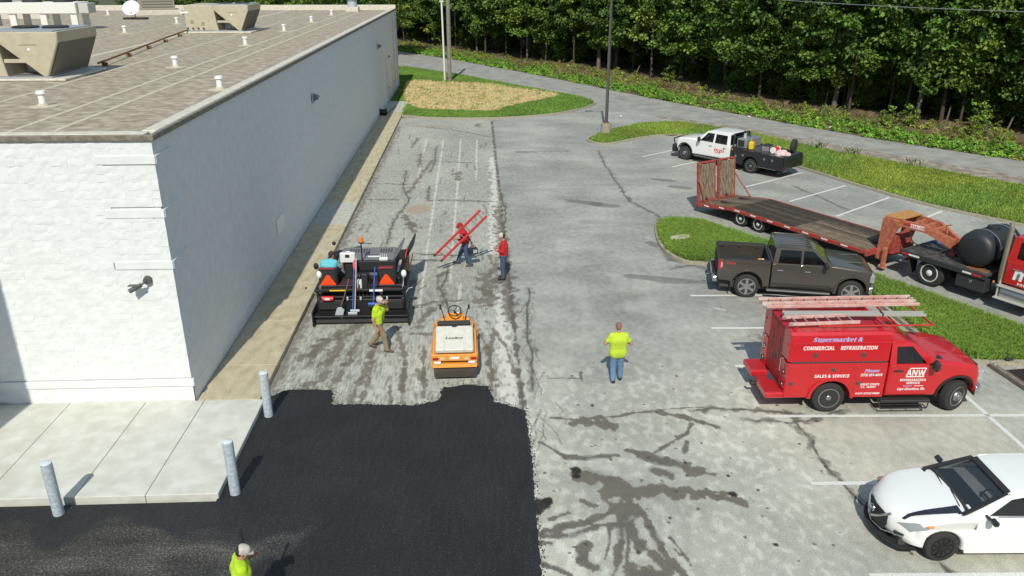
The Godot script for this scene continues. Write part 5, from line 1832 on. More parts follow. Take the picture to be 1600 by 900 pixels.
	part("underbody", bx(V(1.5, 0.5, 0), V(4.4, 0.3, 1.3)), M.chassis_paint, p)
	pickup_nose(p, 3.94, 0.76, 1.18, 0.9, M.chrome)
	part("front_bumper", mb().prism(rrect(3.82, 0.4, 4.07, 0.72, 0.06), hull_slices(0.95, 0.07), Bend.new({"hw": 0.95, "sweep": 0.2, "xs": 3.7})), M.chrome, p)
	cab(p, {"xb": 1.43, "xr": 1.47, "xw": 1.98, "xc": 2.74, "yb": 1.38, "yr": 1.95, "hb": 0.95, "lean": 0.26, "seats": [1.72],
		"wins": [[[1.6, 1.39], [2.42, 1.39], [1.98, 1.8], [1.6, 1.82]]],
		"posts": [[[1.42, 1.34], [1.6, 1.34], [1.6, 1.9], [1.46, 1.9]], [[2.42, 1.34], [2.78, 1.34], [2.02, 1.91], [1.94, 1.86]], [[1.46, 1.81], [2.05, 1.81], [2.0, 1.91], [1.48, 1.91]]]}, red, M.tinted_glass)
	part("wiper_cowl", bx(V(2.78, 1.435, 0), V(0.16, 0.025, 1.6), 0.01), M.black_plastic, p)
	mirror(p, 2.5, 1.34, 1.0, V(0.15, 0.28, 0.22), M.black_plastic)
	for s in [-1, 1]:
		wheel(p, 0, s * 0.84, 0.42, 0.25, "steel", s)
		wheel(p, 0, s * 0.56, 0.42, 0.25, "none", s)
		wheel(p, wb, s * 0.83, 0.42, 0.26, "front_dual", s, 0.45)
	# lettering on both flanks
	var wh := mat("sign_white", lin(0.82, 0.82, 0.8), 0.5)
	var bl := mat("sign_blue", lin(0.42, 0.48, 0.85), 0.5)
	for s in [-1, 1]:
		var R := Basis(Vector3.UP, 0.0 if s > 0 else PI)
		var zz: float = s * 0.974
		letters("Supermarket &", 0.12, bl, p, Transform3D(R, V(0.0, 2.09, s * 0.966)), "lettering", true, 1.0, 0.3)
		letters("COMMERCIAL", 0.105, wh, p, Transform3D(R, V(-0.46 * s, 1.86, zz)), "lettering", false, 0.86, 0.1)
		letters("REFRIGERATION", 0.105, wh, p, Transform3D(R, V(0.55 * s, 1.86, zz)), "lettering", false, 0.86, 0.1)
		zz = s * 0.994
		letters("SALES & SERVICE", 0.085, wh, p, Transform3D(R, V(-0.03, 1.08, zz)), "lettering", false, 1.0, 0.06)
		letters("Phone", 0.09, bl, p, Transform3D(R, V(0.98, 1.22, zz)), "lettering", true, 1.0, 0.3)
		letters("(573) 651-4418", 0.075, wh, p, Transform3D(R, V(0.98, 1.10, zz)), "lettering", false, 0.82, 0.1)
		letters("USDOT 373073", 0.06, wh, p, Transform3D(R, V(0.98, 0.83, zz)), "lettering", false, 0.9, 0.1)
		letters("K.L. 163257", 0.055, wh, p, Transform3D(R, V(0.95, 0.755, zz)), "lettering", false, 1.0, 0.1)
		letters("HVACR LICENSE #98603", 0.05, wh, p, Transform3D(R, V(0.96, 0.57, zz)), "lettering", false, 0.85, 0.1)
		zz = s * 0.981
		letters("ANW", 0.17, wh, p, Transform3D(R, V(2.12, 1.14, zz)), "logo", false, 0.9, 0.0)
		var lo := mb()
		var a := [Vector2(-0.24, -0.11), Vector2(-0.15, 0.13), Vector2(0.25, 0.13), Vector2(0.19, -0.02), Vector2(0.22, -0.11)]
		for k in 5:
			var q0: Vector2 = a[k]
			var q1: Vector2 = a[(k + 1) % 5]
			lo.cyl(V(2.12 + q0.x * s, 1.14 + q0.y, zz), V(2.12 + q1.x * s, 1.14 + q1.y, zz), 0.012, -1, 5)
		part("logo_outline", lo, wh, p)
		letters("REFRIGERATION", 0.065, wh, p, Transform3D(R, V(2.08, 0.935, zz)), "lettering", false, 1.0, 0.0)
		letters("SERVICE", 0.065, wh, p, Transform3D(R, V(2.1, 0.85, zz)), "lettering", false, 1.05, 0.05)
		part("logo_rule", bx(V(1.97, 0.765, zz), V(0.24, 0.012, 0.006)), bl, p)
		part("logo_rule", bx(V(2.26, 0.765, zz), V(0.24, 0.012, 0.006)), wh, p)
		letters("Cape Girardeau, Mo.", 0.07, wh, p, Transform3D(R, V(2.08, 0.68, zz)), "lettering", true, 0.75, 0.3)
	# ladders carried on the roof
	ladder("long pink-grey extension ladder on the far side of the red truck's roof", p.transform * Transform3D(Basis(Vector3.UP, 0.02), V(0.6, 2.41, -0.52)), 4.1, 0.36, 13, "fibre_pale", true)
	ladder("short red and grey stepladder lying on the near rear of the red truck's roof", p.transform * Transform3D(Basis(Vector3.UP, 0.06), V(-0.28, 2.40, 0.52)), 1.75, 0.42, 6, "fibre_pale", false)
	var pl := thing("plank", "long grey aluminium walk plank across the red truck's roof", "plank", p.transform * V(0.65, 2.42, 0.2), -0.05)
	part("deck", bx(V(0, 0.03, 0), V(3.6, 0.05, 0.16), 0.012), mat("plank_grey", lin(0.36, 0.35, 0.32), 0.7), pl)
	for s in [-1, 1]:
		part("side_rail", bx(V(0, 0.035, s * 0.088), V(3.62, 0.075, 0.018), 0.005), M.plank_grey, pl)
	part("strap", bx(V(0.7, 0.045, 0), V(0.04, 0.09, 0.22), 0.01), M.black_plastic, pl)

# a ladder lying along local x, rungs across z, centred
func ladder(label: String, xf: Transform3D, l: float, w: float, rungs: int, rail: String, double: bool) -> Node3D:
	var o := thing("ladder", label, "ladder")
	o.transform = xf
	var m: Material = tri_mat("fibre_pale", noise_tex(81, 0.05, lin(0.56, 0.30, 0.26), lin(0.62, 0.47, 0.42), 256, 4), V(0.25, 0.25, 0.25), 0.6, null, 1.0, false) if rail == "fibre_pale" else mat("fibre_red", lin(0.5, 0.035, 0.03), 0.5)
	var al := mat("rung_alu", lin(0.5, 0.5, 0.49), 0.4, 0.7)
	for y in ([0.0, 0.085] if double else [0.0]):
		for s in [-1, 1]:
			var zz: float = s * (w / 2.0 - (0.03 if y > 0.0 else 0.0))
			part("rail", bx(V(-0.12 if y > 0.0 else 0.0, y + 0.04, zz), V(l, 0.085, 0.06 if rail == "fibre_red" else 0.032), 0.006), m, o)
		for k in rungs:
			var x := (float(k) + 0.5) / rungs * l - l / 2.0
			part("rung", mb().cyl(V(x, y + 0.04, -w / 2.0), V(x, y + 0.04, w / 2.0), 0.016, -1, 8), al, o)
	for s in [-1, 1]:
		part("foot", bx(V(-l / 2.0 - 0.04, 0.04, s * w / 2.0), V(0.1, 0.1, 0.05), 0.012), al if rail == "fibre_pale" else M.black_plastic, o)
	return o

func build_flatbed_pickup() -> void:
	var p := place("flatbed_pickup", "white crew cab pickup with black flatbed parked beyond the trailer", "pickup truck", 15.84, -43.63, -129.1)
	var wt := mat("truck_white", lin(0.78, 0.78, 0.77), 0.3, 0.0, 0.6)
	var bk := mat("bed_black", lin(0.014, 0.015, 0.018), 0.35, 0.0, 0.3)
	var wb := 4.53
	var body := [Vector2(1.42, 0.5), Vector2(3.98, 0.46)]
	body.append_array(arc(wb, 0.45, 0.54, 178, 2, 14))
	body.append_array([Vector2(5.15, 0.55), Vector2(5.28, 0.7), Vector2(5.3, 1.0), Vector2(5.22, 1.18), Vector2(5.0, 1.26), Vector2(4.4, 1.33), Vector2(3.78, 1.36), Vector2(3.6, 1.3), Vector2(1.42, 1.3)])
	var bd := Bend.new({"hw": 0.98, "xf": 4.2, "nose": 0.06, "cy": 1.2, "crown": 0.06, "sweep": 0.16, "xs": 4.9})
	part("body", mb().prism(body, hull_slices(0.98, 0.08), bd), wt, p, 38.0)
	part("underbody", bx(V(2.2, 0.5, 0), V(6.2, 0.3, 1.3)), M.chassis_paint, p)
	arch_trim(p, wb, 0.45, 0.54, 0.98, M.black_plastic, bd)
	pickup_nose(p, 5.27, 0.76, 1.18, 0.9, M.black_plastic)
	part("front_bumper", mb().prism(rrect(5.2, 0.36, 5.66, 0.8, 0.07), hull_slices(0.98, 0.08), Bend.new({"hw": 0.98, "sweep": 0.22, "xs": 5.1})), M.black_steel, p)
	part("brush_guard", mb().tube([V(5.5, 0.78, -0.62), V(5.62, 1.08, -0.6), V(5.64, 1.12, 0), V(5.62, 1.08, 0.6), V(5.5, 0.78, 0.62)], 0.035), M.black_steel, p)
	cab(p, {"xb": 1.46, "xr": 1.56, "xw": 3.0, "xc": 3.76, "yb": 1.3, "yr": 1.96, "hb": 0.95, "lean": 0.25, "seats": [1.9, 2.8],
		"wins": [[[1.66, 1.33], [2.48, 1.33], [2.48, 1.82], [1.72, 1.82]], [[2.6, 1.33], [3.5, 1.33], [3.02, 1.8], [2.6, 1.82]]],
		"posts": [[[1.44, 1.28], [1.66, 1.28], [1.72, 1.82], [1.7, 1.92], [1.55, 1.92]], [[2.48, 1.28], [2.6, 1.28], [2.6, 1.92], [2.48, 1.92]], [[3.5, 1.28], [3.8, 1.28], [3.06, 1.92], [2.98, 1.87]], [[1.55, 1.81], [3.08, 1.81], [3.02, 1.92], [1.57, 1.92]]]}, wt, M.tinted_glass)
	for s in [-1, 1]:
		for d in [[1.56, 2.5], [2.52, 3.6]]:
			var dr := part("door", sp(rrect(d[0], 0.58, d[1], 1.3, 0.06), s, 0.972, 0.014), wt, p)
			part("handle", bx(V(d[0] + 0.2, 1.12, s * 1.0), V(0.22, 0.045, 0.035), 0.014), M.chrome, dr)
		part("running_board", bx(V(2.6, 0.4, s * 0.98), V(2.4, 0.06, 0.16), 0.02), M.board_grey, p)
		letters("mpi", 0.22, mat("sign_red", lin(0.6, 0.02, 0.03), 0.5), p, Transform3D(Basis(Vector3.UP, 0.0 if s > 0 else PI), V(2.12, 0.95, s * 0.99)), "logo", false, 1.3, 0.15)
		letters("PAVING", 0.06, M.sign_red, p, Transform3D(Basis(Vector3.UP, 0.0 if s > 0 else PI), V(2.2, 0.8, s * 0.99)), "lettering", false, 1.2)
	mirror(p, 3.42, 1.34, 1.0, V(0.15, 0.28, 0.22), M.black_plastic)
	# black skirted flatbed
	var sk := [Vector2(1.3, 0.5), Vector2(1.3, 1.28), Vector2(-1.95, 1.2), Vector2(-1.98, 0.55), Vector2(-1.6, 0.46), Vector2(-0.52, 0.44)]
	sk.append_array(arc(0, 0.44, 0.5, 180, 0, 12))
	sk.append(Vector2(0.55, 0.42))
	for s in [-1, 1]:
		part("bed_skirt", mb().prism(sk, [[0.72, 0.01], [0.73, 0], [1.035, 0], [1.05, 0.015]] if s > 0 else [[-1.05, 0.015], [-1.035, 0], [-0.73, 0], [-0.72, 0.01]]), bk, p, 30.0)
		for x in [0.95, 0.5, -0.85, -1.35]:
			part("latch", bx(V(x, 0.95 if x < 0.9 else 0.85, s * 1.055), V(0.1, 0.12, 0.02), 0.008), M.alloy, p)
		part("trim_strip", bx(V(-1.0, 0.47, s * 1.045), V(1.2, 0.02, 0.02)), M.alloy, p)
		part("clearance_lamp", bx(V(1.2, 1.18, s * 1.055), V(0.08, 0.06, 0.02), 0.006), M.amber, p)
		part("tail_light", bx(V(-1.92, 0.62, s * 0.9), V(0.12, 0.12, 0.2), 0.02), M.tail_red, p)
		part("reverse_lamp", mb().cyl(V(-1.97, 0.8, s * 0.75), V(-2.0, 0.8, s * 0.75), 0.06, -1, 10), M.chrome, p)
	part("deck", bx(V(-0.3, 1.215, 0), V(3.25, 0.06, 1.5)), mat("deck_plate", lin(0.12, 0.12, 0.12), 0.5, 0.5), p)
	part("rear_sill", bx(V(-1.99, 0.85, 0), V(0.1, 0.66, 1.9), 0.03), bk, p)
	var hr := mb()
	for s in [-1, 1]:
		hr.tube([V(1.28, 1.25, s * 0.85), V(1.34, 1.95, s * 0.7)], 0.05)
	for y in [1.55, 1.75, 1.95]:
		hr.tube([V(1.3 + (y - 1.25) * 0.08, y, -0.74), V(1.3 + (y - 1.25) * 0.08, y, 0.74)], 0.04)
	part("headache_rack", hr, bk, p)
	for s in [-1, 1]:
		wheel(p, 0, s * 0.86, 0.41, 0.24, "steel", s)
		wheel(p, 0, s * 0.6, 0.41, 0.24, "none", s)
		wheel(p, wb, s * 0.84, 0.41, 0.26, "front_dual", s)
	# load on the bed
	var q := p.transform
	var tank := thing("fuel_tank", "grey steel fuel tank with a black panel behind the white cab", "fuel tank", q * V(0.85, 1.25, 0), -deg_to_rad(-129.1))
	part("tank_body", bx(V(0, 0.26, 0), V(0.62, 0.52, 1.5), 0.04), mat("tank_grey", lin(0.32, 0.33, 0.33), 0.45, 0.5), tank)
	part("side_panel", bx(V(0.02, 0.27, -0.76), V(0.4, 0.36, 0.02), 0.01), M.black_plastic, tank)
	part("pump", mb().cyl(V(0.1, 0.52, -0.3), V(0.1, 0.75, -0.3), 0.09, 0.07, 10), M.steel_galv, tank)
	part("hose", mb().tube([V(0.1, 0.7, -0.3), V(0.3, 0.85, -0.1), V(0.25, 0.7, 0.2), V(0.0, 0.56, 0.1)], 0.03), M.rubber, tank)
	var can := thing("jerry_can", "yellow jerry can with a red cap on the black flatbed", "fuel can", q * V(0.28, 1.25, -0.62), 0.9)
	part("can_body", bx(V(0, 0.22, 0), V(0.34, 0.44, 0.26), 0.05), mat("can_yellow", lin(0.72, 0.5, 0.02), 0.5), can)
	part("cap", mb().cyl(V(0.08, 0.44, 0), V(0.08, 0.52, 0), 0.05, -1, 10), M.tape_red, can)
	part("handle", mb().tube([V(-0.12, 0.42, 0), V(-0.08, 0.53, 0), V(0.04, 0.5, 0)], 0.022), M.can_yellow, can)
	var tb := thing("tool_box", "grey metal tool box in the middle of the black flatbed", "tool box", q * V(-0.45, 1.25, -0.2), 0.9)
	part("box_body", bx(V(0, 0.14, 0), V(0.6, 0.28, 0.4), 0.02), M.tank_grey, tb)
	part("lid", bx(V(0, 0.3, 0), V(0.62, 0.05, 0.42), 0.02), M.black_plastic, tb)
	part("handle", mb().tube([V(-0.1, 0.32, 0), V(-0.08, 0.38, 0), V(0.08, 0.38, 0), V(0.1, 0.32, 0)], 0.012), M.chrome, tb)
	var co := thing("water_cooler", "red and white cooler lying near the rear of the flatbed", "cooler", q * V(-1.05, 1.25, -0.35), 0.7)
	part("cooler_body", mb().cyl(V(-0.22, 0.16, 0), V(0.2, 0.16, 0), 0.16, 0.17, 16), M.tape_red, co)
	part("lid", mb().cyl(V(0.2, 0.16, 0), V(0.27, 0.16, 0), 0.175, -1, 16), M.white_plain, co)
	part("base_ring", mb().cyl(V(-0.26, 0.16, 0), V(-0.22, 0.16, 0), 0.17, -1, 16), M.white_plain, co)
	var sack := thing("rag_bundle", "crumpled white and pink rags draped on the flatbed's rear corner", "rags", q * V(-1.62, 1.2, -0.55), 0.3)
	var rg := mb()
	for k in 7:
		rg.ball(V(rng.randf_range(-0.2, 0.2), rng.randf_range(0.05, 0.2), rng.randf_range(-0.3, 0.25)), V(0.2, 0.13, 0.18), 8, 5)
	part("rags", rg, mat("rag_white", lin(0.62, 0.48, 0.46), 0.95), sack)
	part("hanging_rag", mb().ball(V(-0.24, -0.02, -0.1), V(0.12, 0.22, 0.2), 8, 5), M.rag_white, sack)
	var sp2 := thing("spare_tyre", "black spare tyre standing at the rear of the white truck's flatbed", "tyre", q * V(-1.72, 1.62, 0.35), 0.9)
	part("tyre", mb().lathe(V(0, 0, -0.12), Vector3.BACK, [Vector2(0.22, 0.02), Vector2(0.3, 0), Vector2(0.38, 0.04), Vector2(0.39, 0.2), Vector2(0.3, 0.24), Vector2(0.22, 0.22)], 24), M.rubber, sp2)
	part("rim", mb().cyl(V(0, 0, -0.08), V(0, 0, 0.08), 0.22, -1, 18), M.steel_rim, sp2)

func build_trailer() -> void:
	var p := place("gooseneck_trailer", "rusty red gooseneck flatbed trailer with raised wooden loading ramps", "trailer", 12.29, -34.43, 60.6)
	var red := tri_mat("trailer_red", noise_tex(82, 0.05, lin(0.17, 0.035, 0.022), lin(0.42, 0.075, 0.05), 256, 5, lin(0.34, 0.055, 0.038)), V(0.5, 0.5, 0.5), 0.7, null, 1.0, false)
	var orange := tri_mat("neck_rust", noise_tex(83, 0.04, lin(0.30, 0.10, 0.05), lin(0.52, 0.20, 0.09), 256, 5, lin(0.42, 0.12, 0.07)), V(0.5, 0.5, 0.5), 0.75, null, 1.0, false)
	var woods := []
	for k in 6:
		var d: float = [1.0, 0.55, 0.8, 0.28, 0.42, 1.15][k]
		woods.append(tri_mat("deck_wood_%d" % k, noise_tex(90 + k, 0.03, lin(0.06 * d, 0.045 * d, 0.032 * d), lin(0.26 * d, 0.195 * d, 0.125 * d), 256, 5, lin(0.15 * d, 0.11 * d, 0.075 * d)), V(0.25, 2.0, 2.0), 0.9, null, 1.0, false))
	var hw := 1.28
	# deck planks run lengthwise, in two lengths; tarred dark in the middle
	for k in 13:
		var z := -1.2 + k * 0.2
		part("plank", bx(V(1.7, 0.735 + rng.randf_range(-0.006, 0.006), z), V(3.38, 0.045, 0.188), 0.006), woods[[3, 3, 3, 4, 3, 3, 1, 3, 3, 4, 3, 3, 3][k]], p, 20.0)
		part("plank", bx(V(5.1, 0.735 + rng.randf_range(-0.006, 0.006), z), V(3.4, 0.045, 0.188), 0.006), woods[[3, 3, 4, 1, 2, 5, 1, 2, 5, 0, 5, 5, 2][k]], p, 20.0)
	var dv := deg_to_rad(8.2)
	for k in 13:
		var o := part("plank", bx(V(-1.04, 0, -1.2 + k * 0.2), V(2.06, 0.045, 0.188), 0.006), woods[[0, 2, 1, 0, 2, 0, 5, 2, 1, 0, 2, 5, 1][k]], p, 20.0)
		o.transform = Transform3D(Basis(Vector3.BACK, dv), V(0, 0.735, 0))
	# side rails, dovetail, cross members
	for s in [-1, 1]:
		part("side_rail", bx(V(3.45, 0.69, s * (hw + 0.02)), V(6.9, 0.16, 0.06), 0.01), red, p)
		var dr := part("side_rail", bx(V(-1.04, -0.045, s * (hw + 0.02)), V(2.1, 0.16, 0.06), 0.01), red, p)
		dr.transform = Transform3D(Basis(Vector3.BACK, dv), V(0, 0.735, 0))
		part("frame_beam", bx(V(2.8, 0.56, s * 0.6), V(8.0, 0.26, 0.12), 0.01), mat("frame_dark", lin(0.05, 0.03, 0.025), 0.8), p)
		for k in 9:
			var x := -1.4 + k * 0.92
			var yy := 0.71 if x > 0 else 0.735 + x * tan(dv) - 0.05
			part("reflector_tape", bx(V(x, yy, s * (hw + 0.053)), V(0.3, 0.05, 0.008)), M.white_plain, p)
			part("reflector_tape", bx(V(x + 0.32, yy + (0.0 if x > 0 else 0.04), s * (hw + 0.053)), V(0.3, 0.05, 0.008)), M.tape_red, p)
	for k in 8:
		part("cross_member", bx(V(0.2 + k * 0.95, 0.655, 0), V(0.08, 0.1, 2.5)), M.frame_dark, p)
	part("rear_beam", bx(V(-2.1, 0.38, 0), V(0.12, 0.2, 2.6), 0.015), red, p)
	part("front_beam", bx(V(6.9, 0.66, 0), V(0.12, 0.24, 2.6), 0.015), red, p)
	# tandem wheels
	for x in [0.55, 1.55]:
		for s in [-1, 1]:
			wheel(p, x, s * 1.08, 0.365, 0.22, "white", s)
			wheel(p, x, s * 0.83, 0.365, 0.22, "none", s)
		part("axle", mb().cyl(V(x, 0.345, -1.0), V(x, 0.345, 1.0), 0.06, -1, 8), M.frame_dark, p)
	# standing ramps: red frames with upright boards
	for r in [[0.72, 0.04], [-0.62, 0.0]]:
		var g := Node3D.new()
		g.name = "ramp"
		p.add_child(g, true)
		g.transform = Transform3D(Basis(Vector3.BACK, deg_to_rad(7.0)), V(-2.08 + r[1], 0.47, r[0]))
		for s in [-1, 1]:
			part("frame_bar", bx(V(0, 0.92, s * 0.5), V(0.14, 1.86, 0.09), 0.01), red, g)
		part("frame_bar", bx(V(0, 1.84, 0), V(0.12, 0.08, 0.95), 0.01), red, g)
		part("frame_bar", bx(V(0, 0.06, 0), V(0.14, 0.12, 0.95), 0.01), red, g)
		for k in 5:
			part("board", bx(V(0.06, 0.93, -0.36 + k * 0.18), V(0.045, 1.68, 0.165), 0.006), tri_mat("ramp_wood_%d" % (k % 3), noise_tex(97 + k % 3, 0.03, lin(0.09, 0.066, 0.045), lin(0.34, 0.27, 0.185), 256, 5), V(2.0, 0.3, 2.0), 0.9, null, 1.0, false), g, 20.0)
		part("brace", mb().cyl(V(0.02, 1.1, 0.56 if r[0] > 0 else -0.56), V(0.98, 0.02, 0.6 if r[0] > 0 else -0.6), 0.028, -1, 8), red, g)
		part("lift_spring", mb().cyl(V(0.1, 0.15, 0.0), V(-0.05, 0.15, 0.4), 0.05, -1, 8), M.frame_dark, g)
		part("kick_foot", bx(V(-0.14, 1.45, 0), V(0.1, 0.7, 0.35), 0.02), red, g)
	# neck: two boxed uprights, sloped top plate, arms converging on the coupler
	for s in [-1, 1]:
		part("neck_upright", mb().prism([Vector2(6.93, 0.4), Vector2(7.2, 0.36), Vector2(7.55, 1.62), Vector2(7.6, 2.0), Vector2(7.3, 2.06), Vector2(6.98, 1.98)], [[s * 0.66 - 0.07, 0.012], [s * 0.66 - 0.06, 0], [s * 0.66 + 0.06, 0], [s * 0.66 + 0.07, 0.012]]), orange, p)
		var arm := mb()
		slab4(arm, V(7.05, 1.86, s * 0.66), V(7.05, 2.06, s * 0.66), V(8.6, 2.04, s * 0.42), V(8.6, 1.76, s * 0.42), 0.12)
		slab4(arm, V(8.58, 1.76, s * 0.42), V(8.58, 2.04, s * 0.42), V(9.5, 1.72, s * 0.12), V(9.42, 1.36, s * 0.12), 0.12)
		part("neck_arm", arm, orange, p, 20.0)
		var gus := mb().prism([Vector2(7.25, 1.2), Vector2(7.55, 1.62), Vector2(7.75, 1.84), Vector2(7.1, 1.88)], [[s * 0.66 - 0.02, 0], [s * 0.66 + 0.02, 0]])
		part("gusset", gus, orange, p)
		for k in 3:
			var f := 0.12 + k * 0.3
			part("reflector_tape", slab4(mb(), V(7.15 + f * 1.5, 1.94, s * (0.725 - f * 0.235)), V(7.15 + f * 1.5, 2.0, s * (0.725 - f * 0.235)), V(7.38 + f * 1.5, 2.0, s * (0.69 - f * 0.235)), V(7.38 + f * 1.5, 1.94, s * (0.69 - f * 0.235)), 0.01), M.white_plain if k != 1 else M.tape_red, p)
		part("maker_plate", slab4(mb(), V(8.0, 1.86, s * 0.585), V(8.0, 2.0, s * 0.585), V(8.5, 1.99, s * 0.508), V(8.5, 1.85, s * 0.508), 0.012), M.white_plain, p)
		part("safety_chain", mb().tube([V(9.3, 1.36, s * 0.15), V(9.1, 1.15, s * 0.3), V(9.35, 1.1, s * 0.42)], 0.02), M.frame_dark, p)
		letters("TRAIL-EZE", 0.1, M.sign_red, p, Transform3D(Basis(Vector3.UP, deg_to_rad(8.7) if s > 0 else PI - deg_to_rad(8.7)), V(8.25, 1.925, s * 0.556)), "lettering", false, 0.85)
	part("neck_plate", slab4(mb(), V(7.0, 2.075, -0.72), V(7.0, 2.075, 0.72), V(7.7, 2.09, 0.6), V(7.7, 2.09, -0.6), 0.03), tri_mat("neck_top_rust", noise_tex(84, 0.05, lin(0.36, 0.17, 0.05), lin(0.56, 0.28, 0.09), 256, 4), V(0.6, 0.6, 0.6), 0.8, null, 1.0, false), p, 20.0)
	for k in 3:
		part("neck_crossbar", bx(V(7.95 + k * 0.42, 1.9, 0), V(0.1, 0.2, 0.98 - k * 0.12), 0.01), orange, p)
	part("lower_crossbar", bx(V(7.15, 0.6, 0), V(0.16, 0.3, 1.3), 0.015), orange, p)
	part("chain_tray", bx(V(7.35, 1.0, 0), V(0.3, 0.7, 1.1), 0.02), red, p)
	part("coupler", mb().cyl(V(9.42, 1.1, 0), V(9.42, 1.75, 0), 0.075, -1, 12), red, p)
	part("coupler_head", bx(V(9.42, 1.14, 0), V(0.26, 0.16, 0.24), 0.03), red, p)
	part("jack_handle", mb().tube([V(9.2, 1.9, 0.25), V(9.15, 2.2, 0.25), V(9.3, 2.24, 0.25)], 0.03), orange, p)
	part("brake_cable", mb().tube([V(8.0, 1.75, 0.5), V(8.05, 1.5, 0.5), V(8.1, 1.3, 0.4), V(8.3, 1.15, 0.2)], 0.02), M.rubber, p)
	for s in [-1, 1]:
		part("landing_leg", bx(V(7.35, 0.55, s * 0.8), V(0.14, 0.75, 0.14), 0.01), orange, p)
		part("leg_pad", bx(V(7.35, 0.16, s * 0.8), V(0.26, 0.03, 0.26), 0.008), orange, p)
	part("spare_tarp", mb().ball(V(6.5, 0.8, -0.3), V(0.3, 0.09, 0.55), 10, 6), M.black_plastic, p)

func build_heavy_truck() -> void:
	var p := place("heavy_truck", "red heavy truck with black flatbed and round black tank, cut by the right edge", "truck", 17.07, -26.61, 60.5)
	var red := mat("heavy_red", lin(0.5, 0.012, 0.014), 0.35, 0.0, 0.6)
	var bk := mat("flatbed_black", lin(0.03, 0.03, 0.031), 0.65)
	part("deck", bx(V(0.43, 1.04, 0), V(3.16, 0.1, 2.4), 0.01), tri_mat("flatbed_worn", noise_tex(85, 0.03, lin(0.03, 0.03, 0.03), lin(0.09, 0.085, 0.08), 256, 5), V(0.4, 0.4, 0.4), 0.7), p)
	part("deck_front_board", bx(V(1.55, 1.1, 0.95), V(0.7, 0.03, 0.35), 0.01), M.rust, p)
	for s in [-1, 1]:
		part("side_rail", bx(V(0.43, 0.98, s * 1.22), V(3.2, 0.18, 0.06), 0.01), bk, p)
		part("reflector_tape", bx(V(-0.6, 0.99, s * 1.255), V(0.4, 0.06, 0.008)), M.white_plain, p)
		part("reflector_tape", bx(V(-0.95, 0.99, s * 1.255), V(0.28, 0.06, 0.008)), M.tape_red, p)
		part("reflector_tape", bx(V(1.35, 0.98, s * 1.255), V(0.3, 0.06, 0.008)), M.white_plain, p)
		part("reflector_tape", bx(V(1.68, 0.98, s * 1.255), V(0.34, 0.06, 0.008)), M.tape_red, p)
		part("mud_flap", bx(V(-0.8, 0.52, s * 0.9), V(0.03, 0.62, 0.55), 0.008), M.rubber, p)
		part("tool_box", bx(V(1.5, 0.64, s * 0.98), V(1.0, 0.46, 0.44), 0.015), bk, p)
		part("box_latch", bx(V(1.5, 0.7, s * 1.206), V(0.1, 0.1, 0.02), 0.008), M.alloy, p)
		part("frame_rail", bx(V(2.3, 0.78, s * 0.42), V(7.2, 0.26, 0.09)), M.chassis_paint, p)
		wheel(p, 0, s * 1.0, 0.5, 0.27, "white", s)
		wheel(p, 0, s * 0.68, 0.5, 0.27, "none", s)
		wheel(p, 4.75, s * 0.98, 0.5, 0.28, "front_dual", s)
		# aluminium steps over the fuel tank
		part("fuel_tank", mb().cyl(V(2.5, 0.62, s * 0.92), V(3.6, 0.62, s * 0.92), 0.29, -1, 18), M.alloy, p)
		for y in [0.46, 0.86]:
			part("step", bx(V(3.0, y, s * (1.22 if y < 0.6 else 1.14)), V(1.25, 0.05, 0.24), 0.012), mat("step_alu", lin(0.55, 0.54, 0.48), 0.5, 0.4), p)
		for x in [2.42, 3.6]:
			part("step_bracket", bx(V(x, 0.66, s * 1.14), V(0.05, 0.42, 0.16), 0.01), M.step_alu, p)
		part("exhaust_stack", mb().tube([V(2.36, 0.75, s * 0.98), V(2.36, 1.2, s * 1.06), V(2.36, 2.8, s * 1.06), V(2.31, 2.98, s * 1.06)], [0.06, 0.085, 0.085, 0.075], 14), mat("stack_steel", lin(0.46, 0.44, 0.36), 0.35, 0.8), p)
		part("tail_light", bx(V(-1.17, 0.96, s * 0.95), V(0.03, 0.1, 0.2), 0.01), M.tail_red, p)
		part("marker_lamp", bx(V(2.2, 0.9, s * 1.1), V(0.06, 0.07, 0.05), 0.015), M.amber, p)
	# poly tank lying across the deck
	var tk := part("tank", mb().lathe(V(1.28, 1.72, -1.0), Vector3.BACK, [Vector2(0.02, -0.06), Vector2(0.4, -0.04), Vector2(0.56, 0.03), Vector2(0.63, 0.16), Vector2(0.64, 0.4), Vector2(0.61, 0.44), Vector2(0.61, 0.52), Vector2(0.64, 0.56), Vector2(0.64, 1.44), Vector2(0.61, 1.48), Vector2(0.61, 1.56), Vector2(0.64, 1.6), Vector2(0.63, 1.84), Vector2(0.56, 1.97), Vector2(0.4, 2.04), Vector2(0.02, 2.06)], 36), mat("poly_black", lin(0.022, 0.024, 0.027), 0.5), p, 50.0)
	for z in [-0.52, 0.52]:
		var st := []
		for k in 19:
			var a := deg_to_rad(-20.0 + k * 220.0 / 18.0)
			st.append(V(1.28 + cos(a) * 0.655, 1.72 + sin(a) * 0.655, z))
		part("strap", mb().tube(st, 0.022, 5), M.alloy, tk)
		part("cradle", bx(V(1.28, 1.16, z), V(1.0, 0.14, 0.12), 0.01), bk, p)
	part("filler_lid", mb().cyl(V(1.28, 2.33, 0), V(1.28, 2.42, 0), 0.2, -1, 18), M.black_plastic, tk)
	part("hose", mb().tube([V(0.6, 1.15, 0.1), V(0.1, 1.13, -0.35), V(-0.4, 1.12, -0.75), V(0.1, 1.12, -0.95), V(0.7, 1.2, -0.7)], 0.05), M.rubber, p)
	part("hitch_plate", bx(V(0.15, 1.1, 0), V(0.6, 0.02, 0.6)), M.frame_dark, p)
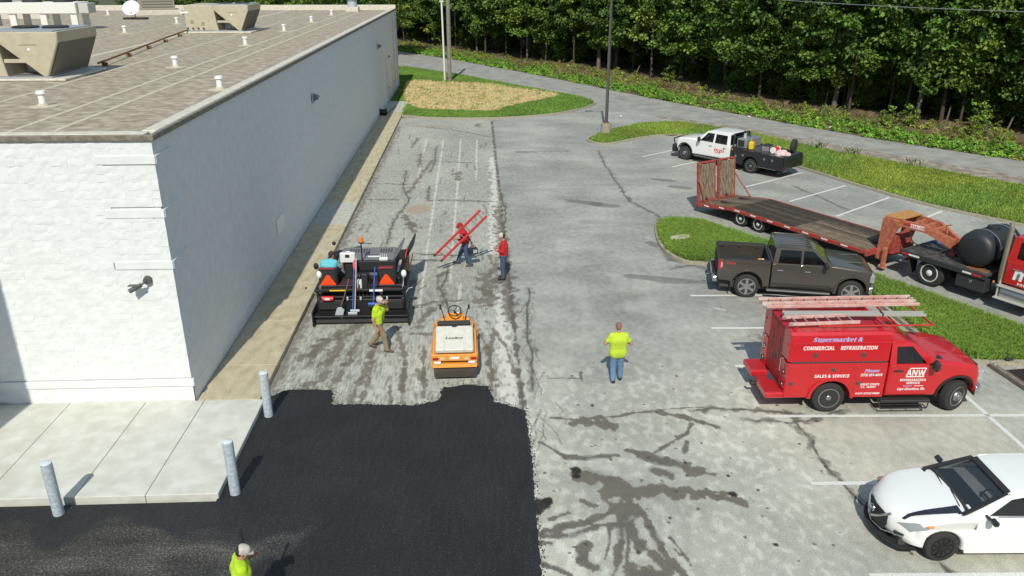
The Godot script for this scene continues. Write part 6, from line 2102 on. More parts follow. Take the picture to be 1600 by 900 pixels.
	part("tarp", mb().ball(V(-0.6, 1.13, -0.8), V(0.45, 0.07, 0.3), 10, 6), M.black_plastic, p)
	# cab, bonnet
	part("cab_body", mb().prism([Vector2(2.45, 0.95), Vector2(4.15, 0.9), Vector2(4.2, 1.72), Vector2(2.45, 1.76)], hull_slices(1.1, 0.06)), red, p)
	cab(p, {"xb": 2.46, "xr": 2.52, "xw": 3.6, "xc": 4.15, "yb": 1.74, "yr": 2.56, "hb": 1.08, "lean": 0.12, "seats": [2.85],
		"wins": [[[2.72, 1.84], [3.95, 1.78], [3.6, 2.4], [2.72, 2.42]]],
		"posts": [[[2.45, 1.72], [2.72, 1.72], [2.72, 2.5], [2.5, 2.5]], [[3.95, 1.72], [4.2, 1.72], [3.66, 2.5], [3.56, 2.42]], [[2.5, 2.41], [3.68, 2.4], [3.64, 2.52], [2.52, 2.52]], [[2.7, 1.72], [4.0, 1.72], [3.98, 1.8], [2.7, 1.86]]]}, red, M.tinted_glass)
	part("bonnet", mb().prism([Vector2(4.18, 0.95), Vector2(5.9, 0.95), Vector2(5.98, 1.4), Vector2(5.8, 1.55), Vector2(4.2, 1.72)], hull_slices(0.72, 0.12)), red, p, 40.0)
	part("front_bumper", bx(V(6.0, 0.62, 0), V(0.22, 0.36, 2.35), 0.06), M.chrome, p)
	part("grille", bx(V(5.97, 1.15, 0), V(0.06, 0.45, 1.0), 0.02), M.chrome, p)
	for s in [-1, 1]:
		var fd := arc(4.75, 0.62, 0.66, 0, 180, 12)
		fd.append_array(arc(4.75, 0.62, 0.57, 180, 0, 12))
		part("mudguard", mb().prism(fd, [[s * 0.96 - 0.22, 0.01], [s * 0.96 - 0.2, 0], [s * 0.96 + 0.2, 0], [s * 0.96 + 0.22, 0.02]]), red, p)
		part("headlight", bx(V(5.9, 1.15, s * 0.85), V(0.16, 0.28, 0.24), 0.04), M.clear_lens, p)
		var dr := part("door", sp(rrect(2.66, 1.0, 4.05, 1.74, 0.05), s, 1.095, 0.014), red, p)
		part("handle", bx(V(2.8, 1.5, s * 1.12), V(0.16, 0.05, 0.03), 0.012), M.chrome, dr)
		var R := Basis(Vector3.UP, 0.0 if s > 0 else PI)
		letters("mpi", 0.42, M.sign_white, p, Transform3D(R, V(3.3, 1.36, s * 1.118)), "logo", false, 1.1, 0.12)
		part("logo_shadow", bx(V(2.95, 1.36, s * 1.113), V(0.16, 0.34, 0.006)), mat("logo_grey", lin(0.18, 0.18, 0.2), 0.5), p)
		letters("PAVING", 0.09, M.sign_white, p, Transform3D(R, V(3.2, 1.06, s * 1.118)), "lettering", false, 1.2)
		part("cab_light", bx(V(3.3, 2.58, s * 0.6), V(0.12, 0.06, 0.12), 0.02), M.amber, p)
	mirror(p, 4.05, 1.9, 1.15, V(0.1, 0.5, 0.22), M.chrome)
	part("blue_strap", mb().tube([V(-1.15, 1.05, -0.3), V(-1.0, 1.12, -0.5), V(-0.6, 1.11, -0.55), V(-0.3, 1.12, -0.4)], 0.03), mat("strap_blue", lin(0.04, 0.16, 0.5), 0.7), p)

func build_sedan() -> void:
	var p := place("sedan", "white sedan with a black bonnet stripe, cut by the right edge", "car", 11.6, -12.78, 182.0)
	var wt := mat("sedan_white", lin(0.80, 0.80, 0.78), 0.25, 0.0, 0.9)
	var wb := 2.78
	var hw := 0.92
	var body := [Vector2(-0.9, 0.34), Vector2(-0.42, 0.26)]
	body.append_array(arc(0, 0.3, 0.375, 186, -6, 14))
	body.append_array([Vector2(0.5, 0.22), Vector2(2.3, 0.22)])
	body.append_array(arc(wb, 0.3, 0.375, 186, -6, 14))
	body.append_array([Vector2(3.25, 0.26), Vector2(3.62, 0.28), Vector2(3.72, 0.42), Vector2(3.73, 0.56), Vector2(3.68, 0.7), Vector2(3.55, 0.79), Vector2(3.3, 0.855), Vector2(2.95, 0.92), Vector2(2.6, 0.97), Vector2(2.35, 0.99), Vector2(1.2, 0.98), Vector2(0.2, 1.0), Vector2(-0.4, 1.05), Vector2(-0.95, 1.06), Vector2(-1.12, 1.0), Vector2(-1.18, 0.7), Vector2(-1.1, 0.42)])
	var bd := Bend.new({"hw": hw, "xf": 2.5, "nose": 0.10, "xr": -0.1, "tail": 0.10, "cy": 0.74, "crown": 0.055, "sweep": 0.34, "xs": 3.1, "y0": 0.62, "lean": 0.13})
	part("body", mb().prism(body, [[-hw, 0.075], [-hw + 0.012, 0.04], [-hw + 0.04, 0.012], [-hw + 0.09, 0.0], [-0.72, 0], [-0.55, 0], [-0.36, 0], [-0.18, 0], [0, 0], [0.18, 0], [0.36, 0], [0.55, 0], [0.72, 0], [hw - 0.09, 0], [hw - 0.04, 0.012], [hw - 0.012, 0.04], [hw, 0.075]], bd), wt, p, 42.0)
	part("underbody", bx(V(1.3, 0.3, 0), V(4.4, 0.2, 1.3)), M.chassis_paint, p)
	# bonnet panel with a shut line, dark stripe along its near edge
	for s in [-1, 1]:
		var stp := mb()
		var q := []
		for k in 9:
			var f := k / 8.0
			var x := lerpf(2.44, 3.64, f)
			var y: float = lerpf(0.985, 0.92, (x - 2.44) / 0.51) if x < 2.95 else (lerpf(0.92, 0.855, (x - 2.95) / 0.35) if x < 3.3 else (lerpf(0.855, 0.79, (x - 3.3) / 0.25) if x < 3.55 else lerpf(0.79, 0.70, (x - 3.55) / 0.13)))
			q.append([x, y])
		for k in 8:
			var a0 := Vector3(q[k][0], q[k][1], s * lerpf(0.55, 0.645, k / 8.0))
			var a1 := Vector3(q[k][0], q[k][1], s * lerpf(0.76, 0.70, k / 8.0))
			var b0 := Vector3(q[k + 1][0], q[k + 1][1], s * lerpf(0.55, 0.645, (k + 1) / 8.0))
			var b1 := Vector3(q[k + 1][0], q[k + 1][1], s * lerpf(0.76, 0.70, (k + 1) / 8.0))
			var up := V(0, 0.01 + 0.003 * k, 0)
			slab4(stp, bd.bend(a0) + up, bd.bend(a1) + up, bd.bend(b1) + up, bd.bend(b0) + up, 0.014)
		if s < 0:
			part("stripe", stp, mat("stripe_black", lin(0.018, 0.018, 0.028), 0.25, 0.0, 0.5), p, 40.0)
	var roofpts := [Vector2(0.02, 1.36), Vector2(0.4, 1.42), Vector2(0.9, 1.425), Vector2(1.25, 1.385), Vector2(1.36, 1.35), Vector2(1.2, 1.345), Vector2(0.8, 1.37), Vector2(0.1, 1.32)]
	var c := {"xb": -0.5, "xr": 0.05, "xw": 1.52, "xc": 2.42, "yb": 0.985, "yr": 1.42, "hb": 0.82, "lean": 0.40, "seats": [0.25, 1.0], "screen": M.car_glass,
		"wins": [[[-0.1, 1.0], [0.62, 0.99], [0.62, 1.34], [0.2, 1.33]], [[0.68, 0.99], [2.02, 0.98], [1.55, 1.28], [1.1, 1.36], [0.68, 1.36]]],
		"posts": [[[-0.55, 0.97], [-0.1, 0.97], [0.22, 1.34], [0.15, 1.39], [0.0, 1.37]], [[0.62, 0.96], [0.69, 0.96], [0.69, 1.38], [0.62, 1.38]], [[2.02, 0.95], [2.46, 0.95], [1.62, 1.37], [1.48, 1.32]], [[0.12, 1.33], [0.7, 1.355], [1.15, 1.345], [1.55, 1.28], [1.56, 1.37], [1.0, 1.4], [0.1, 1.385]]]}
	cab(p, c, wt, M.tinted_glass)
	for s in [-1, 1]:
		part("pillar_trim", slab4(mb(), V(2.47, 0.985, s * 0.80), V(2.43, 0.985, s * 0.70), V(1.58, 1.37, s * 0.585), V(1.6, 1.365, s * 0.665), 0.03), M.black_plastic, p)
	part("header_trim", slab4(mb(), V(1.62, 1.35, -0.6), V(1.62, 1.35, 0.6), V(1.52, 1.395, 0.58), V(1.52, 1.395, -0.58), 0.03), M.black_plastic, p)
	for s in [-1, 1]:
		for d in [[0.02, 0.96], [0.98, 2.2]]:
			var dr := part("door", sp(rrect(d[0], 0.33, d[1], 0.89, 0.08), s, hw - 0.014, 0.013, bd), wt, p)
			part("handle", bx(V(d[0] + 0.18, 0.8, s * (hw - 0.008)), V(0.2, 0.03, 0.035), 0.012), M.black_plastic, dr)
		part("sill", bx(V(1.4, 0.24, s * (hw - 0.02)), V(1.9, 0.08, 0.06), 0.02), wt, p)
		part("belt_trim", bx(V(0.85, 0.985, s * (hw - 0.085)), V(1.9, 0.018, 0.02), 0.005), M.chrome, p)
		var hl := mb()
		var pts := [[3.58, 0.66, 0.55], [3.5, 0.72, 0.66], [3.25, 0.80, 0.78], [2.98, 0.80, 0.845], [3.15, 0.71, 0.88], [3.42, 0.62, 0.80]]
		var ctr := Vector3.ZERO
		var ps := []
		for q in pts:
			var v := V(q[0] - 0.03, q[1] + 0.005, s * q[2] * 0.995)
			ps.append(v)
			ctr += v / pts.size()
		for k in ps.size():
			hl.out(ctr + V(0.07, 0.035, s * 0.05), ps[k], ps[(k + 1) % ps.size()], V(2.8, 0.6, 0))
		part("headlight", hl, mat("lamp_glass", lin(0.34, 0.37, 0.38), 0.12, 0.3, 0.8), p, 60.0)
		part("turn_lamp", bx(V(3.06, 0.775, s * 0.862), V(0.14, 0.035, 0.05), 0.015), M.amber, p)
		part("fog_trim", slab4(mb(), V(3.585, 0.44, s * 0.56), V(3.585, 0.47, s * 0.56), V(3.44, 0.485, s * 0.69), V(3.44, 0.45, s * 0.69), 0.05), M.black_plastic, p)
		part("fog_chrome", slab4(mb(), V(3.6, 0.405, s * 0.55), V(3.6, 0.42, s * 0.55), V(3.45, 0.43, s * 0.70), V(3.45, 0.41, s * 0.70), 0.04), M.chrome, p)
		wheel(p, 0, s * 0.80, 0.335, 0.24, "black10", s)
		wheel(p, wb, s * 0.80, 0.335, 0.24, "black10", s, 0.06)
		part("tail_light", bx(V(-1.06, 0.86, s * 0.62), V(0.14, 0.14, 0.4), 0.04), M.tail_red, p)
	# V grille
	var gr := mb()
	var gp := [[3.75, 0.33, 0.0], [3.69, 0.35, 0.36], [3.68, 0.52, 0.44], [3.65, 0.68, 0.38], [3.71, 0.70, 0.0]]
	for s in [-1, 1]:
		for k in 4:
			gr.out(V(3.77, 0.5, 0), V(gp[k][0], gp[k][1], s * gp[k][2]), V(gp[k + 1][0], gp[k + 1][1], s * gp[k + 1][2]), V(3, 0.5, 0))
	part("grille", gr, M.black_plastic, p, 60.0)
	for s in [-1, 1]:
		part("grille_chrome", mb().tube([V(3.79, 0.44, s * 0.03), V(3.76, 0.53, s * 0.17), V(3.70, 0.66, s * 0.32), V(3.61, 0.75, s * 0.40)], 0.026), M.chrome, p)
		part("bumper_chrome", mb().tube([V(3.745, 0.28, s * 0.02), V(3.68, 0.29, s * 0.3), V(3.57, 0.36, s * 0.5), V(3.54, 0.46, s * 0.55)], 0.015), M.chrome, p)
	var em := mb()
	var ring := []
	for k in 17:
		ring.append(V(3.78, 0.6 + cos(TAU * k / 16.0) * 0.065, sin(TAU * k / 16.0) * 0.075))
	em.tube(ring, 0.012, 6)
	em.box(V(3.785, 0.6, 0), V(0.015, 0.028, 0.19), 0.005)
	part("emblem", em, M.chrome, p)
	var spl := mb()
	var sw := []
	for k in 13:
		var z := -0.78 + k * 0.13
		sw.append(Vector2(3.79 - 0.34 * (z / 0.92) * (z / 0.92) - 0.2 * pow(absf(z) / 0.92, 5.0), z))
	var outl := sw.duplicate()
	outl.append(Vector2(3.2, 0.8))
	outl.append(Vector2(3.2, -0.8))
	var idx := Geometry2D.triangulate_polygon(PackedVector2Array(outl))
	for i in range(0, idx.size(), 3):
		var a: Vector2 = outl[idx[i]]
		var b2: Vector2 = outl[idx[i + 1]]
		var c2: Vector2 = outl[idx[i + 2]]
		spl.out(V(a.x, 0.2, a.y), V(b2.x, 0.2, b2.y), V(c2.x, 0.2, c2.y), V(3.5, 0, 0))
		spl.out(V(a.x, 0.17, a.y), V(b2.x, 0.17, b2.y), V(c2.x, 0.17, c2.y), V(3.5, 1, 0))
	for k in 12:
		spl.outq(V(sw[k].x, 0.2, sw[k].y), V(sw[k + 1].x, 0.2, sw[k + 1].y), V(sw[k + 1].x, 0.17, sw[k + 1].y), V(sw[k].x, 0.17, sw[k].y), V(3.4, 0.18, 0))
	part("splitter", spl, M.black_plastic, p, -1.0)
	part("cowl", bx(V(2.46, 0.995, 0), V(0.12, 0.02, 1.5), 0.006), M.black_plastic, p)
	for s in [0.1, -0.55]:
		part("wiper", mb().tube([V(2.4, 1.03, s), V(2.32, 1.06, s + 0.5)], 0.01), M.black_plastic, p)
	part("sticker", bx(V(2.28, 1.07, -0.62), V(0.05, 0.03, 0.1), 0.004), M.white_plain, p)
	mirror(p, 2.0, 0.99, 0.9, V(0.13, 0.13, 0.2), mat("mirror_black", lin(0.015, 0.015, 0.016), 0.15, 0.0, 0.8))
	part("antenna", mb().ball(V(0.15, 1.45, 0), V(0.08, 0.035, 0.03), 8, 5), wt, p)
# ---------------------------------------------------------------- paving machines (local: x forward = away from the camera, z to the right)
func build_machines() -> void:
	build_paver()
	build_roller()

func build_paver() -> void:
	var p := place("asphalt_paver", "black asphalt paver with grey engine cover and two orange triangles", "paver", -3.85, -23.7, -90.0)
	var bk := mat("paver_black", lin(0.011, 0.011, 0.012), 0.5)
	var gr := tri_mat("paver_grey", noise_tex(63, 0.03, lin(0.15, 0.15, 0.155), lin(0.21, 0.21, 0.215), 256, 4), V(0.5, 0.5, 0.5), 0.5, null, 1.0, false)
	var dk := mat("paver_dark", lin(0.02, 0.02, 0.021), 0.6)
	mat("panel_grey", lin(0.3, 0.3, 0.3), 0.6)
	# screed across the back
	part("screed_plate", mb().prism([Vector2(-0.1, 0.05), Vector2(0.5, 0.03), Vector2(0.5, 0.2), Vector2(-0.05, 0.24)], hull_slices(1.5, 0.03)), dk, p)
	part("screed_walkway", bx(V(-0.02, 0.3, 0), V(0.36, 0.05, 3.1), 0.012), bk, p)
	part("screed_body", bx(V(0.38, 0.52, 0), V(0.5, 0.5, 2.75), 0.03), bk, p)
	for s in [-1, 1]:
		part("end_gate", bx(V(0.25, 0.26, s * 1.52), V(1.1, 0.5, 0.05), 0.015), bk, p)
		part("rear_cabinet", bx(V(0.12, 0.6, s * 0.95), V(0.16, 0.34, 0.85), 0.02), bk, p)
		part("cabinet_door", bx(V(0.03, 0.6, s * 0.95), V(0.02, 0.26, 0.76), 0.008), dk, p)
		part("tow_arm", bx(V(1.3, 0.75, s * 1.34), V(2.5, 0.16, 0.12), 0.02), bk, p)
		part("hydraulic_cylinder", mb().cyl(V(0.45, 0.7, s * 1.28), V(1.2, 1.25, s * 1.25), 0.05, -1, 10), M.steel_galv, p)
		part("post", bx(V(0.2, 0.75, s * 1.38), V(0.09, 0.85, 0.09), 0.01), bk, p)
		part("work_lamp", mb().ball(V(0.55, 1.47, s * 1.36), V(0.1, 0.13, 0.09), 12, 8), M.white_plain, p)
		part("lamp_arm", mb().tube([V(0.7, 1.2, s * 1.2), V(0.6, 1.5, s * 1.3)], 0.02), bk, p)
		part("depth_crank", mb().tube([V(0.1, 1.0, s * 1.45), V(0.05, 1.16, s * 1.55), V(0.03, 1.2, s * 1.68)], 0.014), M.steel_galv, p)
		part("crank_knob", mb().ball(V(0.03, 1.22, s * 1.7), V(0.035, 0.035, 0.035), 8, 6), M.black_plastic, p)
		part("reflector", bx(V(0.03, 0.57, s * 0.98 - 0.09), V(0.015, 0.07, 0.22), 0.004), M.white_plain, p)
		part("reflector", bx(V(0.03, 0.57, s * 0.98 + 0.12), V(0.015, 0.07, 0.2), 0.004), M.tape_red, p)
		# seats with orange triangles
		var z: float = s * 0.79 - 0.3 * (1 if s < 0 else 0)
		var st := part("seat_back", bx(V(0.62, 1.38, z), V(0.16, 0.62, 0.6), 0.06), M.black_plastic, p)
		part("headrest_strip", bx(V(0.6, 1.67, z), V(0.2, 0.06, 0.48), 0.025), mat("seat_red", lin(0.2, 0.02, 0.025), 0.7), st)
		var tr := mb().prism([Vector2(-0.24, -0.16), Vector2(0.24, -0.16), Vector2(0.26, -0.12), Vector2(0.04, 0.2), Vector2(-0.04, 0.2), Vector2(-0.26, -0.12)], [[-0.006, 0.004], [0.006, 0.004]])
		var tn := part("warning_triangle", tr, mat("slow_orange", lin(0.9, 0.07, 0.01), 0.5), p)
		tn.transform = Transform3D(Basis(Vector3.UP, -PI / 2.0) * Basis(Vector3.RIGHT, 0.0), V(0.525, 1.26, z))
		part("seat_cushion", bx(V(0.9, 1.1, z), V(0.55, 0.14, 0.56), 0.05), M.black_plastic, p)
		part("side_wall", bx(V(2.2, 0.8, s * 1.2), V(2.9, 0.9, 0.16), 0.03), bk, p)
		# tracks
		part("track", mb().prism(rrect(0.9, 0.0, 3.2, 0.62, 0.3), [[s * 0.95 - 0.17, 0.02], [s * 0.95 - 0.15, 0], [s * 0.95 + 0.15, 0], [s * 0.95 + 0.17, 0.02]]), M.rubber, p)
		for k in 4:
			part("track_roller", mb().cyl(V(1.2 + k * 0.57, 0.26, s * 1.1), V(1.2 + k * 0.57, 0.26, s * 1.14), 0.2, -1, 16), dk, p)
	part("rear_panel", bx(V(0.42, 0.9, 0), V(0.06, 0.5, 2.6), 0.02), bk, p)
	for k in 5:
		part("filter_canister", mb().cyl(V(0.3, 0.86, -0.5 + k * 0.28), V(0.3, 1.06, -0.5 + k * 0.28), 0.06, 0.055, 12), [dk, M.steel_galv, dk, M.black_plastic, M.panel_grey][k], p)
		part("valve_block", bx(V(0.27, 0.66, -0.55 + k * 0.3), V(0.14, 0.12, 0.16), 0.02), dk, p)
	part("cross_beam", bx(V(0.1, 1.1, 0), V(0.1, 0.09, 2.75), 0.015), bk, p)
	part("cross_beam", bx(V(0.16, 0.84, 0), V(0.09, 0.07, 2.75), 0.015), bk, p)
	part("yellow_decal", bx(V(0.045, 1.115, -0.72), V(0.012, 0.04, 0.5)), M.can_yellow, p)
	part("white_decal", bx(V(0.045, 1.1, 0.5), V(0.012, 0.07, 0.42)), M.white_plain, p)
	part("deck", bx(V(0.95, 1.02, 0), V(1.5, 0.06, 2.5), 0.01), dk, p)
	part("deck_mat", bx(V(0.75, 1.06, 0), V(0.9, 0.02, 1.9)), mat("mat_red", lin(0.05, 0.02, 0.025), 0.9), p)
	part("fuel_tank", bx(V(0.62, 1.25, -0.02), V(0.3, 0.4, 0.55), 0.04), dk, p)
	part("hydraulic_block", bx(V(0.4, 1.3, 0.12), V(0.2, 0.5, 0.2), 0.03), dk, p)
	part("white_bottle", mb().cyl(V(0.35, 1.05, -0.05), V(0.35, 1.35, -0.05), 0.09, 0.08, 14), M.white_plain, p)
	for k in 6:
		part("hydraulic_hose", mb().tube([V(0.5, 1.35 - k * 0.03, -0.1 + k * 0.09), V(0.25, 1.2, -0.15 + k * 0.1), V(0.2, 0.8, -0.2 + k * 0.13), V(0.35, 0.6, -0.1 + k * 0.1)], 0.018), M.rubber, p)
	for k in 4:
		part("valve_plate", bx(V(0.02, 0.84, -0.42 + k * 0.42), V(0.03, 0.12, 0.06), 0.01), M.steel_galv, p)
	part("fire_extinguisher", mb().cyl(V(0.0, 0.86, -1.22), V(0.0, 0.86, -0.86), 0.085, 0.08, 14), M.tape_red, p)
	part("extinguisher_label", bx(V(-0.08, 0.87, -1.05), V(0.02, 0.06, 0.16), 0.005), M.white_plain, p)
	# engine cover with vents
	part("engine_cover", mb().prism([Vector2(1.55, 1.0), Vector2(1.55, 1.5), Vector2(1.66, 1.58), Vector2(2.95, 1.56), Vector2(3.1, 1.48), Vector2(3.1, 1.0)], hull_slices(0.98, 0.09)), gr, p, 40.0)
	part("rear_console", bx(V(1.5, 1.42, 0.15), V(0.16, 0.34, 1.75), 0.02), dk, p)
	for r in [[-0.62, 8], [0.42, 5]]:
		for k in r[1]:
			part("vent_shade_strip", bx(V(2.55, 1.576, r[0] + k * 0.09), V(0.34, 0.012, 0.045), 0.004), M.chassis_paint, p)  # flat dark strips in place of open slots, their shade put into colour
	part("cover_decal", bx(V(1.9, 1.592, 0.25), V(0.12, 0.006, 0.4)), M.white_plain, p)
	part("control_pedestal", bx(V(1.25, 1.35, -0.5), V(0.22, 0.6, 0.3), 0.04), dk, p)
	part("control_panel", bx(V(1.12, 1.85, -0.5), V(0.16, 0.34, 0.5), 0.03), mat("panel_white", lin(0.68, 0.69, 0.68), 0.5), p)
	part("screen", bx(V(1.035, 1.92, -0.5), V(0.012, 0.1, 0.14)), M.black_plastic, p)
	part("lever_bank", bx(V(1.5, 1.64, 0.62), V(0.12, 0.12, 0.3), 0.03), M.panel_white, p)
	for k in 4:
		part("lever", mb().tube([V(1.5, 1.68, 0.52 + k * 0.07), V(1.47, 1.82, 0.52 + k * 0.07)], 0.012), M.white_plain, p)
	part("white_jug", mb().ball(V(1.5, 1.75, -0.55), V(0.16, 0.18, 0.2), 12, 8), M.white_plain, p)
	# beacon
	part("beacon_mast", mb().cyl(V(1.55, 1.55, -0.1), V(1.55, 2.2, -0.1), 0.022, -1, 8), bk, p)
	var bc := part("beacon_base", mb().cyl(V(1.55, 2.2, -0.1), V(1.55, 2.24, -0.1), 0.09, -1, 14), bk, p)
	part("beacon_lens", mb().cyl(V(1.55, 2.24, -0.1), V(1.55, 2.38, -0.1), 0.085, 0.075, 14), mat("beacon_amber", lin(0.75, 0.22, 0.02), 0.25), bc)
	part("mast_arm", mb().tube([V(1.55, 2.19, -0.1), V(1.56, 2.17, 0.25)], 0.018), bk, p)
	# hopper wings at the far end, right one tipped up
	for s in [-1, 1]:
		var w := mb()
		w.t = Transform3D(Basis(Vector3.RIGHT, s * (0.5 if s > 0 else 0.2)), V(3.75, 0.95, s * 0.85))
		w.box(V(0, 0.42 if s > 0 else 0.1, s * 0.25), V(1.25, 0.06, 1.15) if s < 0 else V(1.25, 0.9, 0.06), 0.02)
		part("hopper_wing", w, dk, p)
	part("hopper_floor", bx(V(3.8, 0.62, 0), V(1.4, 0.08, 1.7), 0.02), dk, p)
	part("hopper_apron", bx(V(4.52, 0.72, 0), V(0.06, 0.4, 2.3), 0.02), M.rubber, p)
	part("push_roller", mb().cyl(V(4.7, 0.5, -0.8), V(4.7, 0.5, 0.8), 0.09, -1, 12), M.steel_galv, p)
	var hd := mb()
	hd.t = Transform3D(Basis(Vector3.RIGHT, 0.55), V(2.0, 1.62, 1.0))
	hd.box(V(0.2, 0.2, 0.0), V(0.85, 0.55, 0.05), 0.02)
	part("raised_side_cover", hd, gr, p)
	hd = mb()
	hd.t = Transform3D(Basis(Vector3.RIGHT, 0.2), V(1.7, 1.35, 1.22))
	hd.box(V(0.2, 0.15, 0.0), V(0.9, 0.42, 0.05), 0.02)
	part("raised_side_cover", hd, dk, p)
	part("cover_stay", mb().tube([V(1.6, 1.3, 1.25), V(1.8, 1.95, 1.4)], 0.02), M.tape_red, p)
	part("side_rod", mb().tube([V(1.5, 1.2, 1.45), V(1.3, 1.9, 1.62)], 0.022), M.rust, p)
	part("grab_rail", mb().tube([V(1.4, 1.05, 1.2), V(1.4, 1.6, 1.26), V(2.4, 1.6, 1.26), V(2.4, 1.05, 1.2)], 0.022), bk, p)
	part("mirror", mb().ball(V(0.95, 1.62, -1.52), V(0.04, 0.12, 0.09), 10, 6), M.black_plastic, p)
	part("mirror_arm", mb().tube([V(0.9, 1.1, -1.25), V(0.9, 1.5, -1.5)], 0.014), M.steel_galv, p)
	part("left_console", bx(V(1.9, 1.35, -1.15), V(0.7, 0.5, 0.3), 0.04), dk, p)
	part("stop_button_post", mb().tube([V(1.5, 1.6, -1.28), V(1.6, 2.15, -1.35)], 0.016), M.steel_galv, p)
	part("black_knob", mb().ball(V(1.6, 2.18, -1.0), V(0.07, 0.07, 0.07), 10, 6), M.black_plastic, p)
	# hand tools standing in the rack at the back
	var q := p.transform
	var tools := [["shovel", "long wooden-handled shovel leaning on the paver's back", -0.33, 1.5, -0.68, 0.42, "wood"], ["asphalt_rake", "blue-handled rake standing in the middle of the paver's back", -0.15, 1.85, -0.28, 0.36, "blue"], ["lute", "white-handled lute standing beside the blue rake", -0.05, 2.2, -0.2, 0.45, "white"], ["broom", "blue push broom standing before the paver's right seat", 0.51, 1.9, 0.4, 0.66, "blue"]]
	for t in tools:
		var o := thing(t[0], t[1], "tool", q * V(-0.06, t[5], t[4]), PI / 2.0, "hand tools on the paver")
		var top := V(0.12, t[3] - t[5], t[2] - t[4])
		var hm: Material = {"wood": mat("handle_wood", lin(0.16, 0.09, 0.06), 0.8), "blue": mat("handle_blue", lin(0.03, 0.13, 0.5), 0.5), "white": mat("handle_pale", lin(0.55, 0.4, 0.36), 0.6)}[t[6]]
		part("handle", mb().tube([V(0, 0.05, 0), top * 0.5, top], 0.02, 8), hm, o)
		if t[0] == "shovel":
			part("blade", mb().prism([Vector2(-0.13, -0.2), Vector2(0.13, -0.16), Vector2(0.12, 0.12), Vector2(0.03, 0.17), Vector2(-0.03, 0.17), Vector2(-0.12, 0.12)], [[-0.012, 0.01], [0.0, 0.0], [0.012, 0.01]]), M.steel_galv, o)
			o.get_child(1).transform = Transform3D(Basis(Vector3.UP, PI / 2.0) * Basis(Vector3.BACK, 0.3), V(-0.03, 0.0, 0))
		elif t[0] == "broom":
			part("brush_head", bx(V(0, 0.02, 0), V(0.09, 0.08, 0.34), 0.02), hm, o)
			part("bristles", bx(V(0, -0.05, 0), V(0.07, 0.1, 0.33), 0.01), M.black_plastic, o)
		else:
			part("head", bx(V(0, 0.0, 0), V(0.06, 0.08, 0.3), 0.012), M.steel_galv, o)
	var rg := thing("pink_rag", "pink rag hanging beside the white control panel of the paver", "rag", q * V(0.98, 1.6, -0.27), 0.0)
	part("cloth", mb().ball(V(0, 0, 0), V(0.07, 0.17, 0.05), 8, 6), mat("rag_pink", lin(0.6, 0.12, 0.25), 0.9), rg)
	part("knot", mb().ball(V(0, 0.17, 0), V(0.04, 0.04, 0.04), 8, 5), M.rag_pink, rg)

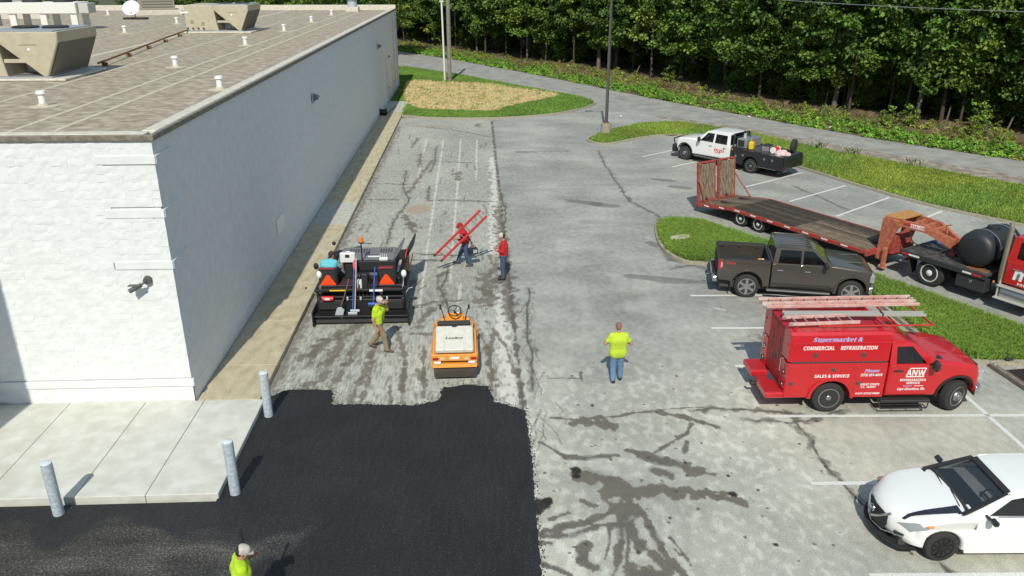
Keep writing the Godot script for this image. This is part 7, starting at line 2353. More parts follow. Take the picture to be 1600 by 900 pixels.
func build_roller() -> void:
	var p := place("road_roller", "small orange tandem road roller with a cream hood, parked on milled pavement", "road roller", -0.75, -19.6, -91.0)
	var og := mat("roller_orange", lin(0.80, 0.315, 0.045), 0.4, 0.0, 0.4)
	var cream := tri_mat("hood_cream", noise_tex(64, 0.03, lin(0.60, 0.59, 0.50), lin(0.68, 0.67, 0.59), 256, 4), V(0.6, 0.6, 0.6), 0.45, null, 1.0, false)
	var drum := tri_mat("drum_steel", noise_tex(65, 0.03, lin(0.075, 0.06, 0.047), lin(0.10, 0.08, 0.062), 256, 3), V(0.3, 0.3, 0.1), 0.4, null, 1.0, false)
	for x in [0.36, 2.15]:
		var d := part("drum", mb().lathe(V(x, 0.35, -0.58), Vector3.BACK, [Vector2(0.2, 0.02), Vector2(0.33, 0.0), Vector2(0.35, 0.015), Vector2(0.35, 1.145), Vector2(0.33, 1.16), Vector2(0.2, 1.14)], 40), drum, p, 50.0)
		part("axle_hub", mb().cyl(V(x, 0.35, -0.64), V(x, 0.35, 0.64), 0.1, -1, 14), M.black_steel, d)
	for s in [-1, 1]:
		part("yoke", bx(V(0.62, 0.6, s * 0.625), V(0.9, 0.4, 0.05), 0.02), og, p)
		part("yoke", bx(V(2.1, 0.5, s * 0.625), V(0.7, 0.4, 0.05), 0.02), og, p)
		part("tail_light", bx(V(-0.035, 0.735, s * 0.52), V(0.03, 0.08, 0.16), 0.01), M.tail_red, p)
		part("work_lamp", bx(V(-0.03, 0.615, s * 0.47), V(0.06, 0.07, 0.19), 0.015), M.white_plain, p)
		part("warning_decal", bx(V(-0.027, 0.735, s * 0.33), V(0.01, 0.09, 0.13)), mat("decal_cream", lin(0.6, 0.5, 0.3), 0.6), p)
		part("side_frame", mb().prism([Vector2(-0.02, 0.6), Vector2(1.75, 0.6), Vector2(1.75, 0.85), Vector2(1.2, 0.95), Vector2(0.0, 0.8)], [[s * 0.58 - 0.035, 0.012], [s * 0.58 - 0.025, 0], [s * 0.58 + 0.025, 0], [s * 0.58 + 0.035, 0.012]]), og, p)
		part("hand_lever", mb().tube([V(1.95, 1.0, s * 0.3), V(2.1, 1.28, s * 0.38), V(2.12, 1.34, s * 0.42)], 0.016), M.black_steel, p)
		part("lever_grip", mb().cyl(V(2.12, 1.28, s * 0.42), V(2.12, 1.42, s * 0.42), 0.028, -1, 8), M.black_plastic, p)
		part("grab_rail", mb().tube([V(1.35, 0.9, s * 0.5), V(1.35, 1.15, s * 0.52), V(1.7, 1.15, s * 0.5), V(1.75, 0.85, s * 0.48)], 0.02), og, p)
	part("light_panel", bx(V(0.0, 0.75, 0), V(0.05, 0.2, 1.24), 0.015), og, p)
	part("maker_plate", bx(V(-0.028, 0.75, 0.0), V(0.01, 0.07, 0.26)), M.white_plain, p)
	part("rear_bumper", mb().prism([Vector2(-0.05, 0.47), Vector2(0.06, 0.44), Vector2(0.12, 0.57), Vector2(-0.02, 0.57)], hull_slices(0.62, 0.02)), og, p)
	part("scraper", bx(V(0.02, 0.42, 0), V(0.03, 0.03, 1.15), 0.006), M.black_steel, p)
	part("chassis", bx(V(0.75, 0.8, 0), V(1.3, 0.2, 1.08), 0.02), og, p)
	# hood: cream tank cover, raised toward the seat, two ribs
	var hood := mb()
	hood.t = Transform3D(Basis(Vector3.BACK, deg_to_rad(14.0)), V(0.02, 0.92, 0))
	hood.prism(rrect(0.0, -0.06, 1.06, 0.07, 0.03), hull_slices(0.53, 0.05))
	part("hood", hood, cream, p, 40.0)
	for s in [-1, 1]:
		var rib := mb()
		rib.t = hood.t
		rib.box(V(0.53, 0.075, s * 0.28), V(1.0, 0.02, 0.05), 0.008)
		part("hood_rib", rib, cream, p)
		var hg := mb()
		hg.t = hood.t
		hg.box(V(0.02, 0.06, s * 0.27), V(0.05, 0.04, 0.05), 0.01)
		part("hinge", hg, M.steel_galv, p)
	var cap := mb()
	cap.t = hood.t
	cap.box(V(1.0, 0.09, 0), V(0.05, 0.03, 0.14), 0.012)
	part("hood_latch", cap, M.black_plastic, p)
	var tx := hood.t * Transform3D(Basis(Vector3.UP, -PI / 2.0) * Basis(Vector3.RIGHT, -PI / 2.0), V(0.5, 0.074, 0))
	letters("LeeBoy", 0.10, mat("logo_black", lin(0.02, 0.02, 0.02), 0.5), p, tx, "logo", true, 1.0, 0.25)
	part("tank_front", bx(V(0.9, 0.92, 0), V(0.3, 0.3, 1.05), 0.03), og, p)
	# seat
	part("seat_back", mb().prism(rrect(1.1, 0.95, 1.24, 1.3, 0.05), hull_slices(0.46, 0.04)), M.black_plastic, p)
	for k in 3:
		part("seat_roll", mb().cyl(V(1.18 + k * 0.035, 1.3 - k * 0.05, -0.44), V(1.18 + k * 0.035, 1.3 - k * 0.05, 0.44), 0.035, -1, 10), M.black_plastic, p)
	part("seat_cushion", bx(V(1.42, 0.98, 0), V(0.4, 0.1, 0.8), 0.04), M.black_plastic, p)
	part("floor", bx(V(1.75, 0.66, 0), V(0.6, 0.06, 1.0), 0.01), og, p)
	# front body, dash, wheel
	part("front_body", mb().prism([Vector2(1.95, 0.6), Vector2(2.5, 0.6), Vector2(2.55, 0.85), Vector2(2.1, 1.0), Vector2(1.95, 0.95)], hull_slices(0.45, 0.04)), og, p)
	part("dash", mb().prism([Vector2(1.95, 0.9), Vector2(2.3, 0.9), Vector2(2.25, 1.12), Vector2(2.02, 1.2)], hull_slices(0.26, 0.03)), og, p)
	part("steering_column", mb().cyl(V(2.1, 1.1, 0), V(1.98, 1.26, 0), 0.03, -1, 8), M.black_steel, p)
	var sw := mb()
	sw.t = Transform3D(Basis(Vector3.BACK, 0.55), V(1.96, 1.3, 0))
	var ring := []
	for k in 21:
		ring.append(V(cos(TAU * k / 20.0) * 0.19, 0, sin(TAU * k / 20.0) * 0.19))
	sw.tube(ring, 0.018, 6)
	for k in 3:
		sw.tube([V(0, 0, 0), V(cos(TAU * k / 3.0 + 0.5) * 0.19, 0, sin(TAU * k / 3.0 + 0.5) * 0.19)], 0.014, 5)
	part("steering_wheel", sw, M.black_plastic, p)
	part("gauge_panel", bx(V(2.12, 1.19, 0), V(0.16, 0.03, 0.3), 0.01), M.steel_galv, p)
# ---------------------------------------------------------------- people (local: x the way they face, y up, z to their right)
func smin(a: float, b: float, k: float) -> float:
	var h := maxf(k - absf(a - b), 0.0) / k
	return minf(a, b) - h * h * k * 0.25

# joins tapered capsules [a, b, ra, rb] smoothly and meshes them as surface nets into m
func flesh(m: Mb, bones: Array, cell: float, k: float) -> void:
	var lo := Vector3.ONE * 1e9
	var hi := -lo
	for q in bones:
		var r: float = maxf(q[2], q[3]) + cell * 2.5
		lo = lo.min(q[0] - Vector3.ONE * r).min(q[1] - Vector3.ONE * r)
		hi = hi.max(q[0] + Vector3.ONE * r).max(q[1] + Vector3.ONE * r)
	var nx := int((hi.x - lo.x) / cell) + 2
	var ny := int((hi.y - lo.y) / cell) + 2
	var nz := int((hi.z - lo.z) / cell) + 2
	var f := PackedFloat32Array()
	f.resize(nx * ny * nz)
	f.fill(1.0)
	for q in bones:
		var a: Vector3 = q[0]
		var ab: Vector3 = q[1] - a
		var l2 := maxf(ab.length_squared(), 1e-8)
		var ra: float = q[2]
		var dr: float = q[3] - ra
		var g := maxf(q[2], q[3]) + k + cell * 2.0
		var p0 := (a.min(q[1]) - Vector3.ONE * g - lo) / cell
		var p1 := (a.max(q[1]) + Vector3.ONE * g - lo) / cell
		for kk in range(maxi(0, int(p0.z)), mini(nz, int(p1.z) + 2)):
			for j in range(maxi(0, int(p0.y)), mini(ny, int(p1.y) + 2)):
				var o := (kk * ny + j) * nx
				for i in range(maxi(0, int(p0.x)), mini(nx, int(p1.x) + 2)):
					var d := lo + V(i, j, kk) * cell - a
					var s := clampf(d.dot(ab) / l2, 0.0, 1.0)
					f[o + i] = smin(f[o + i], (d - ab * s).length() - ra - dr * s, k)
	var vid := PackedInt32Array()
	vid.resize(nx * ny * nz)
	vid.fill(-1)
	var vs := PackedVector3Array()
	var off := [0, 1, nx, nx + 1, nx * ny, nx * ny + 1, nx * ny + nx, nx * ny + nx + 1]
	var pos := [V(0, 0, 0), V(1, 0, 0), V(0, 1, 0), V(1, 1, 0), V(0, 0, 1), V(1, 0, 1), V(0, 1, 1), V(1, 1, 1)]
	var edges := [[0, 1], [2, 3], [4, 5], [6, 7], [0, 2], [1, 3], [4, 6], [5, 7], [0, 4], [1, 5], [2, 6], [3, 7]]
	for kk in nz - 1:
		for j in ny - 1:
			for i in nx - 1:
				var o := (kk * ny + j) * nx + i
				var c := 0
				for e in 8:
					if f[o + off[e]] < 0.0:
						c += 1
				if c == 0 or c == 8:
					continue
				var sum := Vector3.ZERO
				var n := 0
				for e in edges:
					var d0 := f[o + off[e[0]]]
					var d1 := f[o + off[e[1]]]
					if (d0 < 0.0) != (d1 < 0.0):
						sum += pos[e[0]].lerp(pos[e[1]], d0 / (d0 - d1))
						n += 1
				vid[o] = vs.size()
				vs.append(lo + (V(i, j, kk) + sum / n) * cell)
	for kk in range(1, nz - 1):
		for j in range(1, ny - 1):
			for i in range(1, nx - 1):
				var o := (kk * ny + j) * nx + i
				var s0 := f[o] < 0.0
				for ax in 3:
					var st: int = [1, nx, nx * ny][ax]
					if s0 == (f[o + st] < 0.0):
						continue
					var u: int = [nx, nx * ny, 1][ax]
					var w: int = [nx * ny, 1, nx][ax]
					var a := vid[o - u - w]
					var b := vid[o - w]
					var c := vid[o]
					var d := vid[o - u]
					if a < 0 or b < 0 or c < 0 or d < 0:
						continue
					if s0:
						m.quad(vs[a], vs[b], vs[c], vs[d])
					else:
						m.quad(vs[a], vs[d], vs[c], vs[b])

func grow(bones: Array, g: float) -> Array:
	return bones.map(func(q): return [q[0], q[1], q[2] + g, q[3] + g])

# j: joints that differ from an upright stance; c: colours and options
func person(label: String, at: Vector3, head: float, j: Dictionary, c: Dictionary) -> Node3D:
	var o := thing("person", label, "person", at, -deg_to_rad(head))
	var J := {"pelvis": V(0, 0.96, 0), "chest": V(0, 1.28, 0), "neck": V(0, 1.47, 0), "head": V(0.03, 1.63, 0), "look": V(1, -0.1, 0)}
	for s in [-1, 1]:
		var n := "L" if s < 0 else "R"
		J["hip" + n] = V(0, 0.92, s * 0.09)
		J["knee" + n] = V(0.02, 0.5, s * 0.1)
		J["ankle" + n] = V(0, 0.09, s * 0.1)
		J["toe" + n] = V(0.17, 0.04, s * 0.12)
		J["shoulder" + n] = V(0, 1.40, s * 0.185)
		J["elbow" + n] = V(-0.03, 1.12, s * 0.23)
		J["wrist" + n] = V(0.05, 0.88, s * 0.24)
		J["grip" + n] = V(0.02, -1, 0)
	J.merge(j, true)
	var b: float = c.get("build", 1.0) * 1.1
	var side: Vector3 = (J.shoulderR - J.shoulderL).normalized()
	var skin: Material = mat("skin", lin(0.42, 0.22, 0.145), 0.55)
	skin.subsurf_scatter_enabled = true
	skin.subsurf_scatter_strength = 0.08
	var torso := []
	for s in [-1, 1]:
		torso.append([J.pelvis + side * 0.065 * s, J.chest + side * 0.085 * s, 0.115 * b, 0.12 * b])
		torso.append([J.chest + side * 0.085 * s, J.neck.lerp(J.chest, 0.35) + side * 0.1 * s, 0.12 * b, 0.085])
	if b > 1.2:
		torso.append([J.pelvis.lerp(J.chest, 0.3) + V(0.06, 0, 0), J.pelvis.lerp(J.chest, 0.7) + V(0.05, 0, 0), 0.13, 0.12])
	torso.append([J.shoulderL, J.shoulderR, 0.07, 0.07])
	var arms := []
	var sleeves := []
	var long: float = c.get("sleeve", 0.62)
	var legs := [[J.pelvis + side * -0.05, J.pelvis + side * 0.05, 0.125 * b, 0.125 * b]]
	var shoes := []
	for n in ["L", "R"]:
		arms.append([J["shoulder" + n], J["elbow" + n], 0.058, 0.045])
		arms.append([J["elbow" + n], J["wrist" + n], 0.044, 0.029])
		if long <= 1.0:
			sleeves.append([J["shoulder" + n], J["shoulder" + n].lerp(J["elbow" + n], long), 0.066, 0.070])
		else:
			sleeves.append([J["shoulder" + n], J["elbow" + n], 0.062, 0.052])
			sleeves.append([J["elbow" + n], J["elbow" + n].lerp(J["wrist" + n], long - 1.0), 0.05, 0.042])
		legs.append([J["hip" + n], J["knee" + n], 0.09 * b, 0.072])
		legs.append([J["knee" + n], J["ankle" + n], 0.071, 0.062])
		var heel: Vector3 = J["ankle" + n] + (J["ankle" + n] - J["toe" + n]).normalized() * 0.05 + V(0, -0.045, 0)
		shoes.append([J["ankle" + n], heel, 0.045, 0.042])
		shoes.append([heel, J["toe" + n], 0.042, 0.04])
	var neck := [[J.neck - V(0, 0.03, 0), J.head - V(0, 0.03, 0), 0.06, 0.058]]
	# body: trunk and limbs, then head and hands on finer grids in the same mesh
	var bm := mb()
	flesh(bm, grow(torso, -0.012) + arms + grow(legs, -0.014) + neck, 0.024, 0.05)
	var fw: Vector3 = J.look.normalized()
	var rt := fw.cross(Vector3.UP).normalized()
	var up := rt.cross(fw).normalized()
	var hd: Vector3 = J.head
	var hb := [[hd + fw * -0.025 + up * 0.05, hd + fw * 0.02 + up * 0.045, 0.084, 0.08], [hd + fw * 0.035 + up * -0.06, hd + fw * 0.045 + up * 0.0, 0.05, 0.062], [hd + fw * 0.06 + up * -0.085, hd + fw * 0.04 + up * -0.07, 0.028, 0.04], [hd + fw * 0.1 + up * 0.02, hd + fw * 0.122 + up * -0.02, 0.009, 0.016], [hd + up * -0.12, hd + up * -0.02, 0.055, 0.05]]
	for s in [-1, 1]:
		hb.append([hd + fw * -0.005 + up * 0.02 + rt * s * 0.085, hd + fw * -0.012 + up * -0.02 + rt * s * 0.082, 0.019, 0.012])
		hb.append([hd + fw * 0.085 + up * 0.035 + rt * s * 0.04, hd + fw * 0.08 + up * 0.04 + rt * s * 0.02, 0.012, 0.012])
	hb.append([hd + fw * 0.092 + up * -0.052 + rt * -0.02, hd + fw * 0.092 + up * -0.052 + rt * 0.02, 0.011, 0.011])
	flesh(bm, hb, 0.0105, 0.02)
	for n in ["L", "R"]:
		var w: Vector3 = J["wrist" + n]
		var dir: Vector3 = (w - J["elbow" + n]).normalized()
		var gv: Vector3 = J["grip" + n]
		if gv.y > -0.9:
			dir = (dir + gv.normalized() * 0.8).normalized()
		var pal := dir.cross(Vector3.UP if absf(dir.y) < 0.8 else Vector3.RIGHT).normalized()
		var acr := dir.cross(pal).normalized()
		flesh(bm, [[w - dir * 0.03, w + dir * 0.02, 0.03, 0.03], [w + dir * 0.04 - acr * 0.025, w + dir * 0.04 + acr * 0.025, 0.022, 0.022], [w + dir * 0.085 - acr * 0.028, w + dir * 0.085 + acr * 0.028, 0.018, 0.018]], 0.009, 0.03)
		for q in 4:
			var r0 := w + dir * 0.08 + acr * (-0.032 + q * 0.021)
			var ln: float = [0.06, 0.072, 0.068, 0.052][q]
			bm.tube([r0, r0 + dir * ln * 0.5 + pal * 0.008, r0 + dir * ln * 0.8 + pal * 0.03, r0 + dir * ln * 0.75 + pal * 0.05], [0.0098, 0.0092, 0.0085, 0.006], 6)
		var th := w + dir * 0.03 - acr * 0.035
		bm.tube([th, th + dir * 0.03 - acr * 0.025 + pal * 0.01, th + dir * 0.065 - acr * 0.022 + pal * 0.03], [0.012, 0.011, 0.007], 6)
	part("body", bm, skin, o, 80.0)
	for s in [-1, 1]:
		part("eye", mb().ball(hd + fw * 0.092 + up * 0.014 + rt * s * 0.032, V(0.009, 0.009, 0.009), 8, 6), M.black_plastic, o)
	var sm := mb()
	flesh(sm, grow(torso, 0.014) + sleeves + [[J.neck - V(0, 0.05, 0), J.neck - V(0, 0.015, 0), 0.075, 0.066]] + ([[J.pelvis - V(0, 0.05, 0) - side * 0.06, J.pelvis - V(0, 0.05, 0) + side * 0.06, 0.152 * b, 0.152 * b]] if c.get("untucked", false) else []), 0.02, 0.045)
	var cloth: StandardMaterial3D = c.shirt
	part("shirt", sm, cloth, o, 80.0)
	var lm := mb()
	flesh(lm, grow(legs, 0.012), 0.021, 0.04)
	part("trousers", lm, c.trousers, o, 80.0)
	for q in 2:
		var fm := mb()
		flesh(fm, shoes.slice(q * 2, q * 2 + 2), 0.016, 0.03)
		part("shoe", fm, c.get("shoes", M.shoe_dark), o, 80.0)
	if c.has("hair"):
		var hm := mb()
		flesh(hm, [[hd + fw * -0.035 + up * 0.062, hd + fw * 0.015 + up * 0.062, 0.084, 0.078], [hd + fw * -0.05 + up * -0.02, hd + fw * -0.045 + up * 0.04, 0.062, 0.075]], 0.013, 0.03)
		part("hair", hm, c.hair, o, 80.0)
	if c.has("cap"):
		var cm := mb()
		flesh(cm, [[hd + fw * -0.02 + up * 0.075, hd + fw * 0.02 + up * 0.07, 0.088, 0.086], [hd + fw * -0.03 + up * 0.05, hd + fw * 0.03 + up * 0.045, 0.089, 0.086]], 0.013, 0.02)
		var cp := part("cap", cm, c.cap, o, 80.0)
		var br := mb()
		var rim := []
		for q in 9:
			var a := deg_to_rad(-70.0 + q * 17.5)
			rim.append(hd + fw * (0.055 + 0.125 * cos(a)) + rt * 0.088 * sin(a) + up * (0.052 - 0.02 * cos(a)))
		for q in 8:
			slab4(br, hd + fw * 0.03 + up * 0.056 + rt * 0.08 * (-1.0 + q * 0.25), rim[q], rim[q + 1], hd + fw * 0.03 + up * 0.056 + rt * 0.08 * (-0.75 + q * 0.25), 0.008)
		part("brim", br, c.get("brim", c.cap), cp, 60.0)
		part("badge", mb().ball(hd + fw * 0.1 + up * 0.085, V(0.012, 0.028, 0.03), 8, 6), c.get("badge", c.get("brim", c.cap)), cp)
	return o

func fabric(key: String, c: Color) -> StandardMaterial3D:
	var m := mat(key, c, 0.85)
	m.rim_enabled = true
	m.rim = 0.25
	m.uv1_triplanar = true
	m.uv1_scale = V(2.2, 1.3, 2.2)
	m.heightmap_enabled = true
	m.heightmap_texture = M.fine_tex
	m.heightmap_scale = 2.5
	return m

func build_people() -> void:
	var hi := fabric("hi_vis", lin(0.58, 0.86, 0.02))
	var yel := fabric("hi_vis_yellow", lin(0.62, 0.82, 0.05))
	var red := fabric("shirt_red", lin(0.62, 0.012, 0.02))
	var jean := tri_mat("denim", noise_tex(66, 0.04, lin(0.035, 0.06, 0.115), lin(0.075, 0.115, 0.19), 256, 4), V(1.5, 1.5, 1.5), 0.9, null, 1.0, false)
	var jean2 := tri_mat("denim_light", noise_tex(67, 0.04, lin(0.08, 0.15, 0.26), lin(0.17, 0.28, 0.42), 256, 4), V(1.5, 1.5, 1.5), 0.9, null, 1.0, false)
	var khaki := fabric("khaki", lin(0.34, 0.25, 0.145))
	mat("shoe_dark", lin(0.03, 0.025, 0.022), 0.7)
	var boot := mat("shoe_tan", lin(0.12, 0.075, 0.04), 0.8)
	var dh := mat("hair_dark", lin(0.03, 0.02, 0.014), 0.8)
	var gh := mat("hair_stubble", lin(0.22, 0.12, 0.085), 0.8)
	var wc := fabric("cap_white", lin(0.68, 0.63, 0.57))
	var rc := fabric("cap_red", lin(0.5, 0.015, 0.02))
	# green shirt worker walking past the paver
	var o := person("worker in lime shirt and khaki trousers walking by the paver, hand at his cap", V(-3.06, -0.03, -21.72), 12.0, {
		"pelvis": V(0, 0.95, 0), "chest": V(0.02, 1.27, 0), "look": V(1, -0.35, 0.3), "head": V(0.08, 1.62, 0.02),
		"kneeR": V(0.17, 0.52, 0.07), "ankleR": V(0.24, 0.1, 0.09), "toeR": V(0.42, 0.05, 0.11), "kneeL": V(-0.02, 0.52, -0.08), "ankleL": V(-0.32, 0.16, -0.1), "toeL": V(-0.2, 0.05, -0.12),
		"elbowR": V(-0.06, 1.12, 0.26), "wristR": V(0.02, 0.86, 0.27), "elbowL": V(0.2, 1.24, -0.26), "wristL": V(0.22, 1.5, -0.13), "gripL": V(0.3, 0.5, 0.2)}, {"shirt": hi, "trousers": khaki, "shoes": boot, "cap": wc, "brim": fabric("cap_pink", lin(0.6, 0.42, 0.4)), "badge": rc, "hair": dh, "build": 1.08})
	var br := mb()
	for s in [-0.11, 0.11]:
		br.tube([V(0.155, 1.0, s), V(0.17, 1.2, s), V(0.13, 1.4, s * 0.9), V(0.0, 1.5, s * 0.85), V(-0.13, 1.35, s * 0.8), V(-0.145, 1.0, s * 0.5)], 0.013, 5)
	part("braces", br, mat("brace_grey", lin(0.09, 0.1, 0.05), 0.8), o)
	# man with his back to the camera
	o = person("man in yellow shirt and light jeans walking away across the open lot", V(3.73, 0, -19.45), -92.0, {
		"look": V(1, -0.55, 0.0), "head": V(0.06, 1.615, 0), "kneeL": V(0.03, 0.5, -0.11), "ankleL": V(-0.1, 0.1, -0.12), "toeL": V(0.07, 0.05, -0.14), "kneeR": V(0.06, 0.5, 0.1), "ankleR": V(0.06, 0.1, 0.11), "toeR": V(0.23, 0.04, 0.13),
		"elbowL": V(0.02, 1.16, -0.36), "wristL": V(0.24, 1.12, -0.16), "elbowR": V(0.02, 1.14, 0.36), "wristR": V(0.24, 1.1, 0.17)}, {"shirt": yel, "trousers": jean2, "hair": gh, "build": 1.14, "untucked": true})
	part("holster", bx(V(-0.02, 0.95, 0.2), V(0.1, 0.2, 0.05), 0.02), M.black_plastic, o)
	# man in red standing at the milled edge
	person("man in red shirt and red-white cap standing at the milled edge", V(0.85, 0, -27.42), 190.0, {
		"look": V(1, -0.5, 0.1), "head": V(0.05, 1.62, 0), "elbowL": V(0.0, 1.13, -0.26), "wristL": V(0.24, 1.12, -0.1), "elbowR": V(0.02, 1.13, 0.26), "wristR": V(0.25, 1.15, 0.08), "gripL": V(0.5, 0.2, 0.3), "gripR": V(0.5, 0.2, -0.3)}, {"shirt": red, "trousers": jean, "cap": wc, "brim": rc, "badge": rc, "hair": dh, "sleeve": 1.7, "build": 1.06})
	# man carrying the ladder
	person("man in red shirt carrying a red ladder and black tool box", V(-0.55, -0.03, -28.95), 186.0, {
		"pelvis": V(0.02, 0.95, 0), "chest": V(0.07, 1.26, 0), "neck": V(0.13, 1.44, 0), "head": V(0.2, 1.58, 0.0), "look": V(1, -0.4, -0.3), "shoulderL": V(0.1, 1.38, -0.18), "shoulderR": V(0.1, 1.38, 0.18),
		"kneeL": V(-0.02, 0.5, -0.1), "ankleL": V(-0.2, 0.1, -0.1), "toeL": V(-0.03, 0.04, -0.12), "kneeR": V(0.2, 0.53, 0.08), "ankleR": V(0.33, 0.14, 0.1), "toeR": V(0.5, 0.09, 0.1),
		"elbowL": V(0.12, 1.12, -0.3), "wristL": V(0.34, 1.2, -0.36), "gripL": V(0.4, 0.4, -0.3), "elbowR": V(-0.05, 1.1, 0.25), "wristR": V(-0.22, 0.86, 0.16)}, {"shirt": red, "trousers": jean, "cap": rc, "hair": dh, "shoes": boot, "sleeve": 1.5})
	var bx_ := thing("tool_bag", "open black tool box held by the man with the ladder", "tool box", V(-0.28, 0.5, -28.85), 0.3)
	part("bag_body", bx(V(0, 0.11, 0), V(0.36, 0.22, 0.22), 0.02), M.black_plastic, bx_)
	part("side_window", bx(V(0.06, 0.11, 0.112), V(0.16, 0.13, 0.01), 0.004), M.steel_galv, bx_)
	part("handle", mb().tube([V(-0.12, 0.2, 0), V(-0.1, 0.3, 0), V(0.1, 0.3, 0), V(0.12, 0.2, 0)], 0.015), M.black_plastic, bx_)
	var ax := V(1.5, 1.42, -0.28).normalized()
	var wd := V(-0.13, 0.33, 0.2)
	wd = (wd - ax * wd.dot(ax)).normalized()
	ladder("red fibreglass ladder carried slantwise by the man in red", Transform3D(Basis(ax, wd.cross(ax) * -1.0, wd), V(-0.72, 1.42, -28.38)), 2.35, 0.46, 7, "fibre_red", false)
	# operator on the paver's left seat
	person("paver operator in light blue shirt on the left seat", V(-4.92, 0.40, -24.45), -78.0, {
		"pelvis": V(-0.05, 1.0, 0), "chest": V(0.02, 1.3, 0), "neck": V(0.08, 1.48, 0.03), "head": V(0.14, 1.6, 0.06), "look": V(1, -0.5, 0.35), "shoulderL": V(0.02, 1.41, -0.19), "shoulderR": V(0.08, 1.4, 0.19),
		"hipL": V(-0.02, 0.96, -0.1), "hipR": V(-0.02, 0.96, 0.1), "kneeL": V(0.42, 0.98, -0.13), "kneeR": V(0.42, 0.98, 0.12), "ankleL": V(0.5, 0.88, -0.13), "ankleR": V(0.5, 0.88, 0.12), "toeL": V(0.66, 0.86, -0.13), "toeR": V(0.66, 0.86, 0.12),
		"elbowL": V(0.05, 1.16, -0.33), "wristL": V(0.3, 1.12, -0.26), "elbowR": V(0.22, 1.2, 0.3), "wristR": V(0.44, 1.32, 0.3)}, {"shirt": fabric("shirt_blue", lin(0.16, 0.62, 0.74)), "trousers": jean, "cap": fabric("cap_brown", lin(0.05, 0.032, 0.025)), "hair": dh, "build": 1.12})
	# worker at the bottom edge
	o = person("worker in lime shirt and white cap at the bottom edge of the picture", V(-4.12, 0.01, -10.85), -25.0, {
		"look": V(1, -0.45, 0.2), "head": V(0.07, 1.61, 0.02), "elbowL": V(0.05, 1.15, -0.3), "wristL": V(0.24, 1.3, -0.22), "elbowR": V(0.0, 1.13, 0.27), "wristR": V(0.22, 1.05, 0.16)}, {"shirt": hi, "trousers": jean, "cap": wc, "brim": wc, "badge": rc, "hair": dh, "build": 1.08})
	var tl := thing("lute", "dark tool handle held upright by the worker at the bottom edge", "tool", V(-4.06, 0.02, -11.2))
	part("handle", mb().tube([V(0, 0.05, 0), V(-0.04, 1.0, 0.02), V(-0.08, 1.8, 0.03)], 0.02, 8), M.black_plastic, tl)
	part("grip", mb().cyl(V(-0.08, 1.7, 0.03), V(-0.085, 1.86, 0.03), 0.028, -1, 8), M.black_plastic, tl)
	part("head", bx(V(0, 0.05, 0), V(0.5, 0.08, 0.05), 0.012), M.steel_galv, tl)
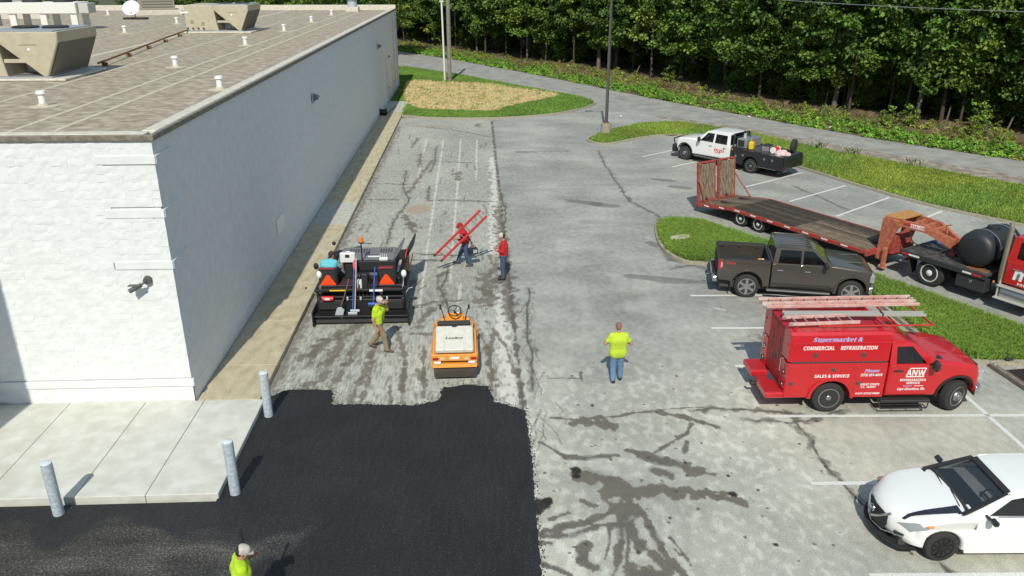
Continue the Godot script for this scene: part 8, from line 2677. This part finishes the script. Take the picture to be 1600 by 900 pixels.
# ---------------------------------------------------------------- poles, bollards and other small things
func build_small_things() -> void:
	var k := 0
	var galv := tri_mat("bollard_galv", noise_tex(68, 0.06, lin(0.33, 0.39, 0.43), lin(0.52, 0.58, 0.62), 256, 4), V(0.7, 0.7, 0.7), 0.5, null, 1.0, false)
	for b in [[-8.96, -14.17, 1.27, "grey steel bollard before the slab's front edge, leftmost of three"], [-5.44, -14.73, 1.33, "grey steel bollard at the slab's front corner, middle of three"], [-5.49, -17.98, 1.25, "grey steel bollard by the walkway's end, farthest of three"]]:
		var o := thing("bollard", b[3], "bollard", V(b[0], 0, b[1]), k * 1.1, "steel bollards round the slab")
		k += 1
		part("post", mb().cyl(V(0, -0.02, 0), V(0, b[2], 0), 0.112, -1, 24), galv, o)
		part("cap", mb().lathe(V(0, b[2], 0), Vector3.UP, [Vector2(0.112, 0.0), Vector2(0.11, 0.008), Vector2(0.07, 0.03), Vector2(0.0, 0.036)], 24), mat("bollard_cap", lin(0.58, 0.63, 0.66), 0.5), o)
	# light pole
	var lp := thing("light_pole", "dark grey square parking lot light pole on a concrete base", "light pole", V(8.75, 0, -54.4))
	part("base", mb().cyl(V(0, 0, 0), V(0, 0.8, 0), 0.36, 0.35, 24), M.kerb_concrete, lp)
	var pm := mat("pole_brown", lin(0.085, 0.08, 0.078), 0.5)
	var shaft := mb()
	shaft.t = Transform3D(Basis(Vector3.UP, 0.3), Vector3.ZERO)
	shaft.cyl(V(0, 0.8, 0), V(0, 9.6, 0), 0.125, 0.085, 4)
	part("shaft", shaft, pm, lp, 20.0)
	part("base_plate", bx(V(0, 0.83, 0), V(0.4, 0.06, 0.4), 0.015), pm, lp)
	part("arm", bx(V(-0.45, 9.55, 0), V(0.8, 0.08, 0.08), 0.01), pm, lp)
	var lh := part("lamp_head", bx(V(-1.05, 9.58, 0), V(0.62, 0.16, 0.42), 0.04), pm, lp)
	part("lens", bx(V(-1.05, 9.49, 0), V(0.5, 0.02, 0.34)), M.clear_lens, lh)
	# utility poles
	var up := thing("utility_pole", "weathered grey wooden utility pole by the straw patch", "utility pole", V(-2.75, 0, -81.4))
	part("shaft", mb().cyl(V(0, -0.2, 0), V(-0.02, 11.5, 0), 0.2, 0.14, 14), tri_mat("pole_wood", noise_tex(69, 0.04, lin(0.16, 0.145, 0.12), lin(0.30, 0.28, 0.24), 256, 5), V(1.5, 0.2, 1.5), 0.9), up)
	part("ground_wire", mb().tube([V(0.2, 0, 0.02), V(0.16, 11.0, 0.02)], 0.012), M.steel_galv, up)
	part("cross_arm", bx(V(0, 10.8, 0), V(2.2, 0.12, 0.1), 0.01), M.pole_wood, up)
	up = thing("riser_pole", "slim white riser pole standing just left of the wooden utility pole", "pole", V(-3.25, 0, -81.6))
	part("shaft", mb().cyl(V(0, -0.1, 0), V(-0.1, 7.7, 0), 0.1, 0.09, 14), mat("pole_white", lin(0.66, 0.67, 0.66), 0.5), up)
	part("bracket", bx(V(-0.1, 7.62, 0.0), V(0.4, 0.12, 0.14), 0.02), M.pole_white, up)
	# overhead wire and the pole it comes from, out of the frame on the right
	var wr := thing("overhead_wire", "thin grey overhead wire crossing before the tree tops", "wire", V(0, 0, 0))
	var pts := []
	for i in 25:
		var f := i / 24.0
		pts.append(V(lerpf(5.0, 40.0, f), 10.1 + 1.2 * pow(f - 0.62, 2.0) * 3.2 - 1.5, lerpf(-68.0, -26.0, f)))
	part("strand", mb().tube(pts, 0.02, 5), mat("wire_grey", lin(0.3, 0.31, 0.32), 0.5, 0.5), wr)
	part("clamp", mb().cyl(V(5.0, 8.6, -68.0) + V(0, 1.2 * 0.3844 * 3.2, 0), V(5.0, 8.75, -68.0) + V(0, 1.2 * 0.3844 * 3.2, 0), 0.05, -1, 8), M.steel_galv, wr)
	# lump of broken concrete
	var rk := thing("concrete_chunk", "pale flat chunk of broken concrete on the grass island", "concrete chunk", V(8.35, 0.12, -31.25), 0.3)
	part("slab_piece", mb().prism([Vector2(-0.55, -0.18), Vector2(-0.2, -0.32), Vector2(0.35, -0.25), Vector2(0.55, 0.1), Vector2(0.3, 0.28), Vector2(-0.3, 0.22), Vector2(-0.5, 0.1)], [[0.0, 0.0], [0.12, 0.02], [0.17, 0.06]]), tri_mat("chunk", noise_tex(86, 0.05, lin(0.36, 0.31, 0.23), lin(0.55, 0.49, 0.39), 256, 5), V(0.8, 0.8, 0.8), 0.95, null, 1.0, false), rk)
	rk.get_child(0).rotation.x = -PI / 2.0
	part("aggregate_lump", mb().ball(V(-0.35, 0.1, 0.1), V(0.18, 0.13, 0.14), 9, 6), M.chunk, rk)
	# parts lying on the right
	var tb := thing("timber", "grey weathered timber lying across the bay by the kerb", "timber", V(14.75, 0, -18.9), 0.1)
	part("beam", bx(V(0, 0.07, 0), V(0.16, 0.13, 1.9), 0.015), tri_mat("old_timber", noise_tex(87, 0.04, lin(0.13, 0.10, 0.08), lin(0.26, 0.21, 0.17), 256, 5), V(2, 2, 0.3), 0.9, null, 1.0, false), tb)
	part("end_bolt", mb().cyl(V(0, 0.13, -0.8), V(0, 0.16, -0.8), 0.03, -1, 8), M.steel_galv, tb)
	var gt := thing("drain_grate", "dark iron drain grate in the gutter at the right edge", "grate", V(15.6, 0.0, -19.2), 0.1)
	part("frame", bx(V(0, 0.015, 0), V(1.3, 0.03, 0.9), 0.006), M.frame_dark, gt)
	for i in 9:
		part("bar", bx(V(-0.52 + i * 0.13, 0.04, 0), V(0.05, 0.03, 0.8), 0.006), M.black_steel, gt)
	var bt := thing("rubber_chunk", "small black lump on the kerb at the right edge", "rubble", V(15.2, 0.13, -19.95), 0.4)
	part("lump", mb().ball(V(0, 0.05, 0), V(0.11, 0.07, 0.08), 8, 5), M.rubber, bt)
	part("flake", mb().ball(V(0.12, 0.03, 0.04), V(0.06, 0.03, 0.05), 7, 5), M.rubber, bt)
	# hose reel by the store's side
	var hr := thing("hose_reel", "black hose reel on the walkway beside the store's far doors", "hose reel", V(-7.25, 0.135, -62.0), 0.2)
	part("drum", mb().cyl(V(-0.2, 0.24, 0), V(0.2, 0.24, 0), 0.22, -1, 16), M.black_plastic, hr)
	for s in [-1, 1]:
		part("flange", mb().cyl(V(s * 0.22, 0.24, 0), V(s * 0.25, 0.24, 0), 0.28, -1, 16), M.black_plastic, hr)
	part("hose", mb().tube([V(0, 0.03, 0.2), V(0.3, 0.02, -0.6), V(0.7, 0.02, -1.8), V(1.3, 0.02, -3.6)], 0.025), M.black_plastic, hr)
	# far orange-fronted shed behind the store
	var sd := thing("orange_shed", "low building with an orange front far behind the store's roof", "building", V(-86.0, 0, -150.0))
	part("wall", bx(V(0, 4.6, 0), V(22, 9.2, 10), 0.05), mat("shed_tan", lin(0.4, 0.36, 0.3), 0.8), sd)
	part("fascia", bx(V(0, 8.4, 5.1), V(22.2, 2.6, 0.3), 0.05), mat("shed_orange", lin(0.75, 0.16, 0.02), 0.6), sd)
	part("roof", bx(V(0, 9.9, 0), V(22.6, 0.4, 10.6), 0.05), M.shed_tan, sd)
	# litter
	for l in [[11.0, -61.5, "white paper scrap on the entrance pavement"], [25.2, -56.2, "white litter at the road's far edge, left of a pair"], [26.4, -54.6, "white litter at the road's far edge, right of a pair"], [16.0, -52.8, "white scrap beside the white truck's bumper"], [20.8, -60.8, "white scrap in the roadside weeds"]]:
		var o := thing("paper_scrap", l[2], "litter", V(l[0], 0.02, l[1]), l[0], "white litter scraps")
		part("sheet", mb().prism([Vector2(-0.13, -0.07), Vector2(0.12, -0.09), Vector2(0.15, 0.06), Vector2(-0.1, 0.1)], [[0.0, 0.0], [0.03, 0.01]]), M.white_plain, o)
		o.get_child(0).rotation.x = -PI / 2.0
		part("fold", bx(V(0.05, 0.05, 0), V(0.12, 0.06, 0.02), 0.006), M.white_plain, o)
